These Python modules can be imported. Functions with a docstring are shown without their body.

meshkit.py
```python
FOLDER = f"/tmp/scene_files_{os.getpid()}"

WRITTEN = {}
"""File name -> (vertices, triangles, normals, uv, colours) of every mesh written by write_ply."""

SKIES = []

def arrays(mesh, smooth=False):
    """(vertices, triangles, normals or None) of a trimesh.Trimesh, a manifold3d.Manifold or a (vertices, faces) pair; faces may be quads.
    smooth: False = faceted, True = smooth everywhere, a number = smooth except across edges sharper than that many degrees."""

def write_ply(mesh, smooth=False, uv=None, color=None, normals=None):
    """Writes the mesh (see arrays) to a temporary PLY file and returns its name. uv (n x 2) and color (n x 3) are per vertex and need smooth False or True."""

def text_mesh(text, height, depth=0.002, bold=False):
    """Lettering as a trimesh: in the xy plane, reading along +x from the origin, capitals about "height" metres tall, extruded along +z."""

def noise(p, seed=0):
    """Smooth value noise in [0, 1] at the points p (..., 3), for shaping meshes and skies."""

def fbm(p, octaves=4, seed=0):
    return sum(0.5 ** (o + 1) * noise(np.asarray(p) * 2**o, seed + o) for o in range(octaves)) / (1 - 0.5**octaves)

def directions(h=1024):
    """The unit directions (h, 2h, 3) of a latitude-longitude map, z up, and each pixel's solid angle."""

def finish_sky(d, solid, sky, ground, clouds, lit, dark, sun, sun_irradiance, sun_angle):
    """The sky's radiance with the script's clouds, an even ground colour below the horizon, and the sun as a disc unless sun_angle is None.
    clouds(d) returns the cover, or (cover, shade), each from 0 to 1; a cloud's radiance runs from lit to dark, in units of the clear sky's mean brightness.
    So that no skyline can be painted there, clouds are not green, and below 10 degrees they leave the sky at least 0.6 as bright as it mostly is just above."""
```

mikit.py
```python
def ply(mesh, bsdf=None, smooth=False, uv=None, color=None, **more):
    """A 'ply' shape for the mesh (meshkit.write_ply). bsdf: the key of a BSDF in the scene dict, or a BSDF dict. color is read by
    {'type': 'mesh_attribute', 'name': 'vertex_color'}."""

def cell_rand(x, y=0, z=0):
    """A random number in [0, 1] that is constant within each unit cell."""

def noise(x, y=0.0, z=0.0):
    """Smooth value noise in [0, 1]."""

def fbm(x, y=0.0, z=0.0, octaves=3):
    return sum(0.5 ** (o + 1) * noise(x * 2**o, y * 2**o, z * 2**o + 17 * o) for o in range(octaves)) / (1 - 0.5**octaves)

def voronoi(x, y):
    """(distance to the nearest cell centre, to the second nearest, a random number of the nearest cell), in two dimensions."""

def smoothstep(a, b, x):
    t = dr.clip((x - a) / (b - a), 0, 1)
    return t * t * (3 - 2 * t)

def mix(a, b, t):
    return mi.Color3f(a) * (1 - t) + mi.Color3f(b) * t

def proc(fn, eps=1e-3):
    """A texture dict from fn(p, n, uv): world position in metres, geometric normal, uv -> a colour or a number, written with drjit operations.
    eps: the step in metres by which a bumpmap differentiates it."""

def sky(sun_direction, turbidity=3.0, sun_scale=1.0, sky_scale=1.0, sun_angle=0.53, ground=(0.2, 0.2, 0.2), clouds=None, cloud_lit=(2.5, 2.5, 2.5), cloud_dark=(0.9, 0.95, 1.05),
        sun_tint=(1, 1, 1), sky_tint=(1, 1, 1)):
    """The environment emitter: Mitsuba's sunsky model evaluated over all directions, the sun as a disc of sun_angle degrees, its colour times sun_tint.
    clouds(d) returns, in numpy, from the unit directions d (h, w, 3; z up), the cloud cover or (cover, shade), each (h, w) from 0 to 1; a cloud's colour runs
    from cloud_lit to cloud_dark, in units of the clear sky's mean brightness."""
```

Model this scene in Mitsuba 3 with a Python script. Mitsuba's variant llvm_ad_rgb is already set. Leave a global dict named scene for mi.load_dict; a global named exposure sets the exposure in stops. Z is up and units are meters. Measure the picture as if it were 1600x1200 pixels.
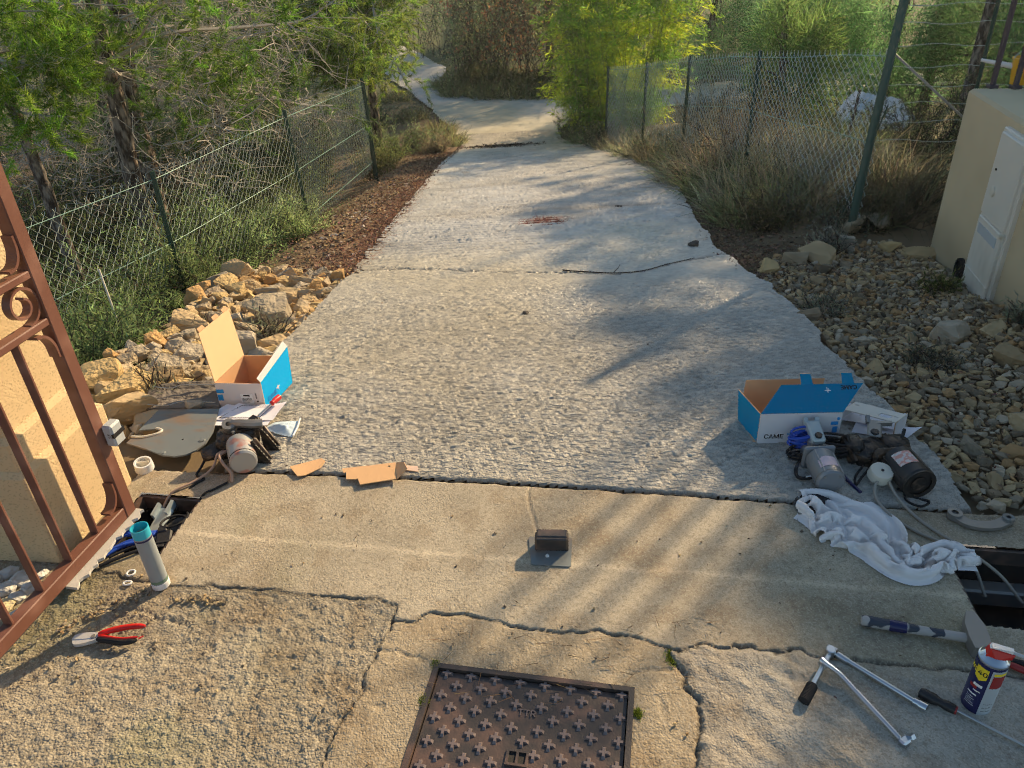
import math, random
import numpy as np, trimesh, drjit as dr, mitsuba as mi
import mikit, meshkit
from shapely.geometry import Polygon, Point, LineString
from shapely import contains_xy

T = mi.ScalarTransform4f
scene, labels = {}, {}
rng = np.random.default_rng(11)
random.seed(11)
PI = math.pi

# ---------------------------------------------------------------- camera, sky, exposure
EYE = np.array([0.0, 0.0, 1.65])
scene['camera'] = {'type': 'perspective', 'fov': 66.99, 'fov_axis': 'x', 'near_clip': 0.05, 'far_clip': 400.0,
                   'to_world': T().look_at(origin=EYE.tolist(), target=(EYE + [0, 0.854179, -0.519979]).tolist(), up=[0.055386, 0.519180, 0.852868])}
SUN = np.array([0.69, 0.72, 0.0]); SUN /= np.linalg.norm(SUN)
SUN_EL = math.radians(28)
SUN = np.array([SUN[0]*math.cos(SUN_EL), SUN[1]*math.cos(SUN_EL), math.sin(SUN_EL)])
scene['sky'] = mikit.sky(SUN.tolist(), turbidity=3.0, sun_tint=(1.0, 0.965, 0.89), sky_tint=(1.05, 1.0, 0.91), sun_angle=1.0)
exposure = 2.4

# ---------------------------------------------------------------- helpers
def numbered(key):
    if key not in scene and not any(k.startswith(key + '__') for k in scene) and key not in labels:
        return key
    n = 1
    while f'{key}_{n:03d}' in scene or f'{key}_{n:03d}' in labels:
        n += 1
    return f'{key}_{n:03d}'

_count = {}
def fresh(key):
    n = _count.get(key, -1) + 1
    _count[key] = n
    return key if n == 0 else f'{key}_{n:03d}'

def say(key, label=None, cat=None, group=None, kind=None):
    d = {}
    if label: d['label'] = label
    if cat: d['category'] = cat
    if group: d['group'] = group
    if kind: d['kind'] = kind
    labels[key] = d

def thing(name, label, cat, group=None):
    key = fresh(name)
    say(key, label, cat, group)
    return key

def put(name, mesh, bsdf, parent=None, smooth=False, color=None, label=None, cat=None, group=None, kind=None, to_world=None):
    key = fresh(parent + '__' + name if parent else name)
    if isinstance(mesh, dict):
        d = dict(mesh)
    else:
        d = mikit.ply(mesh, 'mat_' + bsdf, smooth=smooth, color=color)
    if to_world is not None:
        d['to_world'] = to_world
    scene[key] = d
    if label or cat or group or kind:
        say(key, label, cat, group, kind)
    return key

def lin(*c):
    """sRGB 0-255 to linear reflectance"""
    x = np.array(c, float) / 255
    return np.where(x < 0.04045, x / 12.92, ((x + 0.055) / 1.055) ** 2.4)

def unit(v):
    v = np.asarray(v, float)
    return v / np.maximum(np.linalg.norm(v, axis=-1, keepdims=True), 1e-12)

def cat_mesh(ms):
    return trimesh.util.concatenate([m if isinstance(m, trimesh.Trimesh) else trimesh.Trimesh(m[0], m[1], process=False) for m in ms])

def box(sx, sy, sz, c=(0, 0, 0), rz=0.0, ch=0.0, rx=0.0, ry=0.0):
    """a box, its edges chamfered by ch"""
    if ch > 0:
        h = np.array([sx, sy, sz]) / 2
        pts = []
        for s in np.ndindex(2, 2, 2):
            s = np.array(s) * 2 - 1
            for k in range(3):
                p = s * (h - ch)
                p[k] = s[k] * h[k]
                pts.append(p)
        m = trimesh.convex.convex_hull(np.array(pts))
    else:
        m = trimesh.creation.box((sx, sy, sz))
    M = trimesh.transformations.euler_matrix(rx, ry, rz)
    M[:3, 3] = c
    m.apply_transform(M)
    return m

def beam(p0, p1, a, b, ch=0.0, up=(0, 0, 1)):
    """a bar of section a (across) x b (along up) between two points"""
    p0, p1 = np.asarray(p0, float), np.asarray(p1, float)
    L = np.linalg.norm(p1 - p0)
    z = (p1 - p0) / L
    u = np.asarray(up, float)
    if abs(u @ z) > 0.99: u = np.array([0, 1.0, 0])
    x = unit(np.cross(u, z)); y = np.cross(z, x)
    m = box(a, b, L, ch=ch)
    M = np.eye(4); M[:3, 0], M[:3, 1], M[:3, 2], M[:3, 3] = x, y, z, (p0 + p1) / 2
    m.apply_transform(M)
    return m

def frames(P):
    P = np.asarray(P, float)
    t = np.gradient(P, axis=0); t = unit(t)
    n = np.zeros_like(P)
    u = np.array([0, 0, 1.0]) if abs(t[0, 2]) < 0.9 else np.array([1.0, 0, 0])
    n[0] = unit(np.cross(t[0], u))
    for i in range(1, len(P)):
        v = n[i-1] - t[i] * (n[i-1] @ t[i])
        n[i] = unit(v)
    return t, n, np.cross(t, n)

def tube(P, r, n=8, caps=True):
    P = np.asarray(P, float); k = len(P)
    r = np.broadcast_to(np.asarray(r, float), (k,))
    t, a, b = frames(P)
    th = np.arange(n) * 2 * PI / n
    ring = a[:, None] * np.cos(th)[None, :, None] + b[:, None] * np.sin(th)[None, :, None]
    v = (P[:, None] + ring * r[:, None, None]).reshape(-1, 3)
    i, j = np.meshgrid(np.arange(k - 1), np.arange(n), indexing='ij')
    a0, a1 = i * n + j, i * n + (j + 1) % n
    f = np.vstack([np.stack([a0, a1 + n, a0 + n], -1).reshape(-1, 3), np.stack([a0, a1, a1 + n], -1).reshape(-1, 3)])
    if caps:
        v = np.vstack([v, P[:1], P[-1:]])
        q = np.arange(n)
        f = np.vstack([f, np.stack([q, q * 0 + k * n, (q + 1) % n][::1], -1)[:, [0, 1, 2]], np.stack([(k-1)*n + q, (k-1)*n + (q + 1) % n, q * 0 + k * n + 1], -1)])
    m = trimesh.Trimesh(v, f, process=False)
    return m

def spline(P, n=8):
    """Catmull-Rom through the points"""
    P = np.asarray(P, float)
    Q = np.vstack([2 * P[0] - P[1], P, 2 * P[-1] - P[-2]])
    out = []
    for i in range(1, len(Q) - 2):
        t = np.linspace(0, 1, n, endpoint=False)[:, None]
        a, b, c, d = Q[i-1], Q[i], Q[i+1], Q[i+2]
        out.append(0.5 * (2*b + (c-a)*t + (2*a-5*b+4*c-d)*t*t + (3*b-a-3*c+d)*t**3))
    return np.vstack(out + [P[-1:]])

def lathe(prof, n=32, axis_p=(0, 0, 0), axis_d=(0, 0, 1)):
    prof = np.asarray(prof, float)
    th = np.arange(n) * 2 * PI / n
    v = np.stack([prof[:, None, 0] * np.cos(th), prof[:, None, 0] * np.sin(th), np.repeat(prof[:, 1:2], n, 1)], -1).reshape(-1, 3)
    k = len(prof)
    i, j = np.meshgrid(np.arange(k - 1), np.arange(n), indexing='ij')
    a0, a1 = i * n + j, i * n + (j + 1) % n
    f = np.vstack([np.stack([a0, a1, a1 + n], -1).reshape(-1, 3), np.stack([a0, a1 + n, a0 + n], -1).reshape(-1, 3)])
    m = trimesh.Trimesh(v, f, process=False)
    z = unit(axis_d)
    x = unit(np.cross([0, 1, 0] if abs(z[1]) < 0.9 else [1, 0, 0], z))
    M = np.eye(4); M[:3, 0], M[:3, 1], M[:3, 2], M[:3, 3] = x, np.cross(z, x), z, axis_p
    m.apply_transform(M)
    return m

def prism(poly, h, z=0.0):
    m = trimesh.creation.extrude_polygon(poly if isinstance(poly, Polygon) else Polygon(poly), h, engine='earcut')
    m.apply_translation((0, 0, z))
    return m

def segs(P0, P1, r0, r1, n=3):
    """many thin cones at once (vertices, faces)"""
    P0, P1 = np.asarray(P0, float), np.asarray(P1, float)
    N = len(P0)
    r0, r1 = np.broadcast_to(r0, (N,)), np.broadcast_to(r1, (N,))
    t = unit(P1 - P0)
    u = np.where(np.abs(t[:, 2:3]) < 0.9, [[0, 0, 1.0]], [[1.0, 0, 0]])
    a = unit(np.cross(t, u)); b = np.cross(t, a)
    th = np.arange(n) * 2 * PI / n
    ring = a[:, None] * np.cos(th)[None, :, None] + b[:, None] * np.sin(th)[None, :, None]
    v = np.concatenate([P0[:, None] + ring * r0[:, None, None], P1[:, None] + ring * r1[:, None, None]], 1).reshape(-1, 3)
    q = np.arange(n)
    base = np.concatenate([np.stack([q, (q + 1) % n, (q + 1) % n + n], -1), np.stack([q, (q + 1) % n + n, q + n], -1)])
    f = (base[None] + (np.arange(N) * 2 * n)[:, None, None]).reshape(-1, 3)
    return v, f

def blades(B, D, L, W, C, bend=0.0):
    """needles or grass blades: one narrow triangle each (two where bend > 0) -> v, f, c"""
    N = len(B)
    L, W = np.broadcast_to(L, (N,))[:, None], np.broadcast_to(W, (N,))[:, None]
    D = unit(D)
    s = unit(np.cross(D, rng.normal(size=(N, 3))))
    if np.isscalar(bend) and bend == 0:
        v = np.stack([B - s * W / 2, B + s * W / 2, B + D * L], 1).reshape(-1, 3)
        f = np.arange(3 * N).reshape(-1, 3)
        return v, f, np.repeat(C, 3, 0)
    down = np.array([0, 0, -1.0])
    mid = B + D * L * 0.55
    tip = mid + unit(D * 1.0 + down * np.broadcast_to(bend, (N,))[:, None]) * L * 0.45
    v = np.stack([B - s * W / 2, B + s * W / 2, mid - s * W * 0.4, mid + s * W * 0.4, tip], 1).reshape(-1, 3)
    base = np.array([[0, 1, 3], [0, 3, 2], [2, 3, 4]])
    f = (base[None] + (np.arange(N) * 5)[:, None, None]).reshape(-1, 3)
    return v, f, np.repeat(C, 5, 0)

def leaves(B, D, L, W, C):
    """rhombic leaves, two triangles each, a little folded"""
    N = len(B)
    L, W = np.broadcast_to(L, (N,))[:, None], np.broadcast_to(W, (N,))[:, None]
    D = unit(D)
    s = unit(np.cross(D, rng.normal(size=(N, 3))))
    up = np.cross(s, D)
    v = np.stack([B, B + D * L * .45 + s * W / 2 + up * W * .15, B + D * L, B + D * L * .45 - s * W / 2 + up * W * .15], 1).reshape(-1, 3)
    f = (np.array([[0, 1, 2], [0, 2, 3]])[None] + (np.arange(N) * 4)[:, None, None]).reshape(-1, 3)
    return v, f, np.repeat(C, 4, 0)

def merge(parts):
    """[(v, f, c)] -> mesh, colour"""
    v, f, c, n = [], [], [], 0
    for a, b, d in parts:
        v.append(a); f.append(np.asarray(b) + n); c.append(d); n += len(a)
    return (np.vstack(v), np.vstack(f)), np.vstack(c)

def tinted(m, c):
    m = (m.vertices, m.faces) if isinstance(m, trimesh.Trimesh) else m
    return np.asarray(m[0]), np.asarray(m[1]), np.broadcast_to(np.asarray(c, float), (len(m[0]), 3))

def shades(c, n, amount=0.2, hue=0.06):
    c = np.asarray(c, float)
    return np.clip(c * (1 + rng.normal(0, amount, (n, 1))) * (1 + rng.normal(0, hue, (n, 3))), 0.004, 0.95)

def rock(seed, n=15, sub=1, rough=0.06, sq=0.75):
    r = np.random.default_rng(seed)
    p = unit(r.normal(size=(n, 3)))
    p = np.sign(p) * np.abs(p) ** sq
    p *= r.uniform(0.85, 1.1, (n, 1))
    m = trimesh.convex.convex_hull(p)
    for _ in range(sub):
        m = m.subdivide()
    if sub:
        v = np.array(m.vertices)
        d = meshkit.fbm(v * 1.6 + seed * 7.3, 3) - 0.5
        v = v * (1 + rough * 2.4 * d[:, None])
        v += (meshkit.noise(v * 6 + seed)[:, None] - 0.5) * unit(v) * rough * 0.6
        m = trimesh.Trimesh(v, m.faces, process=False)
        trimesh.smoothing.filter_laplacian(m, lamb=0.18, iterations=1)
    m.vertices -= m.vertices.mean(0)
    return m

def place(x, y, z, sx=1, sy=None, sz=None, rz=0.0, rx=0.0, ry=0.0):
    M = trimesh.transformations.euler_matrix(rx, ry, rz)
    S = np.diag([sx, sy if sy is not None else sx, sz if sz is not None else sx, 1.0])
    M = M @ S
    M[:3, 3] = (x, y, z)
    return T(M.tolist())

def interp(pts):
    p = np.asarray(pts, float)
    return lambda y: np.interp(y, p[:, 0], p[:, 1])

def sstep(a, b, x):
    t = np.clip((np.asarray(x, float) - a) / (b - a), 0, 1)
    return t * t * (3 - 2 * t)

# ---------------------------------------------------------------- materials
def add(name, d, two=True):
    scene['mat_' + name] = {'type': 'twosided', 'bsdf': d} if two else d
    return name

VC = {'type': 'mesh_attribute', 'name': 'vertex_color'}
def rgb(*c): return {'type': 'rgb', 'value': [float(x) for x in c]}
def srgb(*c): return rgb(*lin(*c))

add('tint', {'type': 'principled', 'base_color': VC, 'roughness': 0.88, 'specular': 0.25})
add('tint_gloss', {'type': 'principled', 'base_color': VC, 'roughness': 0.45, 'specular': 0.45})
scene['mat_leaf'] = {'type': 'principledthin', 'base_color': VC, 'roughness': 0.5, 'diff_trans': 1.3, 'spec_trans': 0.0, 'eta': 1.4}
scene['mat_leaf_dense'] = {'type': 'principledthin', 'base_color': VC, 'roughness': 0.5, 'diff_trans': 0.7, 'spec_trans': 0.0, 'eta': 1.4}
GRAIN = mikit.proc(lambda p, n, uv: mikit.noise(p.x * 420, p.y * 420, p.z * 420) * 0.6 + mikit.noise(p.x * 160, p.y * 160, p.z * 160), eps=6e-4)
def bumpy(d, tex, scale):
    return {'type': 'bumpmap', 'arbitrary': tex, 'scale': scale, 'bsdf': d}
SPECK = mikit.proc(lambda p, n, uv: 0.30 * mikit.smoothstep(0.52, 0.80, mikit.noise(p.x * 330 + p.y * 90, p.y * 330 - p.x * 70, 0.0)) + 0.22 * mikit.smoothstep(0.6, 0.85, mikit.noise(p.x * 130 + 7, p.y * 130, 0.0)))
PALE = mikit.proc(lambda p, n, uv: 0.35 * mikit.smoothstep(0.58, 0.82, mikit.noise(p.x * 290 + 31, p.y * 290 + p.x * 60, 0.0)))
def sandy(rough=0.7, spec=0.35): return {'type': 'blendbsdf', 'weight': SPECK, 'a': {'type': 'blendbsdf', 'weight': PALE, 'a': {'type': 'principled', 'base_color': VC, 'roughness': rough, 'specular': spec}, 'b': {'type': 'diffuse', 'reflectance': {'type': 'rgb', 'value': [0.55, 0.50, 0.40]}}},
                     'b': {'type': 'diffuse', 'reflectance': {'type': 'rgb', 'value': [0.13, 0.105, 0.075]}}}
GRIT = mikit.proc(lambda p, n, uv: dr.abs(mikit.noise(p.x * 150, p.y * 150, 0.0) - 0.5) + 0.55 * mikit.noise(p.x * 330, p.y * 330, 0.0), eps=7e-4)
add('concrete', bumpy(sandy(), GRIT, 0.0022))
def pebbly(p, n, uv):
    a, _, r = mikit.voronoi((p.x * 0.94 + p.y * 0.34) * 120, (p.y * 0.94 - p.x * 0.34) * 150)
    return -a * (0.3 + 0.7 * r) + 0.4 * mikit.noise(p.x * 330 + p.y * 90, p.y * 330 - p.x * 80, 0.0)
PEBBLY = mikit.proc(pebbly, eps=8e-4)
add('rough_concrete', bumpy(sandy(), PEBBLY, 0.0042))
DAMP = mikit.proc(lambda p, n, uv: mikit.smoothstep(3.2, 5.2, p.y + 0.55 * p.x) * mikit.smoothstep(0.18, 0.48, mikit.fbm(p.x * 0.9, p.y * 0.9, 2.0)))
add('drive_concrete', bumpy({'type': 'blendbsdf', 'weight': DAMP, 'a': sandy(0.6, 0.5), 'b': {'type': 'principled', 'base_color': VC, 'roughness': 0.24, 'specular': 1.0}}, mikit.proc(lambda p, n, uv: (1 - 0.62 * mikit.smoothstep(3.4, 5.4, p.y)) * (1.2 * dr.abs(mikit.noise(p.x * 42 + p.y * 9, p.y * 105 - p.x * 12, 0.0) - 0.5) + 0.5 * dr.abs(mikit.noise(p.x * 110 + p.y * 24, p.y * 210 - p.x * 30, 0.0) - 0.5) + 0.2 * mikit.noise(p.x * 300 + p.y * 90, p.y * 330 - p.x * 80, 0.0)), eps=8e-4), 0.0092))
add('stone', bumpy({'type': 'principled', 'base_color': VC, 'roughness': 0.85, 'specular': 0.25}, mikit.proc(lambda p, n, uv: mikit.noise(p.x * 70, p.y * 70, p.z * 110) + 0.35 * mikit.noise(p.x * 200, p.y * 200, p.z * 200), eps=1e-3), 0.012))
add('stucco', bumpy({'type': 'principled', 'base_color': mikit.proc(lambda p, n, uv: mikit.mix((0.55, 0.41, 0.23), (0.65, 0.50, 0.30), mikit.fbm(p.x * 5, p.y * 5, p.z * 5))
      * (1.03 - 0.20 * mikit.smoothstep(0.55, 0.85, mikit.noise(p.x * 190, p.y * 190, p.z * 190)))), 'roughness': 0.92, 'specular': 0.15},
      mikit.proc(lambda p, n, uv: mikit.noise(p.x * 210, p.y * 210, p.z * 210), eps=9e-4), 0.0022))
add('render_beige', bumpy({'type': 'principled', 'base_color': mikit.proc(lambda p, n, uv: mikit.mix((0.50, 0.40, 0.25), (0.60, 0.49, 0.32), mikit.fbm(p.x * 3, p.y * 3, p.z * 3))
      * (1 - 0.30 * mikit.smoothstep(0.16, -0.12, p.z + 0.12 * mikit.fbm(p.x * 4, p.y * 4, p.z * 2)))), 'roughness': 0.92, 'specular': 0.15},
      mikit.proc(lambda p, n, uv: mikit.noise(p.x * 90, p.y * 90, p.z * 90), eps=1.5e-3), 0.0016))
add('rusty_iron', bumpy({'type': 'principled', 'base_color': mikit.proc(lambda p, n, uv: mikit.mix((0.055, 0.046, 0.042), (0.150, 0.092, 0.070), mikit.smoothstep(0.35, 0.8, mikit.fbm(p.x * 22, p.y * 22, p.z * 22)))), 'roughness': 0.42, 'specular': 0.6, 'metallic': 0.2},
      mikit.proc(lambda p, n, uv: mikit.noise(p.x * 330, p.y * 330, p.z * 330), eps=6e-4), 0.0004))
add('gate_paint', ({'type': 'principled', 'base_color': mikit.proc(lambda p, n, uv: mikit.mix((0.165, 0.068, 0.045), (0.27, 0.135, 0.098), mikit.smoothstep(0.45, 0.85, mikit.fbm(p.x * 9, p.y * 9, p.z * 9)))), 'roughness': 0.5, 'specular': 0.4}))
add('bark', bumpy({'type': 'principled', 'base_color': mikit.proc(lambda p, n, uv: mikit.mix((0.06, 0.045, 0.036), (0.34, 0.28, 0.23), mikit.smoothstep(0.35, 0.75, mikit.fbm(p.x * 40, p.y * 40, p.z * 12)))), 'roughness': 0.95, 'specular': 0.1},
      mikit.proc(lambda p, n, uv: mikit.noise(p.x * 70, p.y * 70, p.z * 20), eps=2e-3), 0.018))
def plain(name, c, rough=0.5, spec=0.5, metal=0.0, **more):
    return add(name, {'type': 'principled', 'base_color': rgb(*c), 'roughness': rough, 'specular': spec, 'metallic': metal, **more})
plain('fence_green', (0.012, 0.045, 0.032), 0.4)
plain('wire_green', (0.22, 0.40, 0.33), 0.35, 0.6)
plain('wire_mesh', (0.42, 0.47, 0.42), 0.4, 0.6)
plain('galvanised', (0.42, 0.44, 0.45), 0.42, 0.5, 0.8)
plain('chrome', (0.62, 0.63, 0.65), 0.16, 0.5, 1.0)
plain('steel_bright', (0.66, 0.66, 0.66), 0.35, 0.6, 0.45)
plain('steel_dirty', (0.30, 0.29, 0.27), 0.5, 0.5, 0.7)
plain('black_plastic', (0.012, 0.012, 0.014), 0.45)
plain('black_rubber', (0.016, 0.016, 0.018), 0.7, 0.3)
plain('red_plastic', (0.55, 0.015, 0.012), 0.3)
plain('dark_red', (0.30, 0.02, 0.02), 0.4)
plain('blue_cable', (0.015, 0.07, 0.42), 0.35)
plain('navy', (0.010, 0.012, 0.075), 0.25)
plain('white_plastic', (0.72, 0.72, 0.70), 0.4)
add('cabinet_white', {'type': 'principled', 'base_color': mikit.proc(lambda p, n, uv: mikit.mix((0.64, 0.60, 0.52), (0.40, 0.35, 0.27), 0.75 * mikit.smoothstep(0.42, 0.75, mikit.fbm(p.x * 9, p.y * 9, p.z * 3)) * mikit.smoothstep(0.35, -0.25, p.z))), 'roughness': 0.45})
plain('pale_grey', (0.42, 0.45, 0.46), 0.5)
plain('motor_grey', (0.24, 0.25, 0.26), 0.38, 0.5, 0.35)
plain('label_pink', (0.62, 0.48, 0.52), 0.5)
plain('yellow_paint', (0.80, 0.62, 0.02), 0.35)
plain('yellow_bucket', (0.75, 0.38, 0.01), 0.4)
plain('print_blue', (0.02, 0.26, 0.62), 0.5)
plain('print_black', (0.012, 0.012, 0.014), 0.6)
plain('print_white', (0.75, 0.75, 0.75), 0.6)
plain('paper', (0.74, 0.73, 0.78), 0.9, 0.2)
plain('cloth', (0.62, 0.59, 0.64), 0.95, 0.1)
plain('cyan_plastic', (0.03, 0.42, 0.55), 0.4)
plain('cream_plastic', (0.62, 0.58, 0.48), 0.5)
plain('tarp', (0.72, 0.76, 0.80), 0.30)
plain('pit_dark', (0.018, 0.016, 0.014), 0.7)
plain('grease', (0.02, 0.017, 0.014), 0.4, 0.6)
scene['mat_clear_film'] = {'type': 'thindielectric', 'int_ior': 1.33}
# ---------------------------------------------------------------- the lie of the land
U2, V2 = np.array([0.982, -0.19]), np.array([0.19, 0.982])        # along the gate line, along the drive
XL = interp([(1.7, -1.02), (2.2, -1.04), (2.93, -1.12), (3.34, -1.145), (3.86, -1.106), (4.84, -1.027), (6.2, -0.98), (8.6, -0.88), (10.6, -0.79), (12.6, -0.61), (13.5, -0.58), (16.2, -1.2), (20, -2.1)])
XR = interp([(1.7, 1.37), (2.0, 1.42), (2.58, 1.395), (2.86, 1.406), (3.48, 1.47), (4.22, 1.48), (4.9, 1.44), (6.0, 1.55), (7.64, 1.78), (9.78, 1.77), (12.4, 1.53), (13.5, 1.05), (14.6, 1.3), (15.2, 4.0)])

def road_z(y):
    y = np.asarray(y, float)
    s = math.tan(math.radians(8.6))
    t = y - 2.52
    soft = np.where(t < -0.35, 0, np.where(t > 0.35, t, (t + 0.35) ** 2 / 1.4))
    e = 13.0 - 2.52
    soft = np.where(t > e - 0.8, np.where(t > e + 0.8, e, e - (e + 0.8 - t) ** 2 / 3.2), soft)
    return -s * soft

def land_z(x, y):
    """everything outside the concrete"""
    x, y = np.asarray(x, float), np.asarray(y, float)
    z = road_z(y) - 0.035
    dl, d = XL(y) - x, x - XR(y)
    near = sstep(2.2, 3.2, y) * (1 - 0.85 * sstep(10.8, 12.6, y))
    z = z - near * (0.24 * sstep(0.45, 1.3, dl) + 0.10 * np.clip(dl - 1.3, 0, 4.0))
    z = z + 0.27 * sstep(0.05, 0.9, d) * sstep(4.3, 6.3, y) * (1 - sstep(12.0, 13.5, y))
    z = z + 0.03 * np.clip(d, 0, 1.2) * near * (1 - sstep(4.3, 6.3, y))
    z = z - 0.10 * np.clip(d - 1.6, 0, 3.0) * sstep(5, 6, y) * (1 - sstep(12.5, 14, y))
    # far bank beyond the crossing
    bank = sstep(16.7, 17.6, y - 0.9 * np.clip(-0.2 - x, 0, 1.0) * 2.2) * sstep(-1.6, -0.9, x + 0.30 * (19.5 - y) * 0)
    z = z + 0.30 * bank + 0.05 * np.clip(y - 20, 0, 60)
    bump = meshkit.fbm(np.stack([x * 1.3, y * 1.3, x * 0], -1), 4) - 0.5
    return z + 0.10 * bump * sstep(0.0, 0.4, np.maximum(dl, d)) * (1 - sstep(20, 30, y) * 0.2)

PIT_L = Polygon([(-1.30, 2.125), (-1.075, 2.078), (-1.125, 1.800), (-1.345, 1.845)])
PIT_R = Polygon([(1.235, 1.672), (1.62, 1.598), (1.56, 1.28), (1.19, 1.365), (1.205, 1.465)])
JOINT = [(-1.75, 2.34), (-1.05, 2.222), (-0.83, 2.20), (-0.46, 2.14), (-0.02, 2.066), (0.30, 2.004), (0.60, 1.945), (0.86, 1.893), (1.13, 1.85), (1.37, 1.803), (1.75, 1.755)]
CRACK_A = [(-1.75, 1.86), (-1.298, 1.759), (-1.14, 1.70), (-1.035, 1.674), (-0.918, 1.665), (-0.742, 1.636), (-0.586, 1.604), (-0.416, 1.575), (-0.356, 1.552), (-0.362, 1.493)]
CRACK_B = [(-0.362, 1.493), (-0.299, 1.481), (-0.266, 1.508), (-0.159, 1.506), (-0.054, 1.46), (0.049, 1.426), (0.099, 1.411), (0.169, 1.422), (0.268, 1.394), (0.315, 1.375), (0.36, 1.347), (0.391, 1.334)]
CRACK_C = [(-0.362, 1.493), (-0.381, 1.428), (-0.392, 1.38), (-0.412, 1.347), (-0.420, 1.29), (-0.43, 1.253), (-0.432, 1.22), (-0.452, 1.20), (-0.475, 1.12), (-0.488, 1.071), (-0.53, 0.8)]
CRACK_D = [(0.391, 1.334), (0.44, 1.352), (0.495, 1.353), (0.588, 1.33), (0.70, 1.318), (0.77, 1.288), (0.889, 1.262), (1.065, 1.231), (1.206, 1.203), (1.75, 1.09)]
CRACK_E = [(0.36, 1.347), (0.37, 1.31), (0.38, 1.286), (0.395, 1.23), (0.405, 1.183), (0.40, 1.12), (0.36, 1.021), (0.33, 0.8)]
FINE = [[(-1.16, 1.60), (-1.10, 1.585), (-1.03, 1.55), (-0.95, 1.53)], [(0.18, 1.19 + .02), (0.24, 1.27), (0.30, 1.29), (0.36, 1.285)],
        [(-0.44, 1.20), (-0.50, 1.19), (-0.56, 1.16)], [(-0.39, 1.40), (-0.33, 1.38), (-0.26, 1.355)], [(0.04, 2.04), (0.03, 1.95), (0.05, 1.86), (0.06, 1.79)]]
MAN = np.array([(-0.240, 1.345), (0.262, 1.237), (0.262 - 0.108, 1.237 - 0.502), (-0.240 - 0.108, 1.345 - 0.502)])   # manhole frame
MANC = MAN.mean(0)
CRACK3 = [(-0.86, 4.89), (-0.55, 4.80), (-0.1, 4.63), (0.25, 4.53), (0.44, 4.50), (0.66, 4.41), (0.85, 4.44), (1.02, 4.55), (1.2, 4.66), (1.5, 4.78)]
CRACK3B = [(-1.05, 4.86), (-0.7, 4.82), (-0.3, 4.72)]

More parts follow.
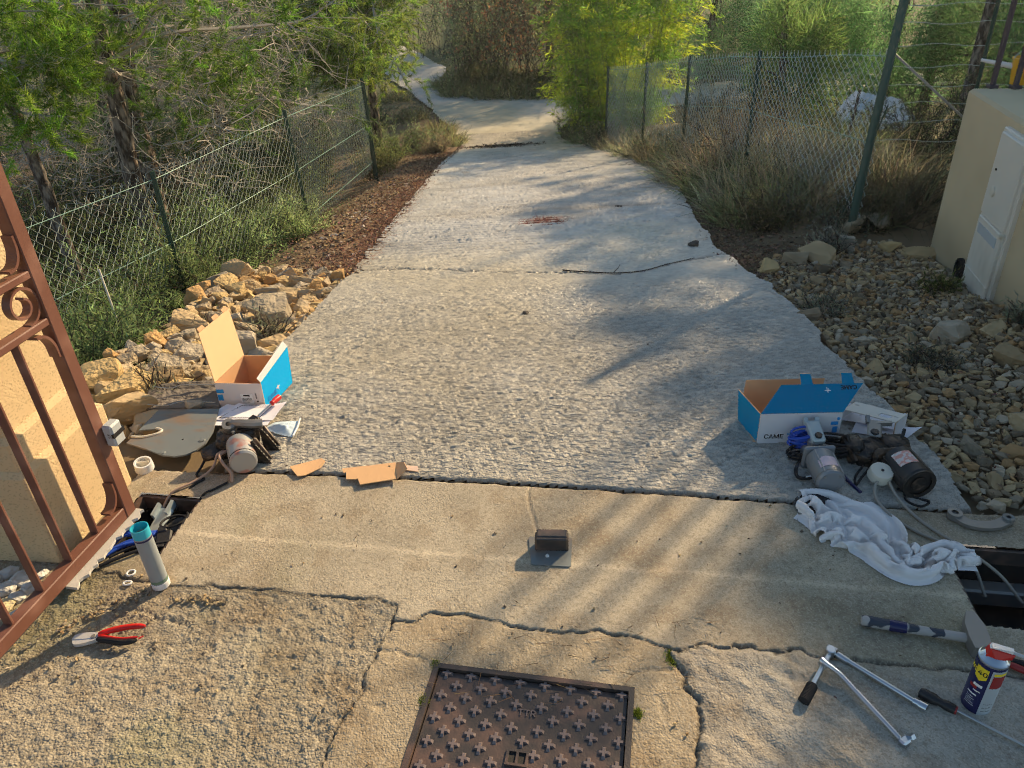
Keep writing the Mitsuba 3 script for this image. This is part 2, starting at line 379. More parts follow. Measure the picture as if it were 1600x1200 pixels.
def polyline_distance(x, y, line, wobble=0.0):
    p = np.stack([x, y], -1)
    if wobble:
        n1 = meshkit.fbm(np.stack([x * 26, y * 26, x * 0], -1), 3) - 0.5
        n2 = meshkit.fbm(np.stack([x * 26, y * 26, x * 0 + 9], -1), 3) - 0.5
        p = p + wobble * np.stack([n1, n2], -1)
    best = np.full(x.shape, 9.0)
    for a, b in zip(line[:-1], line[1:]):
        a, b = np.array(a), np.array(b)
        d = b - a
        t = np.clip(((p - a) @ d) / (d @ d), 0, 1)
        best = np.minimum(best, np.linalg.norm(p - a - t[..., None] * d, axis=-1))
    return best

def grid_mesh(xs, ys, Z, keep, col):
    ny, nx = Z.shape
    X, Y = np.meshgrid(xs, ys)
    return X, Y

def sheet(X, Y, Z, C, keep):
    """faces of the grid cells where keep is set, unused vertices dropped"""
    ny, nx = X.shape
    i, j = np.nonzero(keep)
    a = i * nx + j
    f = np.concatenate([np.stack([a, a + 1, a + nx + 1], -1), np.stack([a, a + nx + 1, a + nx], -1)])
    used, inv = np.unique(f, return_inverse=True)
    v = np.stack([X, Y, Z], -1).reshape(-1, 3)[used]
    return (v, inv.reshape(-1, 3)), C.reshape(-1, 3)[used]

def N3(x, y, s, o=4, seed=0, ax=1.0):
    return meshkit.fbm(np.stack([x * s * ax, y * s, x * 0 + seed * 3.7], -1), o, seed) - 0.5

# ---- near concrete: apron, rough slab, mortar round the manhole, worn slab
step = 0.0049
xs, ys = np.arange(-1.78, 1.78, step), np.arange(0.80, 2.40, step)
X, Y = np.meshgrid(xs, ys)
jit = 0.0
beyond = Y > np.interp(X, *np.array(JOINT).T)
dJ = polyline_distance(X, Y, JOINT, 0.016)
dA, dB, dC, dD, dE = (polyline_distance(X, Y, l, w) for l, w in ((CRACK_A, .03), (CRACK_B, .022), (CRACK_C, .03), (CRACK_D, .035), (CRACK_E, .03)))
dF = np.min([polyline_distance(X, Y, l, .02) for l in FINE], 0)
low = Polygon(CRACK_A + CRACK_C[1:] + [(-1.78, 0.8)])
mid = Polygon(CRACK_A[-1:] + CRACK_B[1:] + CRACK_E[1:] + [(-0.53, 0.8)] + CRACK_C[::-1][1:])
worn = Polygon(CRACK_B[-2:] + CRACK_D[1:] + [(1.78, 0.8), (0.33, 0.8)] + CRACK_E[::-1][1:])
which = np.zeros(X.shape, int)                                     # 0 apron
for k, p in ((1, low), (2, mid), (3, worn)):
    which[contains_xy(p.buffer(0), X, Y)] = k
g1, g2, g3 = N3(X, Y, 38, 4, 1), N3(X, Y, 9, 3, 2), N3(X, Y, 90, 3, 3)
Z = 0.0025 * g2 + 0.0012 * g3
lumps = np.abs(N3(X, Y, 24, 4, 4)) * 2
zlow = 0.017 * (N3(X + .3 * Y, Y - .3 * X, 62, 4, 5)) + 0.010 * N3(X, Y, 8, 3, 6) - 0.004
pits = np.clip(N3(X, Y, 30, 3, 7) - 0.16, 0, 1)
zmid = 0.005 * g1 + 0.006 * g2 - 0.05 * np.clip(N3(X, Y, 22, 2, 8) - 0.22, 0, 1) - 0.002
diag = N3(X * 0.75 + Y * 0.66, Y * 0.75 - X * 0.66, 14, 4, 9, 2.2)
zworn = 0.019 * diag + 0.010 * N3(X, Y, 5, 3, 10) + 0.004 * g1 + 0.006
dmask = np.minimum.reduce([dA, dB, dC, dD, dE])
blend = sstep(0.0, 0.03, dmask)
Z = np.where(which == 1, zlow * (0.3 + 0.7 * blend), np.where(which == 2, zmid, np.where(which == 3, zworn * (0.3 + 0.7 * blend), Z)))
Z -= 0.009 * np.exp(-(dA / 0.0036) ** 2) * (0.35 + 0.65 * sstep(-.12, .1, N3(X, Y, 10, 2, 26))) * sstep(-1.32, -1.2, X) + 0.008 * np.exp(-(dB / 0.0030) ** 2) * (0.4 + 0.6 * sstep(-.1, .1, N3(X, Y, 9, 2, 28))) + 0.007 * np.exp(-(dC / 0.0036) ** 2) * (N3(X, Y, 12, 2, 12) > -0.12)
Z -= 0.010 * np.exp(-(dD / 0.0042) ** 2) * (0.4 + 0.6 * sstep(-.1, .1, N3(X, Y, 9, 2, 29))) + 0.009 * np.exp(-(dE / 0.0045) ** 2) + 0.004 * np.exp(-(dF / 0.004) ** 2)
Z -= 0.018 * np.exp(-(dJ / 0.007) ** 2)
Z -= 0.010 * np.exp(-(dC / 0.03) ** 2) * np.clip(N3(X, Y, 40, 3, 13), 0, 1) * 2
# colours: limewashed sandy cement, greyer on the worn slab, dirt packed in the joints and rust-brown stains
n_big, n_mid = N3(X, Y, 2.2, 4, 20), N3(X, Y, 11, 4, 21)
base = np.array([0.39, 0.335, 0.245])
col = base * (1 + 0.60 * n_big[..., None] + 0.45 * n_mid[..., None] + 0.25 * g3[..., None])
col = np.where((which == 1)[..., None], np.array([0.40, 0.345, 0.25]) * (1 + 0.3 * n_mid[..., None] + 0.5 * np.clip(zlow * 60, -.5, .5)[..., None]), col)
col = np.where((which == 2)[..., None], np.array([0.37, 0.30, 0.20]) * (1 + 0.45 * n_mid[..., None] + 0.3 * n_big[..., None]), col)
col = np.where((which == 3)[..., None], np.array([0.37, 0.34, 0.285]) * (1 + 0.5 * n_mid[..., None] + 8 * np.clip(diag * .03, -.02, .02)[..., None]), col)
dirt = np.clip(np.exp(-(np.minimum(dJ, dA) / 0.0065) ** 2) + np.exp(-(np.minimum(dB, dC) / 0.0045) ** 2) + np.exp(-(np.minimum(dD, dE) / 0.0065) ** 2), 0, 1) * 0.75
moss = sstep(-0.06, 0.2, N3(X, Y, 4.5, 5, 24)) * np.clip(sstep(-0.4, -1.1, X) + .6 * sstep(.5, 1.1, X), 0, 1) * 0.75
col = col * (1 - moss[..., None]) + moss[..., None] * col * np.array([0.72, 0.80, 0.62])
stain = np.clip(sstep(0.0, 0.26, N3(X, Y, 3.2, 5, 22)) * 0.62 + 0.35 * sstep(.02, .2, N3(X, Y, 13, 3, 27)), 0, .75)
col = col * (1 - stain[..., None]) + stain[..., None] * col * np.array([0.62, 0.52, 0.42])
col = col * (1 - dirt[..., None]) + dirt[..., None] * np.array([0.05, 0.042, 0.032])
efflo = np.exp(-((Y - (1.70 - 0.19 * X) - 0.02 * N3(X, Y, 6, 2, 25)) / 0.012) ** 2) * 0.35 * (which == 0)   # pale limescale line across the apron
col = np.clip(col * (1 + efflo[..., None]), 0.01, 0.8)
hole = contains_xy(PIT_L, X, Y) | contains_xy(PIT_R, X, Y)
inman = contains_xy(Polygon(MAN).buffer(-0.004), X, Y)
left_end = X < -1.36 - 0.15 * (2.2 - Y) * (Y > 1.9)
cell = lambda m: m[:-1, :-1]
ok = cell(~hole & ~inman & ~beyond & ~((which == 0) & left_end))
for k, nm in ((0, 'apron'), (1, 'pavement'), (2, 'manhole_surround'), (3, 'worn_pavement')):
    m, c = sheet(X, Y, Z, col, ok & (cell(which) == k))
    put(nm, m, 'rough_concrete' if k == 1 else 'concrete', smooth=True, color=c, kind='structure')

# ---- the drive: rough tamped concrete running downhill
yy = [1.74]
while yy[-1] < 13.6:
    yy.append(yy[-1] + max(0.0050, 0.0028 * yy[-1] * (1 + 0.04 * yy[-1])))
ys, xs = np.array(yy), np.arange(-1.30, 2.0, 0.0070)
X, Y = np.meshgrid(xs, ys)
beyond = Y > np.interp(X, *np.array(JOINT).T) - 0.002
edge_n = 0.05 * N3(X, Y, 5, 3, 30)
inside = (X > XL(Y) + edge_n) & (X < XR(Y) + edge_n * 1.6)
dJ = polyline_distance(X, Y, JOINT, 0.016)
d3 = np.minimum(polyline_distance(X, Y, CRACK3, 0.06), polyline_distance(X, Y, CRACK3B, 0.06))
ramp = sstep(2.0, 2.35, Y + 0.19 * X)                              # smoother along the joint
rough = (0.35 + 0.65 * ramp) * (1 - 0.55 * np.exp(-((Y - 4.4) / 0.22) ** 2))
tr = N3(X + .12 * Y, Y + .012 * N3(X, Y, 6, 2, 38), 96, 2, 31, 0.46) * (0.75 + 0.9 * np.clip(N3(X, Y, 6, 3, 37) + .3, 0, 1))                                      # lumps drawn out across the drive
rid = np.abs(N3(X * 0.22, Y + 0.02 * N3(X, Y, 3, 2, 35), 24, 3, 32)) * 2
ribs = np.sin(2 * PI * (Y + 0.015 * N3(X, Y, 2.5, 3, 33)) / 0.085) * sstep(4.7, 5.6, Y) * sstep(-.2, .15, N3(X, Y, .9, 2, 34) + .1)
Z = road_z(Y) + rough * (0.015 * tr - 0.004 * rid + 0.008) + 0.0085 * ribs + 0.012 * N3(X, Y, 1.4, 3, 36) * sstep(2.2, 3, Y)
Z -= 0.013 * np.exp(-(dJ / 0.005) ** 2) + 0.013 * np.exp(-(d3 / 0.009) ** 2) * sstep(0.0, 0.04, np.maximum(X - 0.3, -0.35 - X) + .2)
n_big, n_mid = N3(X, Y, 0.9, 4, 40), N3(X, Y, 9, 4, 41)
warm_ = sstep(-.1, .25, N3(X, Y, .8, 4, 44) + .18 * (.3 - X))[..., None]
col = (np.array([0.44, 0.42, 0.37]) * (1 - warm_) + warm_ * np.array([0.44, 0.39, 0.29])) * (1 + 0.45 * n_big[..., None] + 0.45 * n_mid[..., None] + 0.9 * np.clip(tr, -.3, .3)[..., None] * rough[..., None])
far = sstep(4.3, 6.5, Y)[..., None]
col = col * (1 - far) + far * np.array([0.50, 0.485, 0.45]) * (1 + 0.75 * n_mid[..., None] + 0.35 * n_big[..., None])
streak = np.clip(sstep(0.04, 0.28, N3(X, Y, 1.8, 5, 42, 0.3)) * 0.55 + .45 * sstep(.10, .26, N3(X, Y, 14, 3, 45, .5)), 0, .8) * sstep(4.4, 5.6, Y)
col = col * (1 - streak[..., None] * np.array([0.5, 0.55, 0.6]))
leafy = sstep(10.2, 12.6, Y + 1.2 * N3(X, Y, 1.1, 4, 43)) * 0.55
col = col * (1 - leafy[..., None]) + leafy[..., None] * np.array([0.40, 0.32, 0.19]) * (1 + n_mid[..., None])
dirt = np.clip(np.exp(-(dJ / 0.008) ** 2) + np.exp(-(d3 / 0.010) ** 2), 0, 1) * 0.75
col = np.clip(col * (1 - dirt[..., None]) + dirt[..., None] * np.array([0.05, 0.042, 0.032]), 0.01, 0.8)
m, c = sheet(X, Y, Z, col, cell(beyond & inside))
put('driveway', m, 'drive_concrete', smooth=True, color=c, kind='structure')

# ---- the lane at the foot of the drive
LANE = Polygon([(-0.62, 12.9), (-0.62, 13.5), (-0.95, 14.6), (-1.42, 16.2), (-2.05, 18.3), (-2.8, 20.4), (-4.0, 22.4), (-5.5, 25), (-4.6, 26), (-2.4, 23.4), (-1.25, 20.6), (-1.28, 19.4), (-0.95, 18.3), (-0.5, 17.3), (0.0, 16.85), (1.25, 16.6), (3.5, 16.9), (9, 17.6), (9, 15.6), (3.6, 15.1), (1.4, 14.75), (1.02, 13.6), (1.35, 12.9)])
xs, ys = np.arange(-6, 9.1, 0.05), np.arange(12.8, 26.2, 0.05)
X, Y = np.meshgrid(xs, ys)
wob = 0.16 * N3(X, Y, 1.5, 3, 50)
inl = contains_xy(LANE, X + wob, Y + wob)
Z = road_z(np.minimum(Y, 15)) - 0.012 + 0.02 * N3(X, Y, 2.5, 4, 51) + 0.05 * np.clip(Y - 20, 0, 60)
n_mid = N3(X, Y, 5, 4, 52)[..., None]
sand = sstep(-0.1, 0.2, N3(X, Y, 0.7, 3, 53) + 0.25 * np.exp(-((Y - 14.2) / 1.0) ** 2))[..., None]
col = (np.array([0.46, 0.44, 0.40]) * (1 - sand) + sand * np.array([0.48, 0.43, 0.32])) * (1 + 0.6 * n_mid)
m, c = sheet(X, Y, Z, np.clip(col, .02, .8), cell(inl))
put('lane', m, 'tint', smooth=True, color=c, kind='structure')

# ---- the earth
def axis(lo, hi, near_lo, near_hi, fine, growth):
    a = list(np.arange(near_lo, near_hi, fine))
    s, up = fine, a[-1]
    while up < hi: s *= growth; up += s; a.append(up)
    s, dn = fine, a[0]
    while dn > lo: s *= growth; dn -= s; a.insert(0, dn)
    return np.array(a)
xs, ys = axis(-160, 160, -3.2, 3.0, 0.06, 1.08), axis(-60, 240, 0.7, 5, 0.06, 1.025)
X, Y = np.meshgrid(xs, ys)
Z = land_z(X, Y)
deep = (X > XL(Y) + 0.10) & (X < XR(Y) - 0.10) & (Y < 13.0)
Z = np.where((Y < 2.25) & (X < 1.9) & (X > -1.9), np.minimum(Z, -0.042), Z)
far_ = (Y > 12) & (Y < 26) & (np.abs(X) < 12)
from shapely import distance as sdist, points as spoints
dl_ = np.full(X.shape, 9.0); dl_[far_] = sdist(spoints(X[far_], Y[far_]), LANE)
fl_ = sstep(1.3, .1, dl_) * (X < .9)
Z = Z * (1 - fl_) + fl_ * (road_z(np.minimum(Y, 15)) - 0.045 + 0.05 * np.clip(Y - 20, 0, 60) + .06 * sstep(.05, .4, dl_))
Z = np.where((Y > 13) & contains_xy(LANE.buffer(0.08), X, Y), np.minimum(Z, road_z(np.minimum(Y, 15)) - 0.06 + 0.05 * np.clip(Y - 20, 0, 60)), Z)
lx = np.clip(XL(Y) - X, 0, 9)
red = sstep(0.9, 0.05, lx) * sstep(4.6, 5.2, Y) * (X < 0)
n_mid, n_big = N3(X, Y, 6, 4, 60)[..., None], N3(X, Y, 1.1, 4, 61)[..., None]
col = np.array([0.17, 0.125, 0.075]) * (1 + 0.7 * n_mid + 0.5 * n_big)
col = col * (1 - red[..., None]) + red[..., None] * np.array([0.19, 0.125, 0.08]) * (1 + 0.7 * n_mid)
wood = (sstep(1.6, 2.6, lx) * (X < 0))[..., None]
col = col * (1 - wood) + wood * np.array([0.11, 0.08, 0.055]) * (1 + 0.9 * n_mid + 0.6 * n_big)
far_g = sstep(15.5, 18, Y)[..., None]
col = col * (1 - far_g) + far_g * np.array([0.13, 0.135, 0.065]) * (1 + 0.8 * n_mid)
verge = (sstep(0.2, 1.2, X - XR(Y)) * sstep(4.6, 6, Y))[..., None]
col = col * (1 - verge) + verge * np.array([0.15, 0.13, 0.065]) * (1 + 0.8 * n_mid)
hole = contains_xy(PIT_L.buffer(0.02), X, Y) | contains_xy(PIT_R.buffer(0.02), X, Y)
pad = hole[:-1, :-1] | hole[1:, :-1] | hole[:-1, 1:] | hole[1:, 1:]
m, c = sheet(X, Y, Z, np.clip(col, .01, .8), ~pad & ~cell(deep & (Y > 2.6)))
put('ground', m, 'tint', smooth=True, color=c, kind='structure')
# ---------------------------------------------------------------- left gate pillar
A, B = np.array([-1.4176, 1.796]), np.array([-1.3576, 2.2])
du = unit(B - A); nx = np.array([du[1], -du[0]])                    # nx points to the drive
def footprint(o):
    a, b = A - du * (0.0 + o) + nx * o, B + du * o + nx * o
    return Polygon([a, b, b - nx * (0.42 + 2 * o), a - nx * (0.42 + 2 * o)]).buffer(-0.012).buffer(0.012, quad_segs=3)
def frustum(p0, p1, z0, z1):
    q0, q1 = (np.array(p.exterior.coords)[:-1] for p in (p0, p1))
    return trimesh.convex.convex_hull(np.vstack([np.c_[q0, np.full(len(q0), z0)], np.c_[q1, np.full(len(q1), z1)]]))
t = thing('gate_pillar', 'ochre roughcast gate pillar with stepped foot behind the iron gate', 'pillar')
put('plinth', cat_mesh([frustum(footprint(0), footprint(0), -0.15, 0.322), frustum(footprint(0), footprint(-0.016), 0.322, 0.338)]), 'stucco', t, smooth=30)
put('collar', cat_mesh([frustum(footprint(-0.018), footprint(-0.018), 0.334, 0.428), frustum(footprint(-0.018), footprint(-0.034), 0.428, 0.446)]), 'stucco', t, smooth=30)
put('shaft', frustum(footprint(-0.036), footprint(-0.036), 0.44, 1.85), 'stucco', t, smooth=30)
put('cap', cat_mesh([frustum(footprint(0.02), footprint(0.02), 1.85, 1.92), frustum(footprint(0.0), footprint(-0.15), 1.92, 2.0)]), 'stucco', t, smooth=30)

# ---------------------------------------------------------------- the open iron gate leaf
GO, GW, GN = np.array([-1.289, 1.962]), np.array([-0.2137, -0.9769]), np.array([0.9769, -0.2137])
def gp(s, z, n=0.0): return np.array([*(GO + GW * s + GN * n), z])
t = thing('iron_gate', 'red-brown wrought iron gate leaf with scrollwork, standing open', 'gate')
def gbar(s0, z0, s1, z1, along_n, other, n=0.0, ch=0.003):
    return beam(gp(s0, z0, n), gp(s1, z1, n), along_n, other, ch, up=(*GW, 0) if abs(z1 - z0) > abs(s1 - s0) else (0, 0, 1))
put('stile', gbar(-0.022, 0.03, -0.022, 1.75, 0.042, 0.045), 'gate_paint', t)
put('stile', gbar(1.33, 0.03, 1.33, 1.75, 0.042, 0.045), 'gate_paint', t)
for z, h in ((0.052, 0.045), (0.745, 0.022), (0.885, 0.022), (1.70, 0.045)):
    put('rail', gbar(0.001, z, 1.307, z, 0.040, h), 'gate_paint', t)
for k in range(10):
    s = 0.12 + 0.1215 * k
    put('bar', gbar(s, 0.075, s, 0.734, 0.028, 0.011), 'gate_paint', t)
    put('bar', gbar(s, 0.896, s, 1.677, 0.028, 0.011), 'gate_paint', t)
def flat_curve(pts, w, th):
    """a flat iron strip bent along (s, z) points, w wide across the gate"""
    p = np.asarray(pts, float); d = unit(np.gradient(p, axis=0)); q = np.stack([-d[:, 1], d[:, 0]], -1)
    ring = []
    for a, b in ((-1, -1), (1, -1), (1, 1), (-1, 1)):
        e = p + q * th / 2 * a
        ring.append(np.c_[GO + e[:, :1] * GW + GN * (w / 2 * b), e[:, 1]])
    v = np.stack(ring, 1).reshape(-1, 3); n = len(p)
    i = np.arange(n - 1)[:, None] * 4; j = np.arange(4)[None]
    a0, a1 = (i + j).ravel(), (i + (j + 1) % 4).ravel()
    f = np.vstack([np.stack([a0, a1, a1 + 4], -1), np.stack([a0, a1 + 4, a0 + 4], -1), [[0, 2, 1], [0, 3, 2]], [[4*n-4, 4*n-3, 4*n-2], [4*n-4, 4*n-2, 4*n-1]]])
    m = trimesh.Trimesh(v, f, process=False); m.fix_normals(); return m
th = np.linspace(-0.5 * PI, 2.35 * PI, 46)
for k in range(4):
    r = np.interp(th, [th[0], th[-1]], [0.060, 0.020])
    c = np.array([0.055 + 0.31 * k, 0.8155])
    put('scroll', flat_curve(np.stack([c[0] - r * np.cos(th) * (1 if k % 2 == 0 else -1), c[1] + r * np.sin(th)], -1), 0.026, 0.007), 'gate_paint', t, smooth=40)
q = np.linspace(0, PI / 2, 9)
for s0, z0, sz in ((0.002, 0.90, 1), (0.002, 0.73, -1), (0.002, 0.08, 1)):
    c = np.stack([0.006 + 0.042 * (1 - np.cos(q)) * 1.0, z0 + sz * (0.075 - 0.062 * np.sin(q))], -1)
    put('corner_scroll', flat_curve(np.vstack([[[0.006, z0 + sz * 0.095]], c, [[0.058, z0 + sz * 0.012]]]), 0.034, 0.008), 'gate_paint', t, smooth=40)
plain('peeling_white', (0.50, 0.48, 0.44), 0.8, 0.2)
lt = put('latch', box(0.036, 0.050, 0.076, gp(-0.050, 0.335, 0.040), rz=math.atan2(GN[1], GN[0]), ch=0.006), 'pale_grey', t, label='grey latch box screwed to the gate stile')
put('slot', box(0.022, 0.052, 0.014, gp(-0.051, 0.338, 0.049), rz=math.atan2(GN[1], GN[0])), 'black_plastic', lt)
r = np.random.default_rng(3)
edge = [(s, 0.010 + 0.020 * r.random()) for s in np.linspace(0.30, -0.05, 26)]
strip = np.array([[-0.05, 0.050], [0.30, 0.050]] + edge)
m = prism(Polygon(strip), 0.010)
M = np.eye(4); M[:3, 0], M[:3, 1], M[:3, 2], M[:3, 3] = [*GW, 0], [*-GN, 0.0], [0, 0, -1.0], gp(0, 0.028, 0.064)
m.apply_transform(M)
put('peeling_strip', m, 'peeling_white', t, label='torn white strip hanging under the bottom rail')

# ---------------------------------------------------------------- meter wall on the right with cabinet and railing
W0, WD = np.array([2.6606, 4.5141]), np.array([-0.2024, -0.9793])
WN = np.array([-0.9793, 0.2024])
def wp(s, z, n=0.0): return np.array([*(W0 + WD * s + WN * n), z])
t = thing('meter_wall', 'beige rendered wall block with the white meter cabinet in it', 'wall')
foot = Polygon([W0, W0 + WD * 3.2, W0 + WD * 3.2 - WN * 0.62, W0 - WN * 0.62]).buffer(-0.02).buffer(0.02, quad_segs=4)
inner = foot.buffer(-0.018)
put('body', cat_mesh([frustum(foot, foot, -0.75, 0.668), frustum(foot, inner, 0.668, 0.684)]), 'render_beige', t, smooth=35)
th = np.arange(14) * 2 * PI / 14
hole = Polygon(np.stack([0.034 * np.cos(th), 0.052 * np.sin(th)], -1))
m = cat_mesh([prism(hole, 0.006), prism(hole.buffer(.012).difference(hole), 0.035)]); M = np.eye(4); M[:3, 0], M[:3, 1], M[:3, 2], M[:3, 3] = [*WD, 0], [0, 0, 1], [*WN, 0], wp(0.585, -0.165, -0.003)
m.apply_transform(M); put('drain_mouth', m, 'black_rubber', t, label='black open drain pipe low in the wall')
th2 = np.linspace(0, 2 * PI, 15)
put('drain_rim', tube(np.array([wp(0.585 + 0.046 * math.cos(a), -0.165 + 0.064 * math.sin(a), 0.004) for a in th2]), 0.004, 6, False), 'render_beige', t)
cab = thing('meter_cabinet', 'white two-door electricity meter cabinet set in the beige wall', 'cabinet')
wz = math.atan2(WD[1], WD[0])
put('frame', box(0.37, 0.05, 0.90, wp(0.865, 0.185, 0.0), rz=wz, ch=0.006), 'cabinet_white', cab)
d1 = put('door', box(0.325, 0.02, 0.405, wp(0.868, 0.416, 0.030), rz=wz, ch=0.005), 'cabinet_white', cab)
d2 = put('door', box(0.325, 0.02, 0.385, wp(0.868, 0.004, 0.030), rz=wz, ch=0.005), 'cabinet_white', cab)
put('foot_panel', box(0.355, 0.03, 0.06, wp(0.866, -0.228, 0.028), rz=wz, ch=0.004), 'cabinet_white', cab)
put('lock', lathe([(0, 0), (0.026, 0), (0.026, 0.008), (0.020, 0.012), (0, 0.012)], 20, wp(0.80, 0.345, 0.040), (*WN, 0)), 'cream_plastic', d1, smooth=40)
put('lock_pin', lathe([(0, 0), (0.006, 0), (0.006, 0.006), (0, 0.006)], 10, wp(0.765, 0.445, 0.040), (*WN, 0)), 'black_plastic', d1)
put('plaque', box(0.25, 0.004, 0.048, wp(0.865, 0.140, 0.0415), rz=wz), 'pale_grey', d2, label='grey printed plaque on the lower door')
put('ridge', box(0.325, 0.006, 0.006, wp(0.868, -0.085, 0.041), rz=wz), 'cabinet_white', d2)
for s in (0.715, 1.02):
    put('screw', lathe([(0, 0), (0.006, 0), (0.006, 0.005), (0, 0.005)], 8, wp(s, -0.165, 0.040), (*WN, 0)), 'steel_dirty', d2)
put('hinge', lathe([(0, 0), (0.012, 0), (0.012, 0.02), (0, 0.02)], 10, wp(1.03, 0.195, 0.036), (*WN, 0)), 'cream_plastic', cab)
plain('railing_iron', (0.055, 0.038, 0.045), 0.5)
t = thing('wall_railing', 'dark iron bar railing standing on top of the meter wall', 'railing')
RB, RD = np.array([2.775, 4.485]), unit(np.array([0.10, -0.05]))
for k in range(5):
    p = RB + RD * 0.112 * k
    put('bar', beam((*p, 0.67), (*p, 2.30), 0.024, 0.024, 0.003), 'railing_iron', t)
    put('shoe', box(0.05, 0.05, 0.02, (*p, 0.692), ch=0.003), 'railing_iron', t)
put('rail', beam((*(RB - RD * 0.05), 2.315), (*(RB + RD * 0.52), 2.315), 0.04, 0.03, 0.003), 'railing_iron', t)
put('white_pipe', tube([(2.79, 4.68, 0.80), (2.93, 4.56, 0.775), (3.12, 4.40, 0.745), (3.35, 4.22, 0.715)], [0.009, 0.017, 0.017, 0.017], 10), 'white_plastic', smooth=40,
    label='thin white plastic pipe lying behind the railing bars on the wall', cat='pipe')
t = thing('yellow_bucket', 'small yellow plastic bucket on the meter wall behind the railing bars', 'bucket')
put('shell', lathe([(0, 0), (0.05, 0), (0.065, 0.13), (0.070, 0.132), (0.070, 0.14), (0.060, 0.14), (0.047, 0.01), (0, 0.01)], 24, (2.965, 4.545, 0.685)), 'yellow_bucket', t, smooth=40)
put('handle', tube([(2.965 + 0.07 * math.cos(a), 4.545, 0.815 + 0.05 * math.sin(a)) for a in np.linspace(0, PI, 13)], 0.0025, 6), 'galvanised', t)

# ---------------------------------------------------------------- motor pits in the apron
def pit(poly, label, depth):
    t = thing('motor_pit', label, 'pit')
    p = np.array(poly.exterior.coords)[:-1]
    if not poly.exterior.is_ccw: p = p[::-1]
    inner, outer = Polygon(p).buffer(0.004), Polygon(p).buffer(0.03)
    put('shell', prism(outer.difference(inner), depth, -depth - 0.03), 'pit_dark', t)
    put('floor', prism(outer, 0.02, -depth - 0.05), 'pit_dark', t)
    ring = Polygon(p).buffer(0.002).difference(Polygon(p).buffer(-0.010))
    put('rim', prism(ring, 0.05, -0.058), 'rusty_iron', t)
    return t
pit(PIT_L, 'open steel-lined motor pit beside the gate stile, full of cables', 0.20)
pt = pit(PIT_R, 'open motor pit with wet black floor at the right end of the apron', 0.20)
put('sill', box(0.34, 0.05, 0.06, (1.42, 1.60, -0.15), rz=-0.19, ch=0.006), 'steel_dirty', pt)
put('sill', box(0.05, 0.22, 0.03, (1.27, 1.47, -0.18), rz=-0.19, ch=0.006), 'rusty_iron', pt)

# ---------------------------------------------------------------- chain-link fences
def rails_on(path, tops, hs):
    """(x, y, z_bottom, z_top) at distance s along the path"""
    path = np.asarray(path, float)
    cum = np.r_[0, np.cumsum(np.linalg.norm(np.diff(path, axis=0), axis=1))]
    def at(s):
        x, y = np.interp(s, cum, path[:, 0]), np.interp(s, cum, path[:, 1])
        return x, y, np.interp(s, cum, tops) - np.interp(s, cum, hs), np.interp(s, cum, tops)
    return at, cum
def chain_link(at, s0, s1, p=0.036, r=0.0013, barb=True, sag=0.02):
    ns = int((s1 - s0) / p)
    P0, P1 = [], []
    for i in range(ns):
        x, y, zb, zt = at(s0 + i * p)
        nz = int((zt - zb) / p)
        j = np.arange(nz + 1)
        ss = s0 + (i + (j + i) % 2) * p
        xx, yy, zb2, zt2 = at(ss)
        zz = zt2 - (j / max(nz, 1)) * (zt2 - zb2)
        w = 0.012 * np.sin(ss * 5.1) + 0.012 * np.sin(ss * 2.3 + zz * 4)
        pts = np.stack([xx + w + 0.003 * (-1.0) ** (i + j), yy, zz], -1)
        P0.append(pts[:-1]); P1.append(pts[1:])
        if barb:
            k = 0 if (i % 2 == 0) else 1
            q = pts[0]
            tip = q + [0, 0, 0.022]
            P0.append(q[None]); P1.append((tip + [0, (-1) ** i * 0.012, 0])[None])
    P0, P1 = np.vstack(P0), np.vstack(P1)
    return segs(P0, P1, r, r, 3)
def line_wire(at, cum, s0, s1, frac, r=0.0022, n=40, sag=0.0):
    s = np.linspace(s0, s1, n)
    x, y, zb, zt = at(s)
    return tube(np.stack([x, y, zb + (zt - zb) * frac + sag * np.sin(s * 3)], -1), r, 5)

t = thing('chain_link_fence', 'low green chain-link fence between the pine wood and the drive', 'fence')
LP = [(-2.98, 3.10), (-2.24, 5.02), (-1.77, 6.77), (-1.60, 9.87)]
LT, LH = [0.36, 0.31, 0.30, -0.02], [0.95, 0.95, 1.0, 1.02]
at, cum = rails_on(LP, LT, LH)
put('mesh', chain_link(at, 0.0, cum[-1], barb=True, r=0.0016), 'wire_mesh', t, kind='stuff')
for fr in (0.975, 0.52, 0.08):
    put('tension_wire', line_wire(at, cum, 0, cum[-1], fr, 0.0026), 'wire_green', t, smooth=True)
for k, lean in ((0, 0.03), (1, -0.02), (2, 0.03), (3, 0.0)):
    x, y = LP[k]
    b, tp = np.array([x + lean, y, LT[k] - LH[k] - 0.15]), np.array([x - lean * 0.3, y, LT[k] + (0.03 if k != 3 else 0.06)])
    m = cat_mesh([beam(b, tp, 0.032, 0.006, up=(0, 1, 0)), beam(b + [0, 0.013, 0], tp + [0, 0.013, 0], 0.006, 0.026, up=(0, 1, 0))])
    put('post', m, 'fence_green', t)
put('post', cat_mesh([beam((-1.56, 9.80, -1.2), (-1.58, 9.84, 0.02), 0.03, 0.006, up=(0, 1, 0))]), 'fence_green', t)

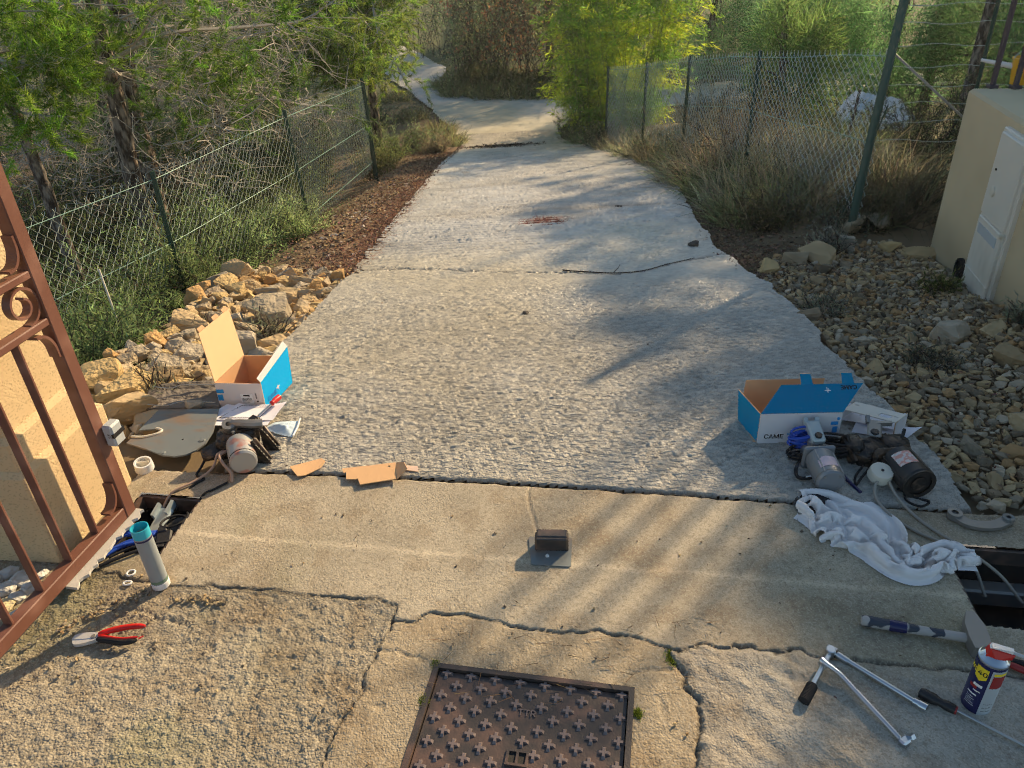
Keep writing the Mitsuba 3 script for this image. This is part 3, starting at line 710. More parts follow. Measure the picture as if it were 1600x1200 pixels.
t = thing('chain_link_fence', 'taller sagging chain-link fence with glinting wires along the grassy verge', 'fence')
RP = [(2.40, 4.95), (2.215, 6.90), (2.07, 8.75), (1.87, 10.13), (1.58, 11.5)]
RT, RH = [0.82, 0.54, 0.24, -0.04, -0.28], [1.10, 0.90, 0.95, 1.0, 1.05]
at, cum = rails_on(RP, RT, RH)
plain('wire_bright', (0.62, 0.68, 0.64), 0.28, 0.7, 0.6)
put('mesh', chain_link(at, 0.0, cum[-1], p=0.036, r=0.0020), 'wire_bright', t, kind='stuff')
for fr in (0.98, 0.5, 0.06):
    put('tension_wire', line_wire(at, cum, 0, cum[-1], fr, 0.0024, sag=0.01), 'wire_green', t, smooth=True)
plain('post_green', (0.035, 0.085, 0.072), 0.45)
put('corner_post', tube([(2.345, 4.97, -0.55), (2.37, 4.96, 0.3), (2.425, 4.93, 1.6)], 0.027, 14), 'post_green', t, smooth=40, label='thick grey-green corner post leaning outward')
put('brace', beam((2.26, 5.02, -0.38), (2.43, 4.94, 0.52), 0.03, 0.006), 'fence_green', t)
put('brace', beam((2.405, 5.00, 0.83), (2.86, 4.82, 0.44), 0.035, 0.012), 'steel_dirty', t, label='rusty steel stay running down to the wall')
for x, y, zt, h in ((2.215, 6.90, 0.57, 1.0), (2.07, 8.75, 0.27, 0.95), (1.87, 10.13, 0.0, 1.1), (1.58, 11.5, -0.25, 1.1)):
    put('post', cat_mesh([beam((x - 0.02, y, zt - h - 0.2), (x + 0.01, y, zt), 0.034, 0.006, up=(0, 1, 0)), beam((x - 0.02, y + .014, zt - h - 0.2), (x + 0.01, y + .014, zt), 0.006, 0.028, up=(0, 1, 0))]), 'fence_green', t)
put('post', tube([(2.885, 4.80, -0.5), (2.875, 4.80, 1.5)], 0.012, 8), 'fence_green', t, smooth=40)
for z in (0.30, 0.42, 0.53, 0.63, 0.74, 0.86, 0.98, 1.08):
    n = 50; s = np.linspace(0, 1, n)
    pts = np.stack([2.40 + 2.2 * s, 4.95 - 0.42 * s, z + 0.008 * np.sin(s * 31 + z * 20) - 0.03 * s * (1 - s)], -1)
    put('strand', tube(pts, 0.0017, 4), 'wire_bright', t, smooth=True)
t = put('rusty_stake', tube([(3.25, 7.31, -0.75), (3.30, 7.29, 0.13)], 0.014, 8), 'rusty_iron', smooth=40, label='thin rust-red stake standing behind the mesh fence', cat='stake')
# ---------------------------------------------------------------- stones
OCHRE = [(0.46, 0.34, 0.19), (0.42, 0.33, 0.21), (0.50, 0.36, 0.17), (0.40, 0.34, 0.25), (0.36, 0.30, 0.21), (0.48, 0.30, 0.13)]
GREYS = [(0.34, 0.25, 0.14), (0.25, 0.19, 0.12), (0.40, 0.29, 0.15), (0.19, 0.15, 0.10), (0.42, 0.35, 0.25), (0.36, 0.22, 0.10), (0.26, 0.215, 0.15), (0.44, 0.33, 0.18)]
def stone_dict(seed, tone, sub=1, n=15, smooth=False, **kw):
    m = rock(seed, n, sub, **kw)
    v = np.asarray(m.vertices)
    k = meshkit.fbm(v * 1.7 + seed, 3)
    c = np.asarray(tone) * (0.75 + 0.5 * k[:, None])
    pale = sstep(0.5, 0.72, meshkit.fbm(v * 2.3 + seed * 2.1, 3))[:, None] * 0.5
    c = np.clip(c * (1 - pale) + pale * np.asarray(tone) * np.array([1.25, 1.25, 1.3]), .01, .8)
    return mikit.ply(m, 'mat_stone', smooth=smooth, color=c)
BIG = [stone_dict(100 + k, OCHRE[k % 6], 2, 13, rough=0.15, sq=0.62) for k in range(14)]
SMALL = [stone_dict(200 + k, GREYS[k % 8], 1, 12, rough=0.16, sq=0.6) for k in range(16)]

# boulders heaped along the left edge of the drive
t_lab = 'ochre limestone boulder in the heap along the left edge of the drive'
HEAP = Polygon([(-1.17, 2.95), (-1.17, 3.4), (-1.12, 4.0), (-1.06, 4.78), (-1.35, 4.98), (-1.72, 4.9), (-1.86, 4.3), (-1.72, 3.7), (-1.88, 3.2), (-1.80, 2.85), (-1.5, 2.88), (-1.3, 3.1)])
r = np.random.default_rng(5)
pts = []
def try_put(x, y, rad, k=0.68):
    for a, b, c in pts:
        if (a - x) ** 2 + (b - y) ** 2 < (k * (c + rad)) ** 2: return False
    pts.append((x, y, rad)); return True
named = {(-1.560, 2.70): (0.125, 'large pitted ochre boulder beside the foot of the gate pillar'), (-1.455, 2.60): (0.085, None), (-1.47, 2.50): (0.095, None),
         (-1.62, 2.86): (0.105, None), (-1.36, 3.42): (0.15, 'broad tawny boulder right behind the open box'), (-1.30, 3.98): (0.16, 'broad blocky boulder in the middle of the stone heap')}
for (x, y), (rad, lab) in named.items(): try_put(x, y, rad)
for k in range(4000):
    x, y = r.uniform(-2.0, -1.0), r.uniform(2.45, 5.0)
    rad = r.choice([0.105, 0.085, 0.068, 0.050, 0.038], p=[.07, .18, .28, .27, .20])
    if HEAP.contains(Point(x, y)) and x + rad * 0.85 < XL(y) and len(pts) < 210: try_put(x, y, rad)
for k, (x, y, rad) in enumerate(pts):
    lab = named.get((x, y), (0, None))[1]
    low = 0.18 * sstep(0.25, 0.9, XL(y) - x) * sstep(2.2, 3.2, y)
    z = float(land_z(x, y)) + low + rad * 0.38 - 0.01
    key = put('boulder', BIG[k % len(BIG)], None, to_world=place(x, y, z, rad * r.uniform(.95, 1.25), rad * r.uniform(.85, 1.1), rad * r.uniform(.62, .85), r.uniform(0, 6.28), r.uniform(-.3, .3), r.uniform(-.3, .3)))
    say(key, lab or t_lab, 'boulder', None if lab else 'boulders heaped beside the drive')

# the bed of rubble between the drive and the meter wall
BED = Polygon([(1.50, 4.30), (1.50, 3.5), (1.43, 2.86), (1.42, 2.4), (1.44, 2.0), (1.46, 1.83), (1.85, 1.78), (2.15, 2.0), (2.35, 3.0), (2.60, 4.40), (2.55, 4.75), (2.2, 4.8), (1.85, 4.65), (1.62, 4.55)])
rx = np.random.default_rng(8)
spots = []
def scatter(poly, sizes, tries, k):
    x0, y0, x1, y1 = poly.bounds
    cell = 0.06; grid = {}
    out = []
    for rad in sizes:
        for _ in range(tries):
            x, y = rx.uniform(x0, x1), rx.uniform(y0, y1)
            if not contains_xy(poly, x, y): continue
            gx, gy = int(x / cell), int(y / cell)
            R = 3
            if any((a - x) ** 2 + (b - y) ** 2 < (k * (c + rad)) ** 2 for i in range(-R, R + 1) for j in range(-R, R + 1) for a, b, c in grid.get((gx + i, gy + j), ())): continue
            grid.setdefault((gx, gy), []).append((x, y, rad)); out.append((x, y, rad))
            break
    return out
sizes = np.sort(np.concatenate([np.array([.085, .07, .065, .06, .055, .05]), rx.uniform(.026, .042, 60), rx.uniform(.014, .026, 1500), rx.uniform(.008, .015, 5200)]))[::-1]
spots = scatter(BED, sizes, 8, 0.74)
view = sorted(spots, key=lambda s: -s[2] / math.hypot(s[0], s[1]))
vx = [view[:285], view[285:]]
def bed_z(x, y): return float(land_z(x, y)) + 0.012
for k, (x, y, rad) in enumerate(vx[0]):
    key = put('rubble_stone', SMALL[k % len(SMALL)], None, to_world=place(x, y, bed_z(x, y) + rad * 0.30, rad * rx.uniform(1.0, 1.5), rad * rx.uniform(.75, 1.0), rad * rx.uniform(.45, .75), rx.uniform(0, 6.28), rx.uniform(-.3, .3), rx.uniform(-.3, .3)))
    say(key, 'grey-brown limestone rubble stone in the bed beside the meter wall', 'stone', 'rubble stones in the bed by the meter wall')
def many_stones(where, tones, zf, lift=0.3, flat=(.45, .75)):
    proto = [rock(300 + k, 11, 0) for k in range(10)]
    acc = []
    for x, y, rad in where:
        m = proto[rx.integers(10)]
        M = trimesh.transformations.euler_matrix(rx.uniform(-.4, .4), rx.uniform(-.4, .4), rx.uniform(0, 6.28))[:3, :3] @ np.diag([rad * rx.uniform(.95, 1.5), rad * rx.uniform(.7, 1.0), rad * rx.uniform(*flat)])
        v = np.asarray(m.vertices) @ M.T + [x, y, zf(x, y) + rad * lift]
        c = np.asarray(tones[rx.integers(len(tones))]) * rx.uniform(.75, 1.25)
        acc.append((v, np.asarray(m.faces), np.tile(c, (len(v), 1))))
    return merge(acc)
m, c = many_stones(vx[1], GREYS, bed_z)
put('gravel', m, 'tint', color=c, label='small grey-brown limestone chippings filling the bed beside the meter wall', cat='gravel', kind='stuff')

# chippings between the boulders and on the left verge, crumbs on the concrete
heap_fill = scatter(Polygon([(-1.16, 2.7), (-1.14, 3.4), (-1.05, 4.85), (-1.4, 5.05), (-1.9, 4.9), (-2.0, 3.2), (-1.7, 2.5), (-1.4, 2.45), (-1.3, 2.65)]), np.sort(rx.uniform(.012, .04, 700))[::-1], 4, 0.7)
m, c = many_stones(heap_fill, OCHRE + GREYS[:3], lambda x, y: float(land_z(x, y)) + 0.10 * float(sstep(0.25, 0.9, XL(y) - x)) + 0.01)
put('gravel', m, 'tint', color=c, label='ochre stone chippings lying between the boulders on the left', cat='gravel', kind='stuff')
verge = [(XL(y) - abs(rx.normal(0.25, .25)) - .02, y, rx.uniform(.008, .022)) for y in rx.uniform(4.9, 9.5, 900)]
m, c = many_stones(verge, GREYS + [(0.5, .45, .4)], lambda x, y: float(land_z(x, y)) + .003)
put('gravel', m, 'tint', color=c, label='pale pebbles strewn over the leafy left verge of the drive', cat='gravel', kind='stuff')
crumbs = []
for n, (x0, x1, y0, y1), (a, b) in ((70, (-1.45, -1.0), (1.25), (1.75)) and (70, (-1.45, -1.0, 1.35, 1.72), (.0025, .007)), (60, (-1.0, 1.0, 1.0, 2.0), (.002, .005)), (60, (-.9, 1.3, 2.2, 4.2), (.003, .008))):
    crumbs += [(rx.uniform(x0, x1), rx.uniform(y0, y1), rx.uniform(a, b)) for _ in range(n)]
crumbs += [(-1.30 + .20 * u + rx.normal(0, .012), 1.53 + .12 * u + rx.normal(0, .012), rx.uniform(.0025, .006)) for u in rx.uniform(0, 1, 90)]
crumbs += [(-.99 + .14 * u + rx.normal(0, .01), 1.62 - .03 * u + rx.normal(0, .008), rx.uniform(.003, .007)) for u in rx.uniform(0, 1, 50)]
crumbs = [q for q in crumbs if not (PIT_L.buffer(.01).contains(Point(q[0], q[1])) or PIT_R.buffer(.01).contains(Point(q[0], q[1])) or Polygon(MAN).contains(Point(q[0], q[1])))]
m, c = many_stones(crumbs, GREYS + [(0.12, .10, .08)] * 4, lambda x, y: float(road_z(y)) + .001, .5, (.6, .9))
put('gravel', m, 'tint', color=c, label='loose crumbs of grit scattered on the concrete', cat='gravel', kind='stuff')
# white pebbles by the gate
for k, (x, y, rad) in enumerate([(-1.57, 1.76, .030), (-1.52, 1.73, .034), (-1.47, 1.70, .030), (-1.54, 1.69, .032), (-1.58, 1.68, .034), (-1.49, 1.66, .027), (-1.46, 1.745, .030), (-1.51, 1.625, .034), (-1.56, 1.61, .030), (-1.46, 1.60, .024), (-1.60, 1.73, .028)]):
    key = put('pebble', stone_dict(400 + k, (0.55, 0.54, 0.50) if k != 7 else (0.62, .52, .30), 2, 18, smooth=True, rough=0.03, sq=1.0), None, to_world=place(x, y, -0.015 + rad * .5, rad * 1.15, rad * .95, rad * .7, k * 1.3))
    say(key, 'white rounded pebble behind the bars at the foot of the iron gate' if k != 7 else 'cream sunlit pebble at the end of the white ones behind the gate', 'pebble', 'white pebbles at the foot of the gate' if k != 7 else None)
# single stones lying on the drive
for k, (x, y, rad, lab) in enumerate([(1.305, 5.03, .035, 'dark fist-sized stone on the right edge of the upper drive'), (0.09, 3.70, .018, 'small dark stone alone in the middle of the drive'), (1.02, 6.6, .03, 'flat dark stone far up on the drive')]):
    key = put('stone', stone_dict(500 + k, (0.10, 0.085, 0.07), 1), None, to_world=place(x, y, float(road_z(y)) + rad * .5, rad * 1.2, rad, rad * .7, k))
    say(key, lab, 'stone')

# bigger stones lined up along the far rim of the rubble bed
for k, (x, y, rad, w) in enumerate([(1.60, 4.36, .085, 'flat sandy stone where the rubble bed meets the drive edge'), (1.80, 4.46, .085, 'rounded tan stone second from the drive along the rim of the rubble bed'), (1.98, 4.52, .10, 'long tilted tan stone on the far rim of the rubble bed'), (2.22, 4.72, .085, 'upright tan stone at the foot of the corner post'),
                                   (2.46, 4.62, .065, 'small tan stone on the rim close to the meter wall'), (2.36, 4.98, .10, 'ochre stone leaning on the corner post'), (2.58, 5.02, .09, 'long pale flat stone between the corner post and the wall'), (1.98, 3.02, .085, 'pale grey domed stone in the middle of the rubble bed'), (1.86, 2.22, .075, 'large smooth tan stone near the front of the rubble bed')]):
    z = float(land_z(x, y)) + .012 + rad * .35
    say(put('stone', BIG[(k * 5 + 2) % 14], None, to_world=place(x, y, z, rad * (1.7 if k in (2, 6) else 1.15), rad, rad * (.4 if k in (0, 6) else .7), k * .7 + .4, .1)), w, 'stone')
# ---------------------------------------------------------------- vegetation
def gather(ms):
    v, f, n = [], [], 0
    for a, b in ms:
        v.append(a); f.append(np.asarray(b) + n); n += len(a)
    return np.vstack(v), np.vstack(f)

def wander(p, d, L, n, wig=0.25, sag=0.0):
    """a crooked twig: n+1 points"""
    P = [np.array(p, float)]; d = unit(d)
    for k in range(n):
        d = unit(d + rng.normal(0, wig, 3) + [0, 0, sag])
        P.append(P[-1] + d * L / n)
    return np.array(P)

class Bits:
    """twigs and needles of one tree"""
    def __init__(s): s.a, s.b, s.ra, s.rb, s.n = [], [], [], [], []
    def twig(s, P, r0, r1):
        r = np.linspace(r0, r1, len(P))
        s.a.append(P[:-1]); s.b.append(P[1:]); s.ra.append(r[:-1]); s.rb.append(r[1:])
    def wood(s, n=3): return segs(np.vstack(s.a), np.vstack(s.b), np.concatenate(s.ra), np.concatenate(s.rb), n)

def tufts(points, dirs, per, L, W, tone, spread=0.75, back=0.10, amount=.25):
    """needles bristling forward round the ends of twigs"""
    N = len(points)
    d = np.repeat(unit(dirs), per, 0)
    B = np.repeat(points, per, 0) - d * rng.uniform(0, back, (N * per, 1))
    D = d + rng.normal(0, spread, (N * per, 3)) * 0.75
    C = np.repeat(shades(tone, N, amount, .08), per, 0) * rng.uniform(.8, 1.2, (N * per, 1))
    return blades(B, D, rng.uniform(.7, 1.1, N * per) * L, W, C)

def pine_limb(bits, ends, P, r0, kids, L, wig=.28, bare=0.25, droop=-0.03, twig_n=4):
    """side twigs along a limb; a share of them stays bare and grey"""
    P = np.asarray(P, float)
    bits.twig(P, r0, r0 * .3)
    cum = np.linspace(0, 1, len(P))
    for k in range(kids):
        u = rng.uniform(.12, 1.0)
        p = np.array([np.interp(u, cum, P[:, i]) for i in range(3)])
        ax = unit(P[min(int(u * (len(P) - 1)) + 1, len(P) - 1)] - P[int(u * (len(P) - 1)) - (1 if u == 1 else 0)])
        d = unit(ax * .6 + rng.normal(0, .7, 3) * [1, 1, .6])
        Q = wander(p, d, L * rng.uniform(.5, 1.2), 6, wig, droop)
        bits.twig(Q, r0 * .28, r0 * .08)
        dead = rng.random() < bare
        for j in range(twig_n):
            q = Q[rng.integers(2, len(Q))]
            R = wander(q, unit(Q[-1] - Q[0]) + rng.normal(0, .7, 3), L * rng.uniform(.2, .5), 4, wig, droop)
            bits.twig(R, r0 * .10, r0 * .05)
            if not dead: ends.append((R[-1], R[-1] - R[-2])); ends.append((R[2], R[-1] - R[1]))
        if not dead: ends.append((Q[-1], Q[-1] - Q[-2]))

plain('twig_grey', (0.42, 0.38, 0.33), 0.9, 0.1)
plain('twig_dark', (0.075, 0.058, 0.048), 0.9, 0.1)
PINE = (0.17, 0.29, 0.05)

# --- the three near pines beyond the left fence
def pine(name, label, trunk, radii, limbs, tone, bare, needle=0.075, width=0.0052, per=34, L=0.55, kids=9, twig_mat='twig_grey', group=None, amount=.25):
    t = thing(name, label, 'pine tree', group)
    P = spline(trunk, 8)
    m = tube(P + rng.normal(0, .0015, P.shape), np.interp(np.linspace(0, 1, len(P)), np.linspace(0, 1, len(radii)), radii) * (1 + rng.normal(0, .012, len(P))), 12)
    put('trunk', m, 'bark', t, smooth=True)
    bits, ends = Bits(), []
    for P, r0, n in limbs:
        pine_limb(bits, ends, P, r0, n, L, bare=bare)
    put('branches', bits.wood(), twig_mat, t, kind='stuff')
    if ends:
        e = np.array([a for a, b in ends]); d = np.array([b for a, b in ends])
        mesh = tufts(e, d + [0, 0, .02], per, needle, width, tone, amount=amount)
        put('crown', mesh[:2], 'leaf', t, color=mesh[2], kind='stuff')
    return t

def limbs_from(trunk, zs, reach, n, aim=None, rise=0.0, r0=.02, kids=8):
    trunk = np.asarray(trunk, float); out = []
    for k in range(n):
        z = rng.uniform(*zs)
        p = np.array([np.interp(z, trunk[:, 2], trunk[:, i]) for i in range(3)])
        a = rng.uniform(0, 2 * PI) if aim is None else aim + rng.normal(0, .7)
        d = np.array([math.cos(a), math.sin(a), rise + rng.normal(0, .15)])
        out.append((wander(p, d, reach * rng.uniform(.6, 1.1), 10, .12, -.01), r0 * rng.uniform(.6, 1.1), kids))
    return out

T1 = [(-3.11, 6.61, -1.35), (-3.11, 6.61, -0.56), (-3.11, 6.60, -0.08), (-3.07, 6.62, 0.39), (-3.06, 6.63, 0.73), (-3.03, 6.65, 1.2), (-2.98, 6.7, 2.6), (-3.05, 6.7, 4.2)]
B1 = spline([(-2.99, 6.55, 0.81), (-2.57, 6.73, 0.96), (-2.13, 6.88, 0.96), (-1.82, 6.97, 0.96), (-1.54, 7.03, 0.98), (-1.24, 7.09, 1.12)], 5)
limbs = [(B1, .022, 16)] + limbs_from(T1, (0.55, 1.4), 1.5, 9, aim=-0.1, r0=.014, kids=11) + limbs_from(T1, (0.9, 2.2), 1.3, 6, aim=-2.3, rise=-.05, r0=.018, kids=10) + limbs_from(T1, (2.0, 4.0), 1.6, 10, rise=.1, r0=.02, kids=8)
pine('pine_tree', 'near pine with a pale sunlit edge down its slim trunk and grey dead twigs', T1, [.085, .075, .07, .06, .05, .03], limbs, PINE, .42)
T2 = [(-3.42, 7.45, -1.5), (-3.39, 7.47, -0.75), (-3.36, 7.48, -0.25), (-3.36, 7.48, 0.16), (-3.33, 7.49, 0.55), (-3.24, 7.53, 1.07), (-3.1, 7.6, 2.6), (-3.2, 7.5, 4.5)]
B2 = spline([(-3.3, 7.5, .45), (-2.62, 7.77, 0.38), (-2.3, 7.87, 0.28), (-1.92, 7.97, 0.14), (-1.62, 8.03, 0.10)], 5)
limbs = [(B2, .026, 22)] + limbs_from(T2, (0.3, 1.6), 1.5, 10, aim=.2, r0=.016, kids=12) + limbs_from(T2, (1.2, 4.2), 1.7, 14, rise=.1, r0=.02, kids=8)
pine('pine_tree', 'dark thick-trunked pine standing just behind the slim one', T2, [.12, .105, .10, .09, .07, .03], limbs, (0.13, 0.21, 0.06), .5, twig_mat='twig_grey')
T3 = [(-3.29, 5.61, -1.3), (-3.29, 5.61, -0.09), (-3.29, 5.60, 0.22), (-3.30, 5.60, 0.58), (-3.31, 5.59, 0.87), (-3.30, 5.60, 1.11), (-3.2, 5.5, 2.4)]
limbs = limbs_from(T3, (0.45, 1.2), 0.75, 9, aim=-.2, rise=.1, r0=.012, kids=9) + limbs_from(T3, (0.8, 2.2), 0.9, 10, rise=-.1, r0=.014, kids=8)
pine('pine_tree', 'young pine with a thin grey trunk and bright needle tufts behind the gate pillar', T3, [.05, .045, .04, .035, .03, .02], limbs, (0.20, 0.34, 0.045), .25, L=.42)
# --- the pine whose low bright boughs hang over the far end of the fence
T4 = [(-1.87, 12.36, -1.95), (-1.87, 12.36, -0.63), (-1.80, 12.36, -0.2), (-1.66, 12.39, 0.2), (-1.6, 12.3, 1.6), (-1.7, 12.2, 3.2)]
limbs = []
for k in range(70):
    a = rng.uniform(-2.9, 0.5)
    p = np.array([-1.72, 12.35, rng.uniform(-.25, 1.0)])
    q = np.array([rng.uniform(-3.4, -1.05), rng.uniform(9.8, 12.6), rng.uniform(-.25, .75)])
    if q[2] < .0 and q[0] < -2.6: q[2] += .3
    if q[0] > -1.62 and q[1] > 10.6: q[2] += .45; q[0] -= .35
    mid = (p + q) / 2 + [0, 0, rng.uniform(.05, .3)]
    limbs.append((spline([p, mid, q], 4), .018, 9))
limbs += limbs_from(T4, (1.0, 3.0), 1.6, 12, r0=.02, kids=8)
pine('pine_tree', 'bushy bright green pine whose low boughs hang over the far fence post', T4, [.07, .06, .055, .05, .03], limbs, (0.25, 0.36, 0.07), .22, per=30, width=.0075, needle=.085, L=.6, amount=.3)

# --- clouds of foliage for bushes and distant trees
def cloud(n, c, rad, size, aspect, tone, lump=2.2, gate=.46, shell=.35, up=.2, amount=.3, seed=None, kind='leaf', hang=0.0, dark=None):
    c, rad = np.asarray(c, float), np.asarray(rad, float)
    seed = rng.integers(1000) if seed is None else seed
    out = []
    while sum(map(len, out)) < n:
        u = unit(rng.normal(size=(n * 2, 3))) * rng.uniform(shell, 1.0, (n * 2, 1)) ** .5
        p = c + u * rad
        g = meshkit.fbm(p * lump + seed, 3)
        out.append(np.c_[p, u, g][g > gate])
    A = np.vstack(out)[:n]
    p, u, g = A[:, :3], A[:, 3:6], A[:, 6:]
    D = u * .7 + rng.normal(0, .7, p.shape) + [0, 0, up - hang]
    C = shades(tone, n, amount, .08)
    if dark is not None:
        w = sstep(.3, .7, meshkit.noise(p * lump * .6 + seed + 40))[:, None]
        C = C * (1 - w) + w * shades(dark, n, amount, .08)
    s = rng.uniform(.7, 1.3, n) * size
    return (blades if kind == 'blade' else leaves)(p, D, s, s * aspect, C)

def tree(name, label, cat, base, trunk, r, clouds, leafmat='leaf', group=None, sticks=0, stick_L=.6, stick_mat='twig_dark'):
    t = thing(name, label, cat, group)
    P = spline([base] + [tuple(q) for q in trunk], 5)
    put('trunk', tube(P, np.linspace(r, r * .45, len(P)), 8), 'bark', t, smooth=True)
    if sticks:
        b = Bits()
        for k in range(sticks):
            i = rng.integers(len(P) // 3, len(P))
            b.twig(wander(P[i], rng.normal(0, 1, 3) * [1, 1, .5] + [0, 0, .25], stick_L * rng.uniform(.5, 1.3), 7, .2), r * .3, r * .06)
        put('branches', b.wood(3), stick_mat, t, kind='stuff')
    m, c = merge(clouds)
    put('crown', m, leafmat, t, color=c, kind='stuff')
    return t

def bush(name, label, cat, x, y, rx_, rz_, n, size, aspect, tone, mat='leaf', stems=40, wild=.2, group=None, kind='blade', ry_=None, dark=None, gate=.42, **kw):
    """upright leafy shrub: stems from the base carrying small leaves"""
    t = thing(name, label, cat, group)
    z0 = float(land_z(x, y)) - .02
    ry_ = ry_ or rx_
    b = Bits(); pts, dirs = [], []
    for k in range(stems):
        a, q = rng.uniform(0, 2 * PI), rng.uniform(0, 1) ** .5
        p = np.array([x + rx_ * .45 * q * math.cos(a), y + ry_ * .45 * q * math.sin(a), z0])
        d = np.array([math.cos(a) * q * rx_ * 1.0, math.sin(a) * q * ry_ * 1.0, rz_ * rng.uniform(.8, 1.5)])
        W = wander(p, d, rz_ * rng.uniform(.5, 1.12), 6, wild)
        b.twig(W, .006, .002)
        u = rng.uniform(.15, 1, (n // stems, 1)) * (len(W) - 1)
        i = np.minimum(u.astype(int), len(W) - 2)[:, 0]
        pts.append(W[i] + (W[i + 1] - W[i]) * (u - i[:, None]) + rng.normal(0, .02, (len(i), 3)))
        dirs.append(np.tile(unit(W[-1] - W[0]), (len(i), 1)))
    p, d = np.vstack(pts), np.vstack(dirs)
    D = d * .6 + rng.normal(0, .7, p.shape)
    C = shades(tone, len(p), .28, .08)
    if dark is not None:
        w = sstep(.35, .65, meshkit.noise(p * 5))[:, None]
        C = C * (1 - w) + w * shades(dark, len(p), .3, .08)
    s = rng.uniform(.7, 1.3, len(p)) * size
    g = (blades if kind == 'blade' else leaves)(p, D, s, s * aspect, C)
    put('stems', b.wood(3), 'twig_dark', t, kind='stuff')
    put('foliage', g[:2], mat, t, color=g[2], kind='stuff')
    return t

# rosemary-like shrubs all along the foot of the left fence
spots = [(-2.05, 3.05, .30, .62, (.085, .125, .062)), (-2.32, 3.45, .36, .78, (.080, .125, .050)), (-2.05, 3.62, .30, .60, (.095, .14, .060)), (-2.45, 3.95, .38, .85, (.075, .115, .045)), (-2.12, 4.25, .34, .72, (.10, .15, .05)),
         (-2.38, 4.65, .38, .85, (.085, .125, .05)), (-2.02, 4.95, .36, .78, (.10, .14, .055)), (-2.35, 5.35, .36, .80, (.085, .12, .045)), (-1.85, 5.55, .33, .70, (.095, .14, .055)), (-2.10, 6.1, .36, .75, (.08, .12, .05)), (-1.75, 6.35, .28, .55, (.105, .14, .06)),
         (-2.2, 6.9, .40, .7, (.085, .115, .05)), (-1.95, 7.7, .35, .62, (.085, .12, .055)), (-2.0, 8.6, .38, .62, (.09, .12, .055))]
words = ['grey-green shrub nearest the pillar behind the boulders', 'dense dark shrub second from the gate pillar at the wire fence', 'low light shrub hugging the back of the boulder heap', 'tall dark shrub growing through the mesh behind the bamboo cane', 'bright shrub behind the bamboo cane at the top of the boulder heap',
         'broad shrub under the first green fence post', 'yellowish shrub just right of the first fence post', 'dark shrub behind the wires between the first two posts', 'bushy shrub in front of the fence between the first two posts', 'green shrub behind the mesh near the second post', 'small shrub at the foot of the second fence post',
         'wide shrub behind the mesh past the second post', 'shrub in the shade behind the fence midway between second and third post', 'last shrub behind the mesh before the far post']
for (x, y, rr, h, tone), w in zip(spots, words):
    if x > np.interp(y, [3.1, 5.02, 6.77, 9.87], [-2.98, -2.24, -1.77, -1.6]) - .05: h = h * .66
    tone = (np.array(tone) * 3.1 + [.04, .03, .03]) * rng.uniform(.8, 1.3)
    bush('shrub', w, 'shrub', x - rng.uniform(.05, .38), y + rng.normal(0, .08), rr * rng.uniform(.9, 1.4), h * rng.uniform(.75, 1.25), 8500, rng.uniform(.022, .042), rng.uniform(.10, .24), tone, stems=int(rng.uniform(60, 110)), dark=tone * .55, wild=rng.uniform(.22, .42))
bush('herb', 'tiny bright green herb growing in the top of the boulder heap', 'plant', -1.86, 3.62, .10, .16, 420, .03, .5, (.16, .30, .05), stems=20, kind='leaf')
for x, y, w in ((-1.50, 2.86, 'dry silvery herb tuft beside the boulder near the pillar'), (-1.235, 3.62, 'grass tuft among the boulders behind the open box'), (-1.66, 3.75, 'small dry tuft in the middle of the boulder heap')):
    bush('herb', w, 'plant', x, y, .09, .20, 500, .035, .12, (.26, .27, .19), stems=30)
put('bamboo_cane', tube([(-2.02, 3.66, -.55), (-2.14, 3.86, .05), (-2.155, 3.885, .14)], .006, 7), 'cream_plastic', smooth=True, label='thin pale cane leaning in the shrubs behind the boulders', cat='cane')

# bushes on the left bank beyond the fence
for x, y, rr, h, tone, w in ((-1.45, 12.7, .50, .55, (.13, .17, .085), 'rounded grey-green bush at the bend of the drive beyond the fence'), (-1.75, 11.9, .42, .50, (.12, .15, .06), 'olive bush in front of the pine at the bend'), (-2.3, 13.4, .60, .80, (.085, .115, .06), 'dark bush behind the rounded one on the left bank'),
                          (-1.75, 11.0, .35, .45, (.13, .14, .06), 'yellowish low bush just past the last fence post'), (-2.3, 14.9, .5, .6, (.08, .115, .06), 'bush on the left bank where the lane bends away'), (-0.98, 12.3, .25, .34, (.17, .15, .10), 'brown dry bush on the edge of the drive at the bend'), (-3.0, 16.8, .5, .5, (.07, .11, .05), 'far bush on the left of the lane')):
    tone = np.array(tone) * 1.8; bush('shrub', w, 'shrub', x, y, rr, h, 4200, .045, .22, tone, stems=60, wild=.28, dark=tone * .65)

# --- dry grass and weeds of the right verge
def grass(name, label, x, y, rr, n, L, W, tone, bend=.5, mat='leaf', lean=(0, 0), group=None):
    a, q = rng.uniform(0, 2 * PI, n), rng.uniform(0, 1, n) ** .6
    p = np.stack([x + rr * q * np.cos(a), y + rr * q * np.sin(a) * 1.1, np.zeros(n)], -1)
    p[:, 2] = land_z(p[:, 0], p[:, 1]) - .01
    D = np.stack([np.cos(a) * q * .75 + lean[0], np.sin(a) * q * .75 + lean[1], np.ones(n)], -1) + rng.normal(0, .42, (n, 3))
    g = blades(p, D, rng.uniform(.3, 1.05, n) * L, W, shades(tone, n, .45, .10), bend=rng.uniform(.2, 1.3, n) * bend)
    k = put(name, g[:2], mat, color=g[2], label=label, cat='grass', group=group)
    return k
STRAW, OLIVE, BROWN = (.34, .345, .235), (.22, .26, .125), (.23, .225, .155)
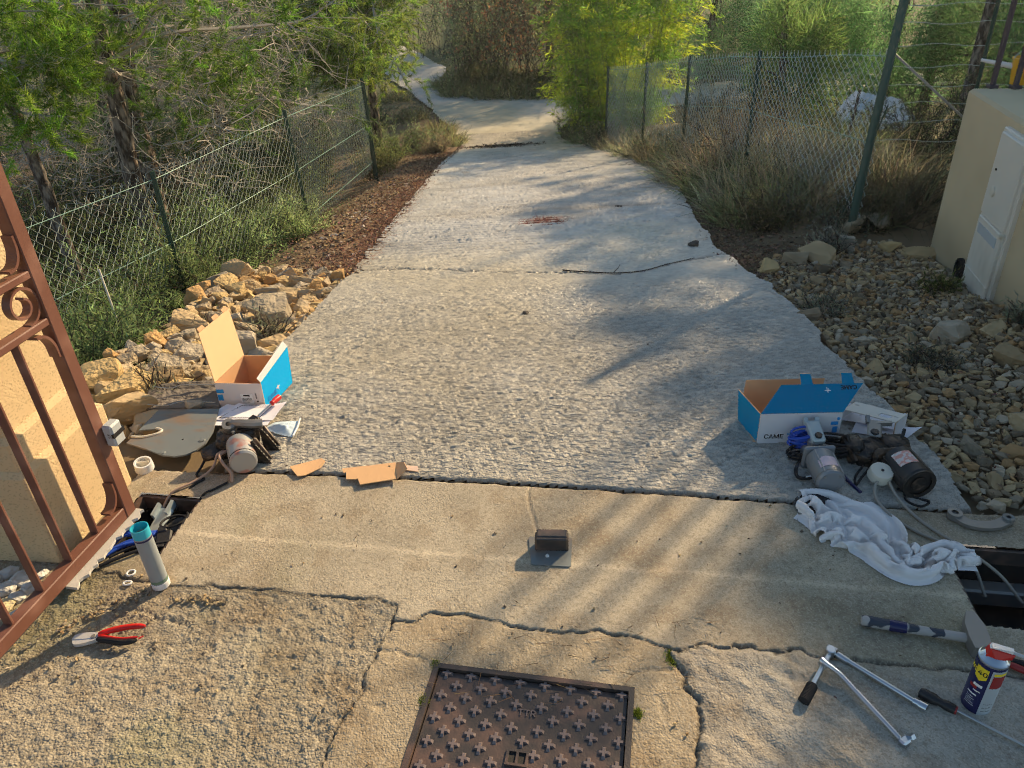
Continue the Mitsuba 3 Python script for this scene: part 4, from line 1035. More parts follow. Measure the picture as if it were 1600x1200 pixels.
for x, y, rr, n, L, tone, w in ((1.98, 5.75, .30, 1500, .50, OLIVE, 'olive grass clump at the edge of the drive nearest the corner post'), (2.25, 5.55, .32, 1500, .55, BROWN, 'brown grass clump left of the corner post'), (2.05, 6.35, .34, 1700, .55, STRAW, 'straw-yellow grass clump arching toward the drive'),
                          (2.45, 6.35, .36, 1700, .60, BROWN, 'matted brown grass behind the mesh by the corner post'), (2.12, 7.0, .36, 1700, .60, OLIVE, 'green-brown grass clump at the second right post'), (2.25, 7.55, .42, 2600, .85, (.33, .275, .19), 'tall rounded buff grass tussock lit from behind'), (1.98, 7.8, .30, 1500, .62, STRAW, 'pale grass clump with long stalks over the drive edge'),
                          (2.15, 8.6, .36, 1500, .60, OLIVE, 'grass clump under the third right fence post'), (2.02, 9.4, .34, 1400, .55, (.17, .15, .09), 'dull brown grass farther along the verge'), (1.85, 10.3, .32, 1300, .5, STRAW, 'pale grass at the slack end of the mesh fence'), (1.68, 11.2, .30, 1200, .5, BROWN, 'brown grass beside the drive before the bamboo'),
                          (1.42, 12.2, .30, 1200, .5, OLIVE, 'dark grass at the foot of the bamboo'), (2.85, 5.4, .42, 1600, .55, (.13, .12, .075), 'shaded grass behind the wire strands by the wall'), (3.05, 6.1, .45, 1600, .6, BROWN, 'deep brown grass behind the wires'), (2.9, 7.0, .45, 1600, .6, STRAW, 'sunny straw grass in front of the pale sheet'), (3.3, 7.9, .45, 1600, .6, OLIVE, 'grass clump before the pale sheet'), (2.55, 5.15, .22, 900, .35, (.12, .12, .07), 'short shaded grass at the foot of the corner post')):
    grass('grass_clump', w, x, y, rr, int(n * .72), L * .80, .0064, tone, bend=.8)
for x, y, rr, h, tone, w in ((2.00, 8.95, .34, .55, (.06, .09, .055), 'dark green weed clump against the mesh between the posts'), (1.85, 9.9, .30, .50, (.05, .075, .045), 'dark shrub where the mesh fence sags'), (1.55, 11.6, .34, .55, (.075, .10, .055), 'dusky weeds at the end of the fence'), (1.22, 12.75, .36, .5, (.06, .085, .05), 'dark bush at the drive corner under the bamboo'), (2.36, 7.25, .36, .80, (.17, .13, .095), 'brown twiggy bush behind the buff tussock'),
                          (2.5, 8.3, .40, .75, (.12, .105, .06), 'brown-green scrub behind the mesh'), (1.95, 5.35, .25, .34, (.13, .12, .06), 'low scrub at the verge beside the rubble bed'), (2.32, 5.05, .20, .22, (.16, .17, .13), 'silvery weed at the foot of the corner post'), (2.12, 4.68, .16, .22, (.22, .23, .19), 'silvery herb with thin stalks at the top of the rubble bed'), (1.62, 3.55, .13, .12, (.14, .145, .11), 'low grey cushion plant among the rubble near the drive edge'),
                          (1.78, 2.78, .13, .12, (.15, .155, .12), 'grey-green cushion plant in the middle of the rubble bed'), (2.33, 3.0, .14, .16, (.14, .165, .12), 'grey plant at the foot of the meter wall'), (2.30, 3.72, .10, .12, (.09, .11, .03), 'mossy green patch under the meter cabinet')):
    tone = np.array(tone) * 1.7; bush('shrub', w, 'shrub', x, y, rr, h, 2900 if rr > .22 else 900, .034, .2, tone, stems=46, wild=.32, dark=tone * .6)
# stalks
b = Bits()
for k in range(240):
    x, y = rng.uniform(1.7, 2.5), rng.uniform(5.3, 9.5)
    b.twig(wander((x, y, float(land_z(x, y))), (rng.normal(-.2, .35), rng.normal(0, .35), 1), rng.uniform(.5, 1.0), 6, .10, -.03), .0035, .0015)
plain('stalk', (.42, .34, .20), .8, .2)
put('dry_stalks', b.wood(3), 'stalk', label='long dry bent stalks sticking out of the right verge', cat='stalks', kind='stuff')
# ---------------------------------------------------------------- things lying about
CARD = lin(205, 165, 125)
BLUE = np.array([0.004, 0.225, 0.43])
def panel(q, th, out, inn, edge=None):
    """a board with corners q (seen counter-clockwise from outside), th thick inwards; every face has its own colour"""
    q = np.asarray(q, float)
    n = unit(np.cross(q[1] - q[0], q[3] - q[0]))
    p = q - n * th
    edge = CARD if edge is None else edge
    faces = [(q, out), (p[[0, 3, 2, 1]], inn)] + [(np.array([q[i], p[i], p[(i + 1) % 4], q[(i + 1) % 4]]), edge) for i in range(4)]
    v, f, c = [], [], []
    for a, col in faces:
        k = len(v) * 4
        v.append(a); c.append(np.tile(col, (4, 1))); f += [[k, k + 1, k + 2], [k, k + 2, k + 3]]
    return (np.vstack(v), np.array(f)), np.vstack(c)
def on_face(m, p0, ux, uy, lift=0.0004):
    """flat lettering laid on a face: p0 origin, ux reading direction, uy up"""
    ux, uy = unit(ux), np.asarray(uy, float)
    uy = unit(uy - ux * (uy @ ux)); n = np.cross(ux, uy)
    M = np.eye(4); M[:3, 0], M[:3, 1], M[:3, 2], M[:3, 3] = ux, uy, n, np.asarray(p0) + n * lift
    m = m.copy(); m.apply_transform(M); return m
def star(s):
    return cat_mesh([prism([(-.5*s, .18*s), (.5*s, .18*s), (.5*s, .36*s), (-.5*s, .36*s)], .0006), prism([(-.10*s, .36*s), (.10*s, .36*s), (.04*s, .66*s), (-.04*s, .66*s)], .0006),
                     prism([(-.22*s, .10*s), (-.02*s, .16*s), (-.10*s, -.16*s)], .0006), prism([(.02*s, .12*s), (.22*s, .06*s), (.10*s, -.42*s)], .0006)])
WHITE = np.array([.66, .65, .66])

# --- right-hand box, lid half shut toward the camera
B, C, A, D = np.array([.853, 2.206, 0.004]), np.array([1.132, 2.190, 0.004]), np.array([.830, 2.362, 0.004]), np.array([1.112, 2.346, 0.004])
up = np.array([0, 0, .125])
t = thing('motor_box', 'blue and white cardboard box on the right, its blue lid tilted up', 'cardboard box')
fr = put('front_panel', *[x for x in [panel([B, C, C + up, B + up], .004, WHITE, CARD)[0]]], 'tint', t, color=panel([B, C, C + up, B + up], .004, WHITE, CARD)[1])
def pan(name, q, out, inn, parent, th=.0035, mat='tint'):
    m, c = panel(q, th, out, inn)
    return put(name, m, mat, parent, color=c)
e = .0042
pan('side_panel', [A + [0, -.001, 0], B + [0, e, 0], B + [0, e, .123], A + [-.012, -.001, .131]], BLUE, CARD, t)
pan('side_panel', [C + [0, e, 0], D + [0, -.001, 0], D + [0, -.001, .125], C + [0, e, .123]], WHITE, CARD, t)
pan('back_panel', [D, A, A + [.028, .045, .142], D + [.028, .045, .142]], BLUE, CARD, t)
put('bottom', box(.272, .145, .004, ((A + B + C + D) / 4 + [0, 0, .003]), rz=-.055), 'tint', t, color=np.tile(CARD, (8, 1)))
h0, h1 = B + up + [0, 0, .001], C + up + [0, 0, .001]
lift = np.array([.083, .066, .072])
ld = pan('lid', [h0, h1, h1 + lift, h0 + lift], BLUE * .85, CARD, t)
for u in (.315, .815):
    p = h0 + (h1 - h0) * u + lift; w = (h1 - h0) * .075; l2 = np.array([-.008, .012, .036])
    pan('tab', [p - w, p + w, p + w * .85 + l2, p - w * .85 + l2], BLUE, CARD, ld)
ux, uy = C - B, up
put('lettering', on_face(meshkit.text_mesh('CAME', .017, .0006, bold=True), B + ux * .075 + [0, 0, .022], ux, uy), 'print_black', fr)
put('emblem', on_face(star(.026), B + ux * .405 + [0, 0, .032], ux, uy), 'print_blue', fr)
put('emblem', on_face(cat_mesh([prism([(-.019, .028), (0.006, .028), (0.006, .042), (-.019, .042)], .0006), prism([(-.011, -.004), (.006, -.004), (.006, .021), (-.011, .021)], .0006)]), B + ux * .945 + [0, 0, .046], ux, uy), 'print_blue', fr)
put('emblem', on_face(prism(Point(0, 0).buffer(.006, quad_segs=4), .0006), B + ux * .962 + [0, 0, .100], ux, uy), 'print_blue', fr)
fx, fy = h0 - h1, -lift
put('lettering', on_face(meshkit.text_mesh('CAME', .014, .0006, bold=True), h1 + lift * .93 - (h1 - h0) * .06, fx, fy), 'print_black', ld)
put('emblem', on_face(star(.020), h1 + lift * .82 - (h1 - h0) * .39, fx, fy), 'print_white', ld)

# --- left-hand box, lid thrown open
zb = -.030
FL, FR, BR = np.array([-1.192, 2.677, zb]), np.array([-1.000, 2.651, zb]), np.array([-.942, 2.872, zb])
BL = FL + (BR - FR)
up = np.array([0.004, 0, .132]); PINK = np.array([.64, .60, .60])
t = thing('motor_box', 'open cardboard box in the sun, bright blue side and tan lid thrown back', 'cardboard box')
fr = pan('front_panel', [FL, FR, FR + up, FL + up], PINK, CARD, t)
sd = pan('side_panel', [FR + [-.001, e, 0], BR, BR + [.010, .008, .172], FR + up + [-.001, e, .002]], np.array([0.0, .42, .86]), CARD, t)
pan('back_panel', [BR + [-.005, .001, 0], BL + [0, .001, 0], BL + up, BR + up + [-.005, 0, 0]], np.array([0.0, .30, .62]), CARD, t)
pan('side_panel', [BL + [0, -.001, 0], FL + [0, e, 0], FL + up + [0, e, 0], BL + up + [0, -.001, 0]], PINK, CARD, t)
put('bottom', box(.185, .215, .004, (FL + FR + BL + BR) / 4 + [0, 0, .006], rz=-.13), 'tint', t, color=np.tile(CARD, (8, 1)))
hf, hb = FL + up + [0, .002, .001], BL + up + [0, 0, .001]
lidv = np.array([-.055, .105, .170])
ld = pan('lid', [hf, hf + lidv, hb + lidv, hb], PINK, lin(232, 190, 145), t)
for u in (.12, .58, .9):
    p = hf + lidv + (hb - hf) * u; w = (hb - hf) * .09; l2 = np.array([-.010, .006, .012])
    pan('tab', [p - w, p - w * .9 + l2, p + w * .9 + l2, p + w], PINK, CARD, ld)
fl = pan('flap', [FR + up + [0, e, .003], BR + [.010, .010, .173], BR + [-.006, .012, .196], FR + up + [-.014, .010, .020]], np.array([.72, .70, .68]), CARD, t)
ux = FR - FL
for du_, dz_, w_, h_ in ((.02, .066, .030, .016), (.02, .030, .022, .028)):
    put('tape', on_face(prism([(0, 0), (w_, 0), (w_, h_), (0, h_)], .0006), FL + ux * du_ + [0, 0, dz_ + .02], ux, up), 'print_blue', fr)
lab = put('sticker', on_face(prism([(0, 0), (.050, 0), (.050, .046), (0, .046)], .0005), FL + ux * .52 + [0, 0, .036], ux, up), 'print_white', fr)
put('print_lines', cat_mesh([on_face(prism([(0, 0), (w_, 0), (w_, h_), (0, h_)], .0004), FL + ux * x_ + [0, 0, z_], ux, up, .0011) for x_, z_, w_, h_ in ((.585, .072, .026, .007), (.535, .062, .042, .0022), (.535, .056, .042, .0022), (.535, .050, .042, .0022), (.535, .044, .030, .0022), (.85, .062, .003, .026), (.85, .046, .008, .006))]), 'print_black', fr)
sx, sz = BR - FR, np.array([0.002, 0, .15])
put('lettering', on_face(meshkit.text_mesh('CAME', .019, .0006, bold=True), FR + sx * .13 + [0, 0, .030] + [.0005, 0, 0], sx, sz, .001), 'print_blue', sd)
put('emblem', on_face(star(.028), FR + sx * .50 + [0.001, 0, .042], sx, sz, .001), 'print_white', sd)

# --- papers
def sheet_of(q, z=.004, curl=.01, n=10):
    """a sheet of paper on the ground, corners q (x, y), a corner or two lifting"""
    q = np.asarray(q, float); u, v = np.meshgrid(np.linspace(0, 1, n), np.linspace(0, 1, n))
    P = (1-u)[..., None]*(1-v)[..., None]*q[0] + u[..., None]*(1-v)[..., None]*q[1] + u[..., None]*v[..., None]*q[2] + (1-u)[..., None]*v[..., None]*q[3]
    Z = z + curl * (np.abs(u - .5) * 2) ** 3 * np.abs(v) + road_z(P[..., 1]) + .002 * np.sin(5 * u + 4 * v)
    V = np.dstack([P, Z]).reshape(-1, 3); i, j = np.meshgrid(np.arange(n - 1), np.arange(n - 1)); a = (j * n + i).ravel()
    f = np.vstack([np.stack([a, a + 1, a + n + 1], -1), np.stack([a, a + n + 1, a + n], -1)])
    top = trimesh.Trimesh(V, f, process=False); return top
def paper(q, label, z=.004, curl=.01, lines=0):
    m = sheet_of(q, z, curl)
    k = put('paper_sheet', m, 'paper', smooth=True, label=label, cat='paper')
    return k
def thick(m, th=.0012):
    b = m.copy(); b.vertices = b.vertices - [0, 0, th]; b.invert(); return cat_mesh([m, b])
t = paper([(-1.232, 2.498), (-.945, 2.478), (-.915, 2.63), (-1.150, 2.655)], 'white instruction sheet under the other in front of the left box', .030, .012)
t = thing('paper_sheet', 'printed instruction sheet with a thin black frame, uppermost in front of the left box', 'paper')
put('sheet', sheet_of([(-1.165, 2.53), (-.93, 2.505), (-.90, 2.63), (-1.10, 2.645)], .036, .012), 'paper', t, smooth=True)
b0 = np.array([[-1.145, 2.538], [-.985, 2.522], [-.96, 2.612], [-1.085, 2.632]])
put('printed_frame', cat_mesh([tube([(*p, .0400 + float(road_z(p[1]))), (*q, .0402 + float(road_z(q[1])))], .0012, 4) for p, q in zip(b0, np.roll(b0, -1, 0))]), 'print_black', t)
for q, w, z in (([(1.185, 2.30), (1.36, 2.215), (1.42, 2.29), (1.25, 2.385)], 'white paper sheet crumpled behind the punched card insert', .022), ([(1.20, 2.235), (1.35, 2.165), (1.44, 2.215), (1.27, 2.33)], 'white sheet spread under the punched card insert', .010)):
    paper(q, w, z, .02)

# --- white punched card insert on the right
t = thing('card_insert', 'folded white card insert with punched holes and a window', 'card')
a, b, c, d = np.array([1.190, 2.302, .062]), np.array([1.248, 2.340, .066]), np.array([1.378, 2.226, .088]), np.array([1.312, 2.172, .084])
ex, ey = d - a, b - a
def at_top(u, v): return a + ex * u + ey * v
outline = Polygon([(0, 0), (1, 0), (1, 1), (0, 1)])
for cx, cy in ((.10, .72), (.90, .52)): outline = outline.difference(Point(cx, cy).buffer(.045, quad_segs=5))
outline = outline.difference(Polygon([(.62, .22), (.84, .22), (.84, .55), (.62, .55)]))
m = prism(outline, 1.0); v = np.asarray(m.vertices); n = unit(np.cross(ex, ey))
m = trimesh.Trimesh(a + v[:, :1] * ex + v[:, 1:2] * ey + v[:, 2:] * n * .003, m.faces, process=False)
put('top', m, 'cabinet_white', t)
pan('leg', [d, c, c + [.004, 0, -.084], d + [.004, 0, -.080]], WHITE, WHITE * .9, t)
pan('leg', [b, a, a + [-.004, 0, -.058], b + [-.004, 0, -.062]], WHITE, WHITE * .9, t)

def crumple(poly, z0, h, freq, seed, stepx=.006, ridge=True, thin=.0):
    """a crumpled cloth or film over a ground outline"""
    x0, y0, x1, y1 = poly.bounds
    X, Y = np.meshgrid(np.arange(x0, x1, stepx), np.arange(y0, y1, stepx))
    ok = contains_xy(poly, X, Y)
    line = poly.exterior
    from shapely import distance, points
    dist = distance(points(X, Y), line)
    wx = X + .03 * N3(X, Y, 9, 3, seed); wy = Y + .03 * N3(X, Y, 9, 3, seed + 1)
    r1 = 1 - np.abs(N3(wx, wy, freq, 3, seed + 2)) * 3.2
    r2 = 1 - np.abs(N3(wx * .6 + wy * .5, wy - wx * .4, freq * 2.3, 3, seed + 3)) * 3.0
    Z = z0 + h * sstep(0, .045, dist) * (.35 + .45 * np.clip(r1, 0, 1) + .22 * np.clip(r2, 0, 1)) + h * .10 * np.clip(r2, 0, 1)
    return X, Y, Z, ok, dist
# --- rag
def crumpled_rag(centre, half, nu, nv, length, width, seed, zmax=.055, sweeps=260):
    """a cloth, larger than the place it lies in, settled on the ground by position-based dynamics: the slack buckles into folds"""
    g = np.random.default_rng(seed)
    C = spline(centre, 10); s = np.r_[0, np.cumsum(np.linalg.norm(np.diff(C, axis=0), axis=1))]; s /= s[-1]
    hw = np.interp(s, np.linspace(0, 1, len(half)), half)
    u, v = np.meshgrid(np.linspace(0, 1, nu), np.linspace(-1, 1, nv), indexing='ij')
    cx, cy = np.interp(u, s, C[:, 0]), np.interp(u, s, C[:, 1])
    tx, ty = np.gradient(C[:, 0]), np.gradient(C[:, 1]); q = np.hypot(tx, ty); tx, ty = tx / q, ty / q
    tx, ty = np.interp(u, s, tx), np.interp(u, s, ty); q = np.hypot(tx, ty)
    w = np.interp(u, s, hw) * (1 + .18 * (meshkit.noise(np.stack([u * 9, v * 0 + seed, v * 0], -1)) - .5))
    X = np.stack([cx - ty / q * w * v, cy + tx / q * w * v, .012 + .045 * meshkit.fbm(np.stack([u * 12, v * 3.5, u * 0 + seed], -1), 3)], -1)
    X[..., :2] += .03 * (np.stack([meshkit.fbm(np.stack([u * 7, v * 3, u * 0 + seed + k], -1), 2) for k in (5, 9)], -1) - .5)
    home = X[..., :2].copy()
    dl, dw = length / (nu - 1), width / (nv - 1)
    V = np.zeros_like(X)
    cons = [((slice(None, -1), slice(None)), (slice(1, None), slice(None)), dl, .5), ((slice(None), slice(None, -1)), (slice(None), slice(1, None)), dw, .5),
            ((slice(None, -1), slice(None, -1)), (slice(1, None), slice(1, None)), math.hypot(dl, dw), .3), ((slice(None, -1), slice(1, None)), (slice(1, None), slice(None, -1)), math.hypot(dl, dw), .3),
            ((slice(None, -3), slice(None)), (slice(3, None), slice(None)), dl * 2.9, .2), ((slice(None), slice(None, -3)), (slice(None), slice(3, None)), dw * 2.9, .2),
            ((slice(None, -6), slice(None)), (slice(6, None), slice(None)), dl * 5.2, .04), ((slice(None), slice(None, -6)), (slice(None), slice(6, None)), dw * 5.2, .04)]
    for k in range(sweeps):
        V = V * .88; V[..., 2] -= .00012 if k < sweeps * .7 else .0004
        Y = X + V
        for _ in range(3):
            for a, b, rest, st in cons:
                d = Y[b] - Y[a]; L = np.linalg.norm(d, axis=-1, keepdims=True) + 1e-9
                c = d * (1 - rest / L) * .5 * st
                Y[a] += c; Y[b] -= c
            Y[..., :2] += (home - Y[..., :2]) * .035
            lo = .0025
            Y[..., 2] = np.clip(Y[..., 2], lo, zmax)
        V = Y - X; X = Y
    return X
RAGX = crumpled_rag([(.890, 1.870), (.955, 1.835), (1.015, 1.775), (1.055, 1.695), (1.075, 1.61), (1.105, 1.555), (1.165, 1.585), (1.225, 1.605), (1.285, 1.585)], [.06, .12, .145, .120, .080, .056, .046, .046, .028], 120, 56, .86, .40, 8, .055, 280)
nu_, nv_ = RAGX.shape[:2]; i_, j_ = np.meshgrid(np.arange(nu_ - 1), np.arange(nv_ - 1), indexing='ij'); a_ = (i_ * nv_ + j_).ravel()
U_, W_ = np.meshgrid(np.linspace(0, .86, nu_), np.linspace(0, .40, nv_), indexing='ij')          # stains follow the cloth
col = np.array([.76, .74, .73]) * (1 + .22 * N3(U_, W_, 9, 3, 75)[..., None])
spot = np.clip(sstep(.08, .22, N3(U_, W_, 22, 3, 76)) * sstep(.25, .75, U_) + sstep(.22, .30, N3(U_, W_, 13, 3, 78)) * .8, 0, 1)
col = col * (1 - .8 * spot[..., None]) + .8 * spot[..., None] * np.array([.12, .08, .06])
put('rag', trimesh.Trimesh(RAGX.reshape(-1, 3), np.vstack([np.stack([a_, a_ + nv_, a_ + nv_ + 1], -1), np.stack([a_, a_ + nv_ + 1, a_ + 1], -1)]), process=False), 'tint', smooth=True, color=np.clip(col, .02, .85).reshape(-1, 3),
    label='crumpled dirty white rag trailing into the right-hand motor pit', cat='rag')
X, Y, Z, ok, dist = crumple(Polygon([(.865, 1.87), (.90, 1.925), (.96, 1.955), (1.03, 1.95), (1.0, 1.88), (.93, 1.82), (.87, 1.82)]), .003, .022, 14, 80, .005)
dk = sstep(-.05, .12, N3(X, Y, 16, 3, 81))[..., None]
m, c = sheet(X, Y, Z, np.array([.22, .215, .19]) * (1 - dk) + dk * np.array([.02, .02, .025]), cell(ok))
put('rag', m, 'tint', smooth=True, color=c, label='greasy grey-black cloth under the corner of the white rag', cat='rag')

# --- motors
def cyl(p0, p1, r, n=28, ch=.006):
    p0, p1 = np.asarray(p0, float), np.asarray(p1, float); L = np.linalg.norm(p1 - p0)
    return lathe([(0, 0), (r - ch, 0), (r, ch), (r, L - ch), (r - ch, L), (0, L)], n, p0, p1 - p0)
def lump(c, s, seed, n=22, rough=.10):
    m = rock(seed, n, 2, rough, .6); m.apply_scale(s); m.apply_translation(c); return m
plain('motor_soiled', (.21, .195, .17), .5, .4, .4)
add('grime', bumpy({'type': 'principled', 'base_color': mikit.proc(lambda p, n, uv: mikit.mix((0.012, 0.010, 0.009), (0.10, 0.062, 0.038), mikit.smoothstep(.45, .8, mikit.fbm(p.x * 45, p.y * 45, p.z * 45)))), 'roughness': .45, 'specular': .5},
    mikit.proc(lambda p, n, uv: mikit.noise(p.x * 150, p.y * 150, p.z * 150), eps=8e-4), .005))
def coil(c, r, turns, tilt, rr, seed, squash=.45, n=40):
    g = np.random.default_rng(seed); th = np.linspace(0, 2 * PI * turns, int(n * turns))
    R = r * (1 + .10 * np.sin(th * .37 + seed) + .03 * g.normal(size=1))
    P = np.stack([R * np.cos(th), R * squash * np.sin(th), .012 * np.sin(th * .5 + seed) + .007 * np.arange(len(th)) / n], -1)
    a = tilt; P[:, :2] = P[:, :2] @ np.array([[math.cos(a), math.sin(a)], [-math.sin(a), math.cos(a)]])
    return tube(P + np.asarray(c), rr, 6)
# new motor on the right
t = thing('gate_motor', 'clean grey gate motor with a coil of blue cable by the right box', 'motor')
hs = put('housing', cyl((1.000, 1.915, .050), (1.008, 2.045, .052), .045, 32), 'motor_grey', t, smooth=35)
th = np.linspace(PI * .28, PI * .72, 12)
v = np.array([[1.004 + s * .0025 + .0457 * math.cos(a), 1.972 + s * .024, .051 + .0457 * math.sin(a)] for s in (-1, 1) for a in th])
f = np.vstack([[[i, i + 1, i + 13], [i, i + 13, i + 12]] for i in range(11)])
put('sticker', trimesh.Trimesh(v, f, process=False), 'label_pink', hs, smooth=True)
put('flange', box(.105, .016, .085, (1.008, 2.054, .050), ch=.006), 'motor_grey', t)
put('gearbox', cat_mesh([box(.080, .06, .055, (1.010, 2.092, .034), ch=.012), cyl((1.010, 2.105, .03), (1.010, 2.105, .085), .022, 20)]), 'motor_grey', t, smooth=35)
plain('zinc_grey', (.40, .47, .48), .45, .5, .3)
put('lever', cat_mesh([box(.046, .085, .030, (1.018, 2.125, .096), rx=.35, ch=.006), beam((1.002, 2.150, .09), (1.000, 2.185, .118), .014, .012), beam((1.036, 2.150, .09), (1.040, 2.185, .118), .014, .012), box(.05, .012, .03, (1.02, 2.165, .100))]), 'zinc_grey', t)
put('bore', cyl((1.018, 2.100, .098), (1.018, 2.098, .109), .012, 14, .001), 'black_plastic', t)
put('cable_coil', cat_mesh([coil((.985, 2.135, .045), .048, 6.5, .1, .0042, 1), coil((.987, 2.135, .050), .040, 5.5, .3, .0042, 2)]), 'blue_cable', t, smooth=True, label='tidy coil of bright blue cable')
put('cable_coil', cat_mesh([coil((1.085, 2.11, .035), .055, 5.5, -.2, .0045, 3), coil((.975, 2.095, .022), .052, 4.5, 0, .0045, 4), coil((1.085, 2.095, .022), .050, 4, 0, .0045, 6)]), 'black_rubber', t, smooth=True)
put('lead', tube(spline([(.985, 2.10, .03), (.935, 2.04, .020), (.925, 1.995, .016), (.955, 1.985, .016), (.975, 1.990, .018)], 8), .006, 8), 'black_rubber', t, smooth=True)
put('lead_tag', box(.030, .003, .014, (.962, 1.986, .018), rz=.1), 'print_white', t)
put('lead', tube(spline([(1.055, 2.06, .02), (1.075, 1.99, .012), (1.09, 1.945, .007), (1.10, 1.91, .006)], 8), .006, 8), 'navy', t, smooth=True)
for k in range(4):
    a = PI / 4 + k * PI / 2
    put('bolt', cyl((1.000 + .033 * math.cos(a), 1.9155, .050 + .033 * math.sin(a)), (1.000 + .033 * math.cos(a), 1.9115, .050 + .033 * math.sin(a)), .0045, 8, .0005), 'steel_dirty', hs)
    put('rib', beam((1.0005 + .0455 * math.cos(a - .25), 1.925, .0502 + .0455 * math.sin(a - .25)), (1.008 + .0455 * math.cos(a - .25), 2.040, .0520 + .0455 * math.sin(a - .25)), .004, .003), 'motor_grey', hs)
put('end_seam', lathe([(.0452, .012), (.0460, .013), (.0460, .015), (.0452, .016)], 32, (1.000, 1.915, .050), (.008, .130, .002)), 'motor_soiled', hs, smooth=30)
# plastic bag below it
X, Y, Z, ok, dist = crumple(Polygon([(.905, 2.20), (.880, 2.12), (.895, 2.03), (.94, 1.975), (1.0, 1.955), (1.03, 2.02), (1.02, 2.13), (.97, 2.19)]), .003, .030, 15, 90, .006)
m, c = sheet(X, Y, Z, np.ones(Z.shape + (3,)), cell(ok))
put('clear_bag', m, 'clear_film', smooth=True, label='crumpled transparent plastic bag under the new grey motor', cat='plastic bag')
# old motor on the right
t = thing('gate_motor', 'old filthy black gate motor with a round white cap beside the rubble bed', 'motor')
plain('cable_grey', (.34, .31, .26), .6, .3)
plain('motor_black', (.035, .033, .033), .42, .5, .3)
hs = put('housing', cyl((1.262, 1.885, .054), (1.252, 2.015, .056), .053, 32), 'motor_black', t, smooth=35)
put('end_ring', lathe([(.040, 0), (.053, 0), (.053, .006), (.040, .004)], 30, (1.2625, 1.882, .054), (.077, -1, 0)), 'grease', hs, smooth=30)
for k in range(5):
    a = PI * .15 + k * PI * .19
    put('rib', beam((1.262 + .0535 * math.cos(a), 1.900, .054 + .0535 * math.sin(a)), (1.253 + .0535 * math.cos(a), 2.008, .056 + .0535 * math.sin(a)), .005, .003), 'grease', hs) if not .40 < a / PI < .80 else None
put('end_plate', cyl((1.2627, 1.881, .054), (1.2630, 1.878, .054), .026, 24, .001), 'grime', hs, smooth=35)
v = np.array([[1.2565 + s * -.0022 + .0537 * math.cos(a), 1.955 + s * .030, .0555 + .0537 * math.sin(a)] for s in (-1, 1) for a in np.linspace(PI * .42, PI * .78, 12)])
add('torn_label', {'type': 'principled', 'base_color': mikit.proc(lambda p, n, uv: mikit.mix((0.62, 0.30, 0.24), (0.60, 0.55, 0.52), mikit.smoothstep(.4, .6, mikit.noise(p.x * 160, p.y * 160, 0)))), 'roughness': .6})
put('sticker', trimesh.Trimesh(v, f, process=False), 'torn_label', hs, smooth=True)
put('gearbox', cat_mesh([lump((1.205, 2.070, .038), (.066, .05, .042), 601), lump((1.150, 2.09, .040), (.036, .05, .042), 602), lump((1.285, 2.10, .040), (.052, .042, .042), 603), box(.12, .03, .085, (1.24, 2.030, .045), ch=.012), lump((1.235, 2.11, .036), (.08, .045, .038), 604)]), 'grime', t, smooth=40)
put('lever', cat_mesh([box(.046, .085, .014, (1.232, 2.150, .082), rx=.12, rz=-.4, ch=.005), beam((1.245, 2.175, .085), (1.295, 2.160, .092), .014, .014), beam((1.222, 2.18, .085), (1.228, 2.205, .098), .012, .016)]), 'steel_dirty', t)
put('bore', cyl((1.222, 2.125, .080), (1.222, 2.124, .0905), .014, 14, .001), 'black_plastic', t)
put('fin', beam((1.29, 2.08, .02), (1.325, 2.13, .085), .010, .04), 'grime', t)
put('fin', beam((1.13, 2.05, .02), (1.115, 2.12, .08), .01, .045), 'grime', t)
cp = put('cap', lathe([(0, 0), (.036, 0), (.038, .006), (.036, .030), (.034, .034), (0, .034)], 28, (1.172, 1.955, .030), (.05, -.25, 1)), 'cream_plastic', t, smooth=30)
put('screw', lathe([(0, 0), (.005, 0), (.005, .002), (0, .002)], 10, (1.1745, 1.9465, .0637), (.05, -.25, 1)), 'black_plastic', cp)
put('cable', cat_mesh([tube(spline([(1.168, 1.930, .045), (1.142, 1.912, .032), (1.132, 1.870, .012), (1.145, 1.80, .007), (1.185, 1.725, .006), (1.25, 1.655, .006), (1.30, 1.60, -.02), (1.33, 1.55, -.10)], 8), .0046, 8)]), 'cable_grey', t, smooth=True)
put('cable', cat_mesh([tube(spline([(1.185, 1.925, .045), (1.195, 1.870, .018), (1.215, 1.79, .007), (1.245, 1.715, .007), (1.285, 1.645, .008), (1.36, 1.57, -.03), (1.42, 1.52, -.10)], 8), .0046, 8)]), 'cable_grey', t, smooth=True)
put('cable', tube(spline([(1.23, 1.90, .02), (1.225, 1.86, .006), (1.255, 1.83, .006), (1.29, 1.85, .006), (1.262, 1.87, .006), (1.22, 1.92, .008)], 8), .004, 6), 'black_rubber', t, smooth=True)
put('cable', tube(spline([(1.15, 2.02, .03), (1.115, 1.99, .008), (1.10, 1.95, .006), (1.125, 1.97, .02), (1.16, 2.0, .03)], 8), .004, 6), 'black_rubber', t, smooth=True)
